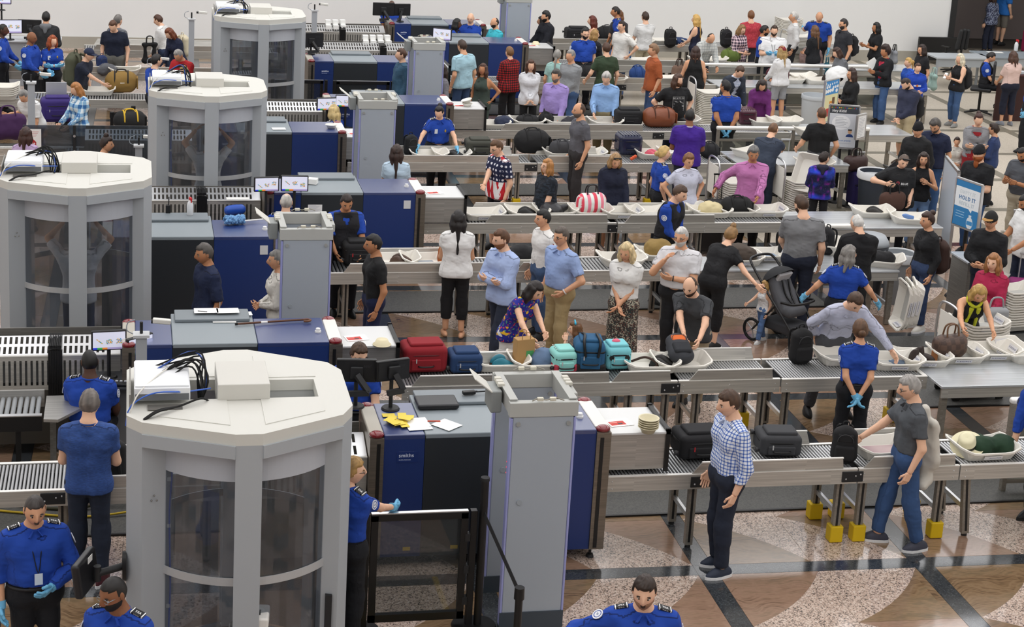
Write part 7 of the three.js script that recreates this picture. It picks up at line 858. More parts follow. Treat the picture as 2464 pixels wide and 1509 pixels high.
{ const g = thing('binder', 'closed black binder on the frontmost machine', 'binder', on(1050, 974, 1.345), 0); part(g, 'cover', RB(.4, .05, .27, .02, 0, .027, 0, 2), M(0x232427, .38)); part(g, 'page_block', B(.36, .03, .24, 0, .026, .02), M(0x1a1a1c, .7)); const r = thing('two_way_radio', 'two-way radio lying on the lid of the frontmost machine', 'radio', on(1128, 949, 1.385), 8); part(r, 'case', RB(.13, .035, .055, .01, 0, .02, 0), BLACK); part(r, 'antenna', rod([.06, .02, 0], [.2, .02, 0], .007), BLACK); part(r, 'knob', CX_(.009, .02, .07, .03, .015), DARK); }
{ const g = thing('walking_cane', 'brown wooden cane with curved handle on the second machine', 'cane', on(650, 778, 1.35), 3); part(g, 'shaft', rod([-.36, .015, .03], [.36, .02, -.03], .012), M(0x5a3520, .5)); part(g, 'crook', tube([[.36, .02, -.03], [.42, .02, -.03], [.44, .02, 0], [.4, .02, .03], [.36, .02, .025]], .012, 7, 20), M(0x6b4228, .5)); part(g, 'label_tape', rod([-.1, .0155, .008], [-.03, .016, .002], .0145), M(0xe6e4df, .6)); part(g, 'rubber_tip', rod([-.38, .0145, .032], [-.355, .015, .03], .016), RUB); }
{ const g = thing('feather_duster', 'light blue feather duster with white handle on the third machine', 'duster', on(588, 537, 1.35), 14); part(g, 'handle', rod([0, .03, 0], [.3, .035, 0], .011), WHITE); const b = []; for (let i = 0; i < 110; i++) { const a = i * 2.4, x = -.26 + (i / 110) * .25; b.push(S(.018 + .008 * hash2(i, 3, 1), x, .055 + Math.sin(a) * .042 * (.6 + .6 * hash2(i, 7, 2)), Math.cos(a) * .055 * (.6 + .6 * hash2(i, 5, 2)), 1, 1, 1, 5)); } part(g, 'feathers', merge(b), M(0x6f9cc8, .95)).userData.kind = 'stuff'; }
{ const sp = (l, p, s = 1) => { const g = thing('spray_bottle', l, 'bottle', p, 20); g.scale.setScalar(s); part(g, 'bottle', lathe([[0, 0], [.04, 0], [.042, .13], [.03, .17], [.014, .19], [0, .19]], 16), M(0xe8e9ea, .4)); part(g, 'trigger', [RB(.03, .04, .07, .01, 0, .22, .015), B(.012, .05, .012, 0, .2, .045)], M(0xc8262c, .5)); }; sp('white spray bottle with red trigger on the third machine', on(457, 517, 1.38)); sp('white spray bottle with red cap on the far right desk', on(2444, 122, .82), 1.2); const r = thing('two_way_radio', 'upright two-way radio left of the spray bottle', 'radio', on(404, 518, 1.345), 0); part(r, 'case', RB(.06, .14, .04, .01, 0, .07, 0), BLACK); part(r, 'antenna', rod([.01, .14, 0], [.012, .25, 0], .007), BLACK); }
for (const [u, v, h, w, l] of [[790, 70, 1.16, 3, 'under the white wall'], [880, 108, 1.16, 4, 'by the fourth metal detector']]) for (let i = 0; i < w; i++) for (let j = 0; j < 2; j++) { const p = on(u + i * 18, v, h); solo('glove_box', 'small white glove box in the row ' + l, 'box', RB(.12, .1, .14, .006, 0, .05 + j * .1, -j * .1), WHITE, p, i * 3, 'glove boxes ' + l); }
solo('tissue_box', 'small white box on the machine by the bright screens', 'box', RB(.14, .08, .12, .006, 0, .04, 0), WHITE, on(752, 442, 1.345), -20);
solo('snack_bag', 'bright blue snack bag behind the third machine', 'bag', surfU([bone(V(-.08, .08, 0), V(.08, .1, 0), .07, .07, .05)], .02), M(0x1c4fb0, .4), on(565, 520, 1.0));
// ---------------------------------------------------------------- monitors
const scr = s => canvas(192, 128, (g, w, h) => { g.fillStyle = '#c9cbdc'; g.fillRect(0, 0, w, h); const r = n => hash2(n, s, 3); for (let i = 0; i < 3; i++) { const x = 20 + i * 58, y = 30 + r(i) * 30; for (let j = 0; j < 40; j++) { g.fillStyle = ['#c77a34', '#3a8f9a', '#d9a24a', '#4a6fb0', '#8a9a4a'][(j + i * 2 + s) % 5]; g.fillRect(x + r(i * 50 + j) * 34, y + r(i * 90 + j) * 34, 6, 5); } } g.fillStyle = '#2a3bc0'; g.fillRect(0, 114, 26, 14); g.fillStyle = '#3a9a4a'; g.fillRect(26, 114, 30, 14); g.fillStyle = '#d07a34'; g.fillRect(56, 114, 30, 14); g.fillStyle = '#9a8fb8'; g.fillRect(86, 114, 106, 14); });
const acerT = textTex(256, 128, '#131315', [['acer', 200, 40, 'bold 26px sans-serif', '#2c2c2f', 'center']]);
function monitor(label, pos, turn, o = {}) { const g = thing('monitor', label, 'monitor', pos, turn), w = o.w || .5, h = w * .6, lf = o.cy ? o.cy - pos.y - .14 - h / 2 : 0, part = (a, n, q, m) => { if (n !== 'stand') { if (Array.isArray(q)) q = merge(q); q.translate(0, lf, 0); } const r = shade(new THREE.Mesh(Array.isArray(q) ? merge(q) : q, m)); r.name = n; a.add(r); return r; }; part(g, 'housing', RB(w, h, .05, .012, 0, .14 + h / 2, 0), BLACK); const s = part(g, o.back ? 'rear_cover' : 'screen', plane(w - .03, h - .03, .004).translate(0, .14 + h / 2, o.back ? .027 : .026), o.back ? decal(acerT, .5) : M(0xffffff, .3, 0, { emissiveMap: scr(o.s || 1), emissive: 0xffffff, emissiveIntensity: .62, map: scr(o.s || 1) })); if (o.back) { part(g, 'mount_plate', RB(.12, .12, .03, .01, 0, .14 + h * .45, .045), DARK); part(g, 'support_arm', [bar([0, .14 + h * .4, .07], [o.ax ?? .12, .08, .14], .05, .05), bar([o.ax ?? .12, .08, .14], [o.ax2 ?? -.1, .06, .12], .05, .05)], DARK); } part(g, 'stand', [C(.02, .02, .16 + lf, 0, .08 + lf / 2, -.01, 8), C(.09, .08, .015, 0, .008, -.01, 16)], DARK); if (!o.back) { const e = new THREE.RectAreaLight(0xd8dcf0, .5, w - .04, h - .04); e.position.set(0, .14 + h / 2 + lf, .04); e.rotation.y = Math.PI; e.castShadow = true; g.add(e); } return g; }
monitor('left black monitor of the pair, back turned, by the nearest scanner', V(2.1, 1.345, -15.02), -6, { back: 1, w: .38, ax: .12, cy: 1.715 }); monitor('right black monitor of the pair, back turned, on an arm', V(2.43, 1.345, -14.95), 16, { back: 1, w: .34, ax: .06, cy: 1.74 });
const monC = (l, u, v, z, t, o) => { const p = atz(u, v, z); monitor(l, V(p.x, .92, z), t, { ...o, cy: p.y }); };
{ const p = V(atz(262, 818, -17.02).x, .92, -16.98); const d = thing('operator_desk', 'grey operator desk with keyboard at the left', 'desk', V(p.x + .15, 0, p.z - .05), 0); part(d, 'desktop', RB(1.0, .03, .55, .006, .12, .9, 0), M(0x3a3c40, .6)); part(d, 'pedestal', B(.8, .88, .4, .12, .45, -.02), M(0x6b6c6e, .5)); const k = thing('keyboard', 'dark control keyboard on the left operator desk', 'keyboard', V(p.x + .2, .92, p.z + .14), -8); part(k, 'panel', RB(.36, .03, .16, .008, 0, .015, 0), DARK); for (let i = 0; i < 6; i++) part(k, 'key', RB(.03, .012, .03, .004, -.12 + i * .045, .034, 0, 1), i === 3 ? M(0x2a4ac0, .5) : M(0xb9bcc0, .5)); monC('bright x-ray screen facing the camera above the seated officer', 262, 818, -17.06, 6, { w: .36, s: 3 }); monC('second x-ray screen turned aside behind the camera pole', 335, 830, -17.0, 40, { w: .34, s: 5 }); }
{ monC('left bright x-ray screen above the bald operator', 641, 443, -22.9, 8, { w: .35, s: 7 }); monC('right bright x-ray screen above the bald operator', 709, 441, -22.9, -3, { w: .38, s: 8 }); const p = V(2.0, 0, -22.88); const d = thing('operator_desk', 'dark operator desk under the two bright screens', 'desk', V(p.x + .0, 0, p.z - .05), 0); part(d, 'desktop', RB(1.0, .03, .22, .006, 0, .905, .05), DARK); part(d, 'pedestal', B(.9, .88, .16, 0, .45, .05), M(0x5b5c5e, .5)); }
{ monC('left screen before the blonde operator', 787, 250, -29.1, 10, { w: .38, s: 9 }); monC('right blue screen before the blonde operator', 832, 243, -29.1, -8, { w: .36, s: 11 }); const p = V(3.35, 0, -29.08); const d = thing('operator_desk', 'dark operator desk before the blonde operator', 'desk', V(p.x, 0, p.z), 0); part(d, 'desktop', RB(1.0, .03, .22, .006, 0, .905, 0), DARK); part(d, 'pedestal', B(.9, .88, .16, 0, .45, 0), M(0x5b5c5e, .5)); }
monitor('left black monitor seen from behind at the white wall', on(922, 52, 1.345), -4, { back: 1, w: .5 }); monitor('right black monitor seen from behind at the white wall', on(963, 52, 1.345), 6, { back: 1, w: .46, ax: -.05 }); monitor('black monitor seen from behind left of seventh machine', on(748, 130, 1.345), 10, { back: 1, w: .5 }); monitor('slim screen facing left by the pale aqua shirt', on(1063, 112, 1.345), -30, { w: .42, s: 13 }); monitor('left screen on the far left inspection desk', on(25, 96, 1.0), 8, { w: .5, s: 15 }); monitor('dark right screen on the far left inspection desk', on(72, 96, 1.0), -6, { w: .5, back: 1 }); { const p = at(50, 105, .9); const d = thing('inspection_desk', 'pale inspection desk under the far left screens', 'desk', V(p.x, 0, p.z - .1), 0); part(d, 'desktop', RB(1.7, .04, .6, .006, 0, .98, 0), M(0xc9ccd0, .5)); part(d, 'cabinet', B(1.5, .95, .5, 0, .48, 0), M(0x9a9da2, .6)); monitor('small black screen high at the top left corner', V(p.x - .42, 1.55, p.z - .4), 0, { w: .42, s: 17 }); const po = thing('monitor_pole', 'thin pole carrying the top left screen', 'pole', V(p.x - .42, 0, p.z - .4)); part(po, 'pole', C(.02, .02, 1.55, 0, .775, 0), DARK); part(po, 'base', C(.14, .13, .02, 0, .01, 0, 14), DARK); }
// wall monitor on the nearest scanner
{ const g = thing('wall_monitor', 'black monitor on a swing arm mounted to the nearest scanner', 'monitor', V(-.03, 1.27, -12.1)); part(g, 'wall_plate', CX_(.12, .03, -.01, 0, 0, 20).scale(1, 1, .55), BLACK); part(g, 'swing_arm', [rod([-.02, 0, 0], [-.2, -.02, .06], .028)], DARK); part(g, 'pivot', C(.03, .03, .12, -.21, -.02, .06, 10), DARK); const m = RB(.34, .28, .07, .025).rotateY(1.2).rotateZ(.12).translate(-.3, .0, .08); part(g, 'housing', m, M(0x1c1c1f, .4)); part(g, 'label', plane(.08, .05).rotateY(1.2).translate(-.262, .12, .1), WHITE); }
// camera poles
function camPole(label, pos, h, turn = 0) { const g = thing('camera_pole', label, 'camera pole', pos, turn, 'cameras on grey poles'); part(g, 'column', [B(.11, h, .1, 0, h / 2, 0)], GREY); part(g, 'cap', B(.16, .03, .14, 0, h + .01, 0), M(0xc9cbcc, .5)); const c = part(g, 'camera', [RB(.18, .05, .06, .012, .02, h + .16, 0).rotateZ(-.1)], M(0xdeddd6, .5)); part(c, 'lens', CX_(.022, .05, .12, h + .148, 0, 12), BLACK); part(g, 'bracket', C(.016, .016, .13, 0, h + .08, 0, 8), DARK); part(g, 'cable', tube([[-.06, h + .17, 0], [-.13, h + .14, 0], [-.14, h + .06, 0], [-.08, h + .02, 0]], .006, 5, 16), M(0x9aa0a8, .6)); return g; }
camPole('white camera on a grey pole beside the left operator screens', V(.11, 0, -16.3), 1.64); camPole('white camera on a tall grey pole at the left, by the stop notice', V(at(75, 200, 1.9).x, 0, at(75, 200, 1.9).z), 1.9); camPole('camera on a grey pole left of the farthest scanner', V(at(461, 47, 1.9).x, 0, at(461, 47, 1.9).z), 1.9); camPole('camera on a grey pole right of the farthest scanner', V(at(757, 26, 1.75).x, 0, at(757, 26, 1.75).z), 1.75); camPole('camera on a short grey pole behind the third scanner', V(at(334, 352, 1.2).x, 0, at(334, 352, 1.2).z), 1.2); camPole('round-headed camera on a pole before the third scanner officer', V(at(373, 160, 1.4).x, 0, at(373, 160, 1.4).z), 1.4);
// ---------------------------------------------------------------- gates, barriers, signs
function gate(label, a, b, o = {}) { const L = Math.hypot(b.x - a.x, b.z - a.z), t = Math.atan2(-(b.z - a.z), b.x - a.x) * 180 / Math.PI, g = thing('gate', label, 'gate', a, t, 'black glazed gates'), h = o.h || 1.06; part(g, 'gate_frame', [BB(0, L, h - .07, h - .01, -.025, .025), BB(0, L, .08, .15, -.025, .025), BB(0, .06, .08, h - .02, -.025, .025), BB(L - .06, L, .08, h - .02, -.025, .025)], BLACK); part(g, 'top_strip', BB(0, L, h - .012, h, -.02, .02), ALU); part(g, 'pane', BB(.06, L - .06, .15, h - .07, -.003, .003), new THREE.MeshPhysicalMaterial({ color: 0xc9cccc, roughness: .03, transmission: .97, thickness: 0 })); for (const x of o.posts || [-.04, L + .05]) { part(g, 'post', RB(.06, o.ph || h, .06, .006, x, (o.ph || h) / 2, 0), BLACK); part(g, 'base', C(.15, .14, .02, x, .012, 0, 18), BLACK); } for (const y of [.25, .55, .85]) part(g, 'hinge', B(.05, .07, .06, L + .005, y, 0), DARK); return g; }
{ const a = at(898, 1497, .08), b = at(1118, 1486, .08); gate('black glazed gate held by the blonde officer', V(2.02, 0, -13.22), V(2.86, 0, -13.22), { h: 1.1 }); const s = thing('stanchion', 'tall black stanchion post right of the gate', 'stanchion', V(2.99, 0, -13.2)); part(s, 'post', C(.035, .035, 1.38, 0, .69, 0, 14), BLACK); part(s, 'base', C(.17, .16, .02, 0, .01, 0, 20), BLACK); part(s, 'cap', C(.04, .038, .03, 0, 1.39, 0, 14), DARK); }
function stanchion(label, p, h = .98) { const s = thing('stanchion', label, 'stanchion', p, 0, 'black belt stanchions'); part(s, 'post', C(.032, .032, h - .1, 0, (h - .1) / 2, 0, 12), BLACK); part(s, 'head', C(.042, .04, .1, 0, h - .05, 0, 14), BLACK); part(s, 'base', C(.17, .15, .03, 0, .015, 0, 20), M(0x1c1c1e, .5)); return s; }
function belt(label, a, b) { const d = b.clone().sub(a), L = d.length(), g = new THREE.BoxGeometry(L, .05, .004); const m = solo('barrier_belt', label, 'barrier belt', g, M(0x1b1b1d, .8), a.clone().lerp(b, .5)); m.quaternion.setFromUnitVectors(V(1, 0, 0), d.normalize()); return m; }
{ const p = at(1251, 1408, 1.0); stanchion('black stanchion in front of the nearest metal detector', V(p.x, 0, p.z)); belt('black belt running from the gate post down to the stanchion', V(2.99, 1.08, -13.16), V(p.x, .93, p.z)); const q = at(790, 1428, 1.0); const s = thing('barrier_post', 'black slanted barrier post at the foot of the nearest scanner', 'barrier', V(q.x, 0, q.z)); part(s, 'post', bar([0, 0, 0], [-.0, 1.0, -.0], .05, .08), DARK); part(s, 'base', C(.16, .15, .02, 0, .01, 0, 18), BLACK); }
gate('black glazed gate in front of the navy windbreaker man', at(462, 768, 0), at(630, 765, 0).add(V(.1, 0, 0)), { h: .98 }); gate('narrow black gate panel left of the navy windbreaker man', at(377, 770, 0), at(432, 769, 0), { h: .98 }); gate('black glazed gate at the fourth detector, left', V(2.75, 0, -32.6), V(3.7, 0, -32.6), { h: 1.1 }); gate('black glazed gate at the fourth detector, right', V(3.95, 0, -32.55), V(5.0, 0, -32.55), { h: 1.1 }); gate('black gate beside the third detector', at(675, 470, 0), at(820, 468, 0), { h: 1.0 });
{ const p = at(215, 260, 0); const a = at(278, 224, .95), b = at(320, 206, .95); stanchion('left black stanchion by the tan duffel', V(at(274, 300, 0).x, 0, -29.9), 1.0); stanchion('right black stanchion by the tan duffel', V(at(320, 285, 0).x, 0, -30.2), 1.05); belt('black belt hanging between the left stanchions', V(at(274, 300, 0).x, .95, -29.9), V(at(320, 285, 0).x, 1.0, -30.2)); }
for (const [u, v, l] of [[1955, 205, 'by the black-clad woman with coat'], [2258, 610, 'behind the brown backpack woman'], [2035, 460, 'left of the purple roller case']]) { const p = at(u, v, 0); stanchion('black stanchion ' + l, V(p.x, 0, p.z)); }
solo('slip_pad', 'brown ribbed entrance pad with yellow edge behind the gate', 'mat', [B(.9, .03, .62, 0, .016, 0)], M(0x5a5038, .8), V(2.28, 0, -12.7), 0); solo('edge_strip', 'yellow edge strip beside the entrance pad', 'edge strip', [B(.05, .04, .66, .48, .02, 0), B(.96, .04, .05, 0, .02, -.33)], YEL, V(2.28, 0, -12.7), 0);
// kiosk at the bottom of the nearest scanner
{ const p = at(610, 1475, .98); const g = thing('control_kiosk', 'cream control kiosk with screen before the nearest scanner', 'kiosk', V(p.x, 0, p.z), -8); part(g, 'column', B(.2, .9, .2, 0, .45, 0), M(0xb9bbbd, .5)); part(g, 'head', RB(.2, .09, .24, .02, .02, .95, 0), M(0xe6e3dc, .45)); part(g, 'slot', B(.012, .002, .08, .05, .997, .02), BLACK); part(g, 'screen', RB(.16, .012, .2, .005).rotateZ(.75).translate(-.12, .9, .02), M(0x55605a, .2)); part(g, 'screen_frame', RB(.19, .02, .24, .008).rotateZ(.75).translate(-.115, .89, .02), M(0xe6e3dc, .45)); }
// signs
function sign(label, pos, turn, w, h, y, t, o = {}) { const g = thing('sign_stand', label, 'sign', pos, turn); part(g, 'panel', RB(w, h, .03, .006, 0, y, 0), M(0x2a2c30, .5)); part(g, 'poster', plane(w - .03, h - .03, .004).translate(0, y, .017), decal(t, .5)); part(g, 'frame', [BB(-w / 2 - .015, -w / 2 + .01, y - h / 2, y + h / 2, -.02, .022), BB(w / 2 - .01, w / 2 + .015, y - h / 2, y + h / 2, -.02, .022), BB(-w / 2, w / 2, y + h / 2 - .01, y + h / 2 + .015, -.02, .022), BB(-w / 2, w / 2, y - h / 2 - .015, y - h / 2 + .01, -.02, .022)], ALU); part(g, 'post', C(.03, .03, y + (o.up || 0), 0, y / 2, -.04, 10), BLACK); part(g, 'base', C(.2, .18, .03, 0, .015, -.04, 20), BLACK); return g; }
const holdT = canvas(256, 384, (g, w, h) => { g.fillStyle = '#2f7fb8'; g.fillRect(0, 0, w, h); g.fillStyle = '#eef2f4'; g.fillRect(0, 52, w, 170); g.textAlign = 'center'; g.font = '40px sans-serif'; g.fillStyle = '#c3cdd4'; g.fillText('EMPTY IT', 128, 106); g.font = 'bold 46px sans-serif'; g.fillStyle = '#1f5f98'; g.fillText('HOLD IT', 128, 156); g.font = '40px sans-serif'; g.fillStyle = '#9fb2bf'; g.fillText('REFILL IT', 128, 204); g.fillStyle = '#eef2f4'; g.beginPath(); g.moveTo(150, 220); g.lineTo(190, 220); g.lineTo(182, 250); g.fill(); g.fillStyle = '#dfe8ee'; g.fillRect(164, 268, 28, 16); g.beginPath(); g.ellipse(178, 336, 34, 52, 0, 0, 7); g.fill(); g.fillStyle = '#3f8fc8'; g.fillRect(148, 320, 60, 34); g.fillStyle = '#9cc4e0'; for (let i = 0; i < 3; i++) g.fillRect(24, 260 + i * 22, 90, 6); });
const kidsT = canvas(256, 352, (g, w, h) => { g.fillStyle = '#d9dce2'; g.fillRect(0, 0, w, h); g.fillStyle = '#41454c'; g.fillRect(0, 0, w, 62); for (let i = 0; i < 14; i++) { g.fillStyle = ['#e0a030', '#3a9a5a', '#c8372e', '#3a6fc0', '#d8d040'][i % 5]; g.fillRect(8 + i * 17, 8, 11, 8); } g.fillStyle = '#f2f2f2'; g.font = 'bold 30px sans-serif'; g.fillText('Hey Kids!', 18, 50); g.fillStyle = '#f4f5f7'; g.beginPath(); g.ellipse(110, 140, 84, 62, 0, 0, 7); g.fill(); g.fillStyle = '#a9adb5'; for (let i = 0; i < 7; i++) g.fillRect(56, 98 + i * 13, 70 + (i * 29) % 44, 4); g.fillStyle = '#d8ab86'; g.beginPath(); g.arc(196, 216, 18, 0, 7); g.fill(); g.fillStyle = '#2a2420'; g.fillRect(178, 194, 36, 12); g.fillStyle = '#22407f'; g.beginPath(); g.ellipse(196, 262, 34, 28, 0, 3.14, 6.28); g.fill(); g.fillStyle = '#4a6fb0'; g.font = 'italic bold 17px sans-serif'; g.fillText('safety is our priority', 44, 300); g.fillStyle = '#b9bec8'; g.fillRect(44, 316, 170, 4); });
const cartT = canvas(192, 352, (g, w, h) => { g.fillStyle = '#e8e2b0'; g.fillRect(0, 0, w, h); g.fillStyle = '#3f8fd0'; g.fillRect(0, 0, w, 120); g.fillStyle = '#f4f6f8'; for (let i = 0; i < 16; i++) { g.beginPath(); g.arc((i * 53) % w, 20 + (i * 31) % 90, 9 + (i % 3) * 4, 0, 7); g.fill(); } g.fillStyle = '#e0902f'; g.fillRect(70, 180, 50, 80); g.fillStyle = '#c8372e'; g.fillRect(30, 240, 40, 70); g.fillStyle = '#6a4a2a'; g.fillRect(110, 150, 40, 60); g.fillStyle = '#3a6fc0'; g.fillRect(120, 250, 44, 50); });
{ let p = at(2322, 700, 0); const a = atz(2322, 480, -20.6); sign('blue and white sign reading hold it, refill it', V(at(2335, 437, 1.76).x, 0, at(2335, 437, 1.76).z), -74, .52, .7, 1.41, holdT); p = at(2033, 254, 1.75); sign('grey poster headed with a greeting to kids', V(p.x, 0, p.z), -16, .52, .76, 1.37, kidsT); p = at(2003, 190, 1.85); sign('colourful cartoon-like poster seen edge-on behind the grey poster', V(p.x, 0, p.z), 38, .5, .8, 1.44, cartT); p = at(2074, 276, 1.65); sign('small framed notice right of the grey poster', V(p.x, 0, p.z), 38, .3, .42, 1.44, sheetTex); const q = at(2292, 395, 1.6); const g = thing('divider_panel', 'pale frosted divider panel left of the blue sign', 'partition', V(q.x, 0, q.z), 74); part(g, 'panel', RB(1.1, 1.3, .03, .006, 0, .95, 0), M(0xb9c2cc, .4)); part(g, 'frame', [BB(-.56, -.52, 0, 1.62, -.02, .02), BB(.52, .56, 0, 1.62, -.02, .02), BB(-.56, .56, 1.58, 1.62, -.02, .02)], ALU); const c = at(2300, 640, 0); const d = thing('steel_cabinet', 'steel cabinet beneath the blue sign', 'cabinet', V(11.55, 0, -20.9), 0); part(d, 'body', B(.5, .95, .5, 0, .475, 0), STEELD); part(d, 'top', RB(.54, .03, .54, .006, 0, .965, 0), TABLE); }
// bins for refuse
function trash(label, p, h, r, c, o = {}) { const g = thing('trash_can', label, 'trash can', p); part(g, 'barrel', lathe([[0, 0], [r * .82, 0], [r * .98, h * .9], [r * 1.02, h * .9], [r * 1.02, h], [r * .9, h], [r * .8, h * .3], [0, h * .3]], 28), M(c, .55)); if (o.lid) { part(g, 'lid', lathe([[0, h + .14], [r * .8, h + .13], [r * 1.0, h + .05], [r * 1.06, h], [r * .9, h]], 28), M(o.lid, .5)); } if (o.bag) part(g, 'liner', lathe([[r * .7, h * .6], [r * .95, h + .01], [r * 1.08, h + .015], [r * 1.1, h - .1], [r * 1.05, h - .12]], 28), M(o.bag, .6)); return g; }
{ let p = at(2210, 720, 0); trash('grey trash can with domed lid behind the dark-haired woman', V(10.55, 0, -22.2), .8, .27, 0x3a3d42, { lid: 0x9ea3a7 }); p = at(2048, 470, 0); trash('dark bin with white rim below the kids poster', V(12.6, 0, -26.6), .78, .28, 0x2c3440, { bag: 0xe6e8ea }); p = at(2128, 640, 0); trash('bin with clear liner right of the white-haired man', V(10.9, 0, -21.9), .74, .22, 0x8f9498, { bag: 0xd3d6d8 }); p = at(1918, 225, 0); trash('grey round bin with rim by the white pullover', V(14.2, 0, -33.2), .8, .3, 0xb9bec2, {}); trash('blue bin below the table by the posters', V(14.3, 0, -35.6), .7, .25, 0x1f4a9a, {}); }
upright('purple roller suitcase with pulled handle', V(at(2064, 495, 0).x, 0, at(2064, 495, 0).z), 8, .4, .58, .26, 0x2a2158, { pull: .36 }); { const p = at(2064, 412, .66), b = tote('brown leather bag riding on the purple roller suitcase', V(p.x, .64, at(2064, 495, 0).z), 8, .44, .26, .2, M(0x3a2420, .5), M(0x2a1a17, .5)); }
upright('dark grey hard roller suitcase under the fourth lane', V(at(1700, 605, 0).x, 0, at(1700, 605, 0).z), 5, .42, .55, .28, 0x2b2b2d, { hard: 1 }); upright('black roller case with silver handle by the slate t-shirt', V(at(1882, 470, 0).x, 0, at(1882, 470, 0).z), 0, .4, .5, .26, 0x17171a, { pull: .5 }); upright('black roller case pulled by the pink shirt man', V(at(1722, 560, 0).x, 0, at(1722, 560, 0).z), 0, .4, .5, .26, 0x19191b, { pull: .46, hc: 0x151515 }); upright('black roller case with pink pattern at the right edge', V(at(2452, 770, 0).x, 0, at(2452, 770, 0).z), -20, .4, .55, .28, 0x8a2a6a, { pull: .4 }); upright('dark roller case at the far right behind the hoodie', V(at(2440, 660, 0).x, 0, at(2440, 660, 0).z), 10, .42, .6, .3, 0x1a1b1d, { pull: .4 });
// ---------------------------------------------------------------- stroller
{ const p = at(1888, 830, 0), g = thing('stroller', 'black and grey stroller pushed by the grey t-shirt man', 'stroller', p, 28), fr = M(0x1a1a1c, .4), gy = fab(0x55565a); const whl = (x, z, r) => { const w = part(g, 'wheel', [new THREE.TorusGeometry(r, .02, 8, 24).rotateY(Math.PI / 2).translate(x, r + .02, z)], RUB); for (let i = 0; i < 5; i++) { const a = i * 1.2566; part(w, 'spoke', rod([x, r + .02, z], [x, r + .02 + Math.sin(a) * r, z + Math.cos(a) * r], .008), ALU); } }; for (const s of [-1, 1]) { whl(s * .26, -.36, .14); whl(s * .2, .38, .1); part(g, 'side_frame', tube([[s * .2, .14, .38], [s * .24, .45, .12], [s * .25, .75, -.2], [s * .24, 1.02, -.48]], .016, 7, 20), fr); part(g, 'rear_strut', rod([s * .26, .16, -.36], [s * .245, .58, -.02], .014), fr); } part(g, 'push_bar', tube([[-.24, 1.02, -.48], [-.2, 1.08, -.55], [.2, 1.08, -.55], [.24, 1.02, -.48]], .018, 7, 20), fr); part(g, 'seat', surfU([bone(V(-.12, .5, .12), V(.12, .5, .12), .07, .07, .05), bone(V(-.12, .5, 0), V(-.12, .88, -.22), .08, .07, .05), bone(V(.12, .5, 0), V(.12, .88, -.22), .08, .07, .05), bone(V(0, .5, 0), V(0, .9, -.22), .08, .07, .05)]), gy); part(g, 'head_pad', RB(.26, .18, .05, .02).rotateX(.55).translate(0, .9, -.14), M(0xc9c9cb, .8)); part(g, 'canopy', new THREE.SphereGeometry(.27, 20, 8, 0, Math.PI * 2, 0, 1.1).rotateX(-.7).scale(.95, 1, 1).translate(0, .78, -.14), M(0x222326, .8, 0, { side: THREE.DoubleSide })); part(g, 'basket', RB(.4, .14, .5, .04, 0, .28, -.02), fab(0x35363a)); part(g, 'bumper_bar', tube([[-.22, .64, .05], [-.2, .66, .25], [.2, .66, .25], [.22, .64, .05]], .018, 7, 20), BLACK); for (const s of [-1, 1]) part(g, 'harness', tube([[s * .06, .88, -.1], [s * .05, .7, -.02], [s * .02, .58, .1]], .012, 5, 12), BLACK); }
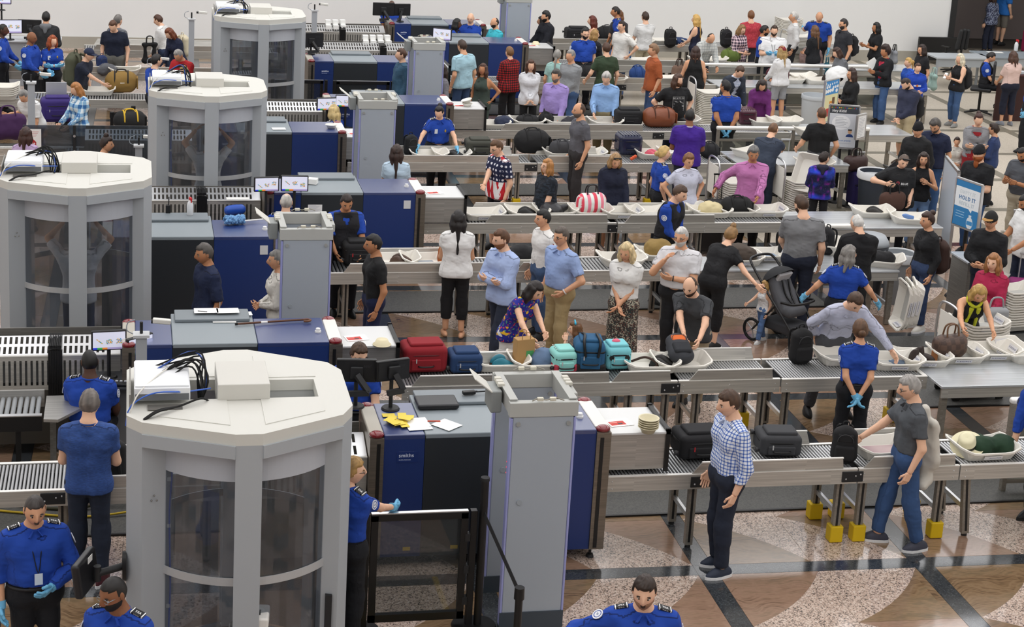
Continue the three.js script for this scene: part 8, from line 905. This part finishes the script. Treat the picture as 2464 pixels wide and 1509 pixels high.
// ---------------------------------------------------------------- far right desk area
{ const g = thing('office_chair', 'black swivel chair before the white wall', 'chair', V(at(2225, 150, .0).x, 0, at(2225, 175, 0).z), 200); part(g, 'seat', RB(.5, .08, .48, .035, 0, .48, 0), DARK); part(g, 'backrest', surfU([bone(V(-.15, .7, -.24), V(-.13, 1.15, -.3), .06, .05, .04), bone(V(.15, .7, -.24), V(.13, 1.15, -.3), .06, .05, .04), bone(V(0, .7, -.24), V(0, 1.17, -.3), .06, .05, .04)]), DARK); part(g, 'column', C(.03, .03, .36, 0, .28, 0), BLACK); for (let i = 0; i < 5; i++) { const a = i * 1.2566; part(g, 'foot', rod([0, .1, 0], [Math.cos(a) * .3, .05, Math.sin(a) * .3], .02), BLACK); } for (const s of [-1, 1]) part(g, 'armrest', [B(.04, .22, .04, s * .28, .58, 0), RB(.07, .03, .28, .012, s * .28, .7, .02)], BLACK);
  const q = thing('office_chair', 'dark swivel stool under the podium officer', 'chair', V(19.0, 0, -35.15), 240); part(q, 'seat', RB(.48, .08, .46, .035, 0, .6, 0), DARK); part(q, 'backrest', RB(.44, .5, .06, .03, 0, .98, -.24), M(0x2b2b2d, .7)); part(q, 'column', C(.03, .03, .5, 0, .32, 0), BLACK); for (let i = 0; i < 5; i++) { const a = i * 1.2566; part(q, 'foot', rod([0, .1, 0], [Math.cos(a) * .32, .04, Math.sin(a) * .32], .022), BLACK); }
  const box = thing('wall_bench', 'low black panel standing against the white wall', 'panel', V(at(2262, 112, .5).x, 0, -41.6)); part(box, 'panel', RB(1.12, .62, .1, .01, 0, .42, 0), BLACK); for (const s of [-.4, .4]) part(box, 'foot', B(.08, .1, .3, s, .05, 0), DARK);
  const t = thing('grey_desk', 'pale grey desk with black chair beneath, far right', 'desk', V(at(2288, 128, .78).x, 0, at(2288, 135, .78).z), 0); part(t, 'desktop', RB(1.5, .04, .7, .006, 0, .78, 0), M(0xb4b9bd, .45)); part(t, 'modesty_panel', B(1.4, .2, .03, 0, .66, .3), M(0xa0a5a8, .5)); for (const sx of [-.7, .7]) for (const sz of [-.3, .3]) part(t, 'leg', B(.05, .76, .05, sx, .38, sz), M(0x9a9fa3, .5));
  const t2 = thing('grey_desk', 'grey desk with papers at the far right edge', 'desk', V(at(2410, 126, .78).x, 0, at(2410, 132, .78).z), 0); part(t2, 'desktop', RB(1.7, .04, .9, .006, 0, .78, 0), M(0x8f989f, .4)); part(t2, 'modesty_panel', B(1.6, .2, .03, 0, .66, .4), M(0xa0a5a8, .5)); for (const sx of [-.8, .8]) for (const sz of [-.4, .4]) part(t2, 'leg', B(.05, .76, .05, sx, .38, sz), M(0x9a9fa3, .5)); paper('white papers on the far right desk', 2394, 126, .805, .4, .2, -8);
  const po = thing('podium', 'dark mahogany document podium at the right', 'podium', V(19.9, 0, -34.7), 0); part(po, 'body', B(.9, 1.02, .5, 0, .51, 0), M(0x35100f, .35)); part(po, 'top', RB(1.0, .04, .6, .008, 0, 1.04, 0), M(0x431614, .3)); part(po, 'side_panel', B(.5, .86, .04, -.62, .43, .2), M(0x35100f, .35)); solo('document_tray', 'small grey tray on the podium', 'tray', RB(.24, .06, .18, .01, 0, .03, 0), M(0xb9bcc0, .5), V(19.6, 1.06, -34.6));
  const gl = thing('glass_screen', 'black-framed glass screen before the corridor', 'partition', V(at(2345, 118, 0).x, 0, -40.2)); part(gl, 'frame', [BB(0, 2.6, .98, 1.03, -.03, .03), BB(0, .05, 0, 1.03, -.03, .03), BB(2.55, 2.6, 0, 1.03, -.03, .03), BB(0, 2.6, .1, .15, -.03, .03)], BLACK); part(gl, 'pane', BB(.05, 2.55, .15, .98, -.004, .004), PANE); }
upright('magenta roller case in the corridor', V(24.9, 0, -43.6), 0, .42, .6, .28, 0xa8285a, { pull: .4 });
// ---------------------------------------------------------------- worn and carried bags
const wear = (label, who, c, o = {}) => { const p = people.find(q => q[0].includes(who)), f = (o.f ?? -84) * Math.PI / 180, d = o.d ?? .2; backpack(label, V(+p[1] - Math.sin(f) * d, o.h ?? .98, +p[2] - Math.cos(f) * d), o.f + 180, c, { s: o.s || .95, c2: o.c2, c3: o.c3 }); };
wear('large black backpack worn by the charcoal shirt man', 'charcoal shirt with goatee', 0x17171a, { f: -84, d: .27 }); wear('black backpack worn by the slate sweater man', 'slate sweater', 0x151518, { f: -72, d: .24, h: .95 }); wear('large olive rucksack worn by the man in navy cap', 'olive rucksack', 0x4a4c3a, { f: 62, d: .12, s: 1.3, h: .95 }); wear('brown leather backpack worn by the dark-haired woman', 'three white trays', 0x3a251e, { f: -80, d: .24, h: .82 }); wear('blue and grey backpack behind the navy polo', 'blue backpack', 0x24407a, { f: 140, d: .22, h: 1.0 }); wear('cream canvas rucksack on the auburn-haired woman', 'canvas rucksack', 0xcfc4a8, { f: -50, d: .12, h: .98 }); wear('black backpack with pink dots worn by the dark-haired girl', 'girl with long dark hair in black', 0x2a2026, { f: -22, d: .2, h: .78, c2: 0x6a2a3a }); wear('black backpack worn by the blonde in tank top', 'black tank top and jeans', 0x161619, { f: -74, d: .22, h: .85 }); wear('black backpack worn by the dark suit man', 'dark suit jacket', 0x141518, { f: 18, d: -.02, h: 1.0, s: .85 }); wear('small dark backpack on the blonde girl in blue', 'blonde girl in blue', 0x1a1f33, { f: -82, d: .18, h: .78, s: .8 });
tote('mint patterned shoulder bag of the dark-haired woman', V(at(2244, 205, .65).x, .55, at(2244, 205, .65).z), 80, .36, .36, .14, fab(0x9db8b0), fab(0x9db8b0)); tote('grey and white shoulder bag of the black-haired woman', V(at(2150, 145, .8).x, .72, at(2150, 145, .8).z), 80, .34, .32, .14, fab(0x8a8d92), BLACK); tote('teal handbag of the woman in black', V(at(1988, 175, .7).x, .62, at(1988, 175, .7).z), 70, .3, .3, .14, fab(0x1d5563), fab(0x1d5563)); heap('dusty pink coat over the arm of the woman in black', 'coat', 'coat', V(at(1950, 150, .7).x, .6, at(1950, 150, .7).z), 0, .34, .5, .3, fab(0x8d7570)); duffel('small navy cross-body bag on the pink top woman', V(at(2432, 205, .9).x, .9, at(2432, 205, .9).z), 0, .26, .11, 0x161c30);
{ const p = at(2133, 408, 1.2); const l = thing('laptop', 'open black laptop lifted by the lettered t-shirt woman', 'laptop', V(p.x, 1.16, p.z + .3), 10); part(l, 'lid', RB(.34, .24, .012, .005).rotateZ(-.9).translate(0, .05, 0), M(0x26272a, .35)); part(l, 'keyboard_deck', RB(.34, .02, .24, .005).rotateZ(-.9).translate(.02, .02, -.1), M(0x1c1d20, .4)); const j = at(2255, 985, .9); const r = people.find(q => q[0].includes('grey polo and jeans')); solo('jacket', 'cream jacket hanging over the grey polo man\'s shoulder', 'jacket', surfU([bone(V(-.03, .82, -.02), V(.03, .5, -.02), .06, .075, .05), bone(V(.03, .5, -.02), V(.06, .12, 0), .075, .06, .05), bone(V(.05, .7, .06), V(.1, .28, .05), .05, .06, .05), bone(V(.06, .12, 0), V(.0, .06, .06), .06, .05, .04)], .018, { wr: .012, sd: 8 }), fab(0xcfcabf), V(+r[1] + .2, .58, +r[2] - .06)); }
{ const p = on(2394, 770, .9), g = thing('tote_bag', 'grey fabric handbag before the raspberry hoodie', 'bag', V(p.x, .82, p.z), 0); part(g, 'main_bag', RB(.32, .24, .14, .05, 0, .12, 0, 3), fab(0x9a9c9e)); part(g, 'label', plane(.05, .03).translate(.08, .07, .073), WHITE); part(g, 'handle', tube([[-.1, .22, 0], [-.06, .36, 0], [.06, .36, 0], [.1, .22, 0]], .012, 6, 16), fab(0x9a9c9e)); }
{ const ph = people.find(q => q[0].includes('holding papers')); solo('papers', 'white papers held by the woman in black jacket', 'papers', RB(.22, .3, .012, .003).rotateZ(.7), WHITE, V(at(2103, 158, 1.25).x, 1.25, at(2103, 158, 1.25).z), -40); solo('phone', 'white phone held by the blonde in tank top', 'phone', RB(.07, .14, .01, .004).rotateX(-.6), WHITE, V(at(2275, 182, 1.15).x, 1.15, at(2275, 182, 1.15).z), -60); solo('skateboard', 'skateboard with orange wheels under the cap man\'s arm', 'skateboard', [RB(.2, .02, .7, .01).rotateX(1.2).translate(0, .62, 0), ...[-.2, .2].map(y => CX_(.03, .16, 0, .62 + y, .06, 10))], M(0x7a4a26, .5), V(at(2330, 650, .6).x, 0, at(2330, 650, .6).z), -30); }
renderer.render(scene, camera);
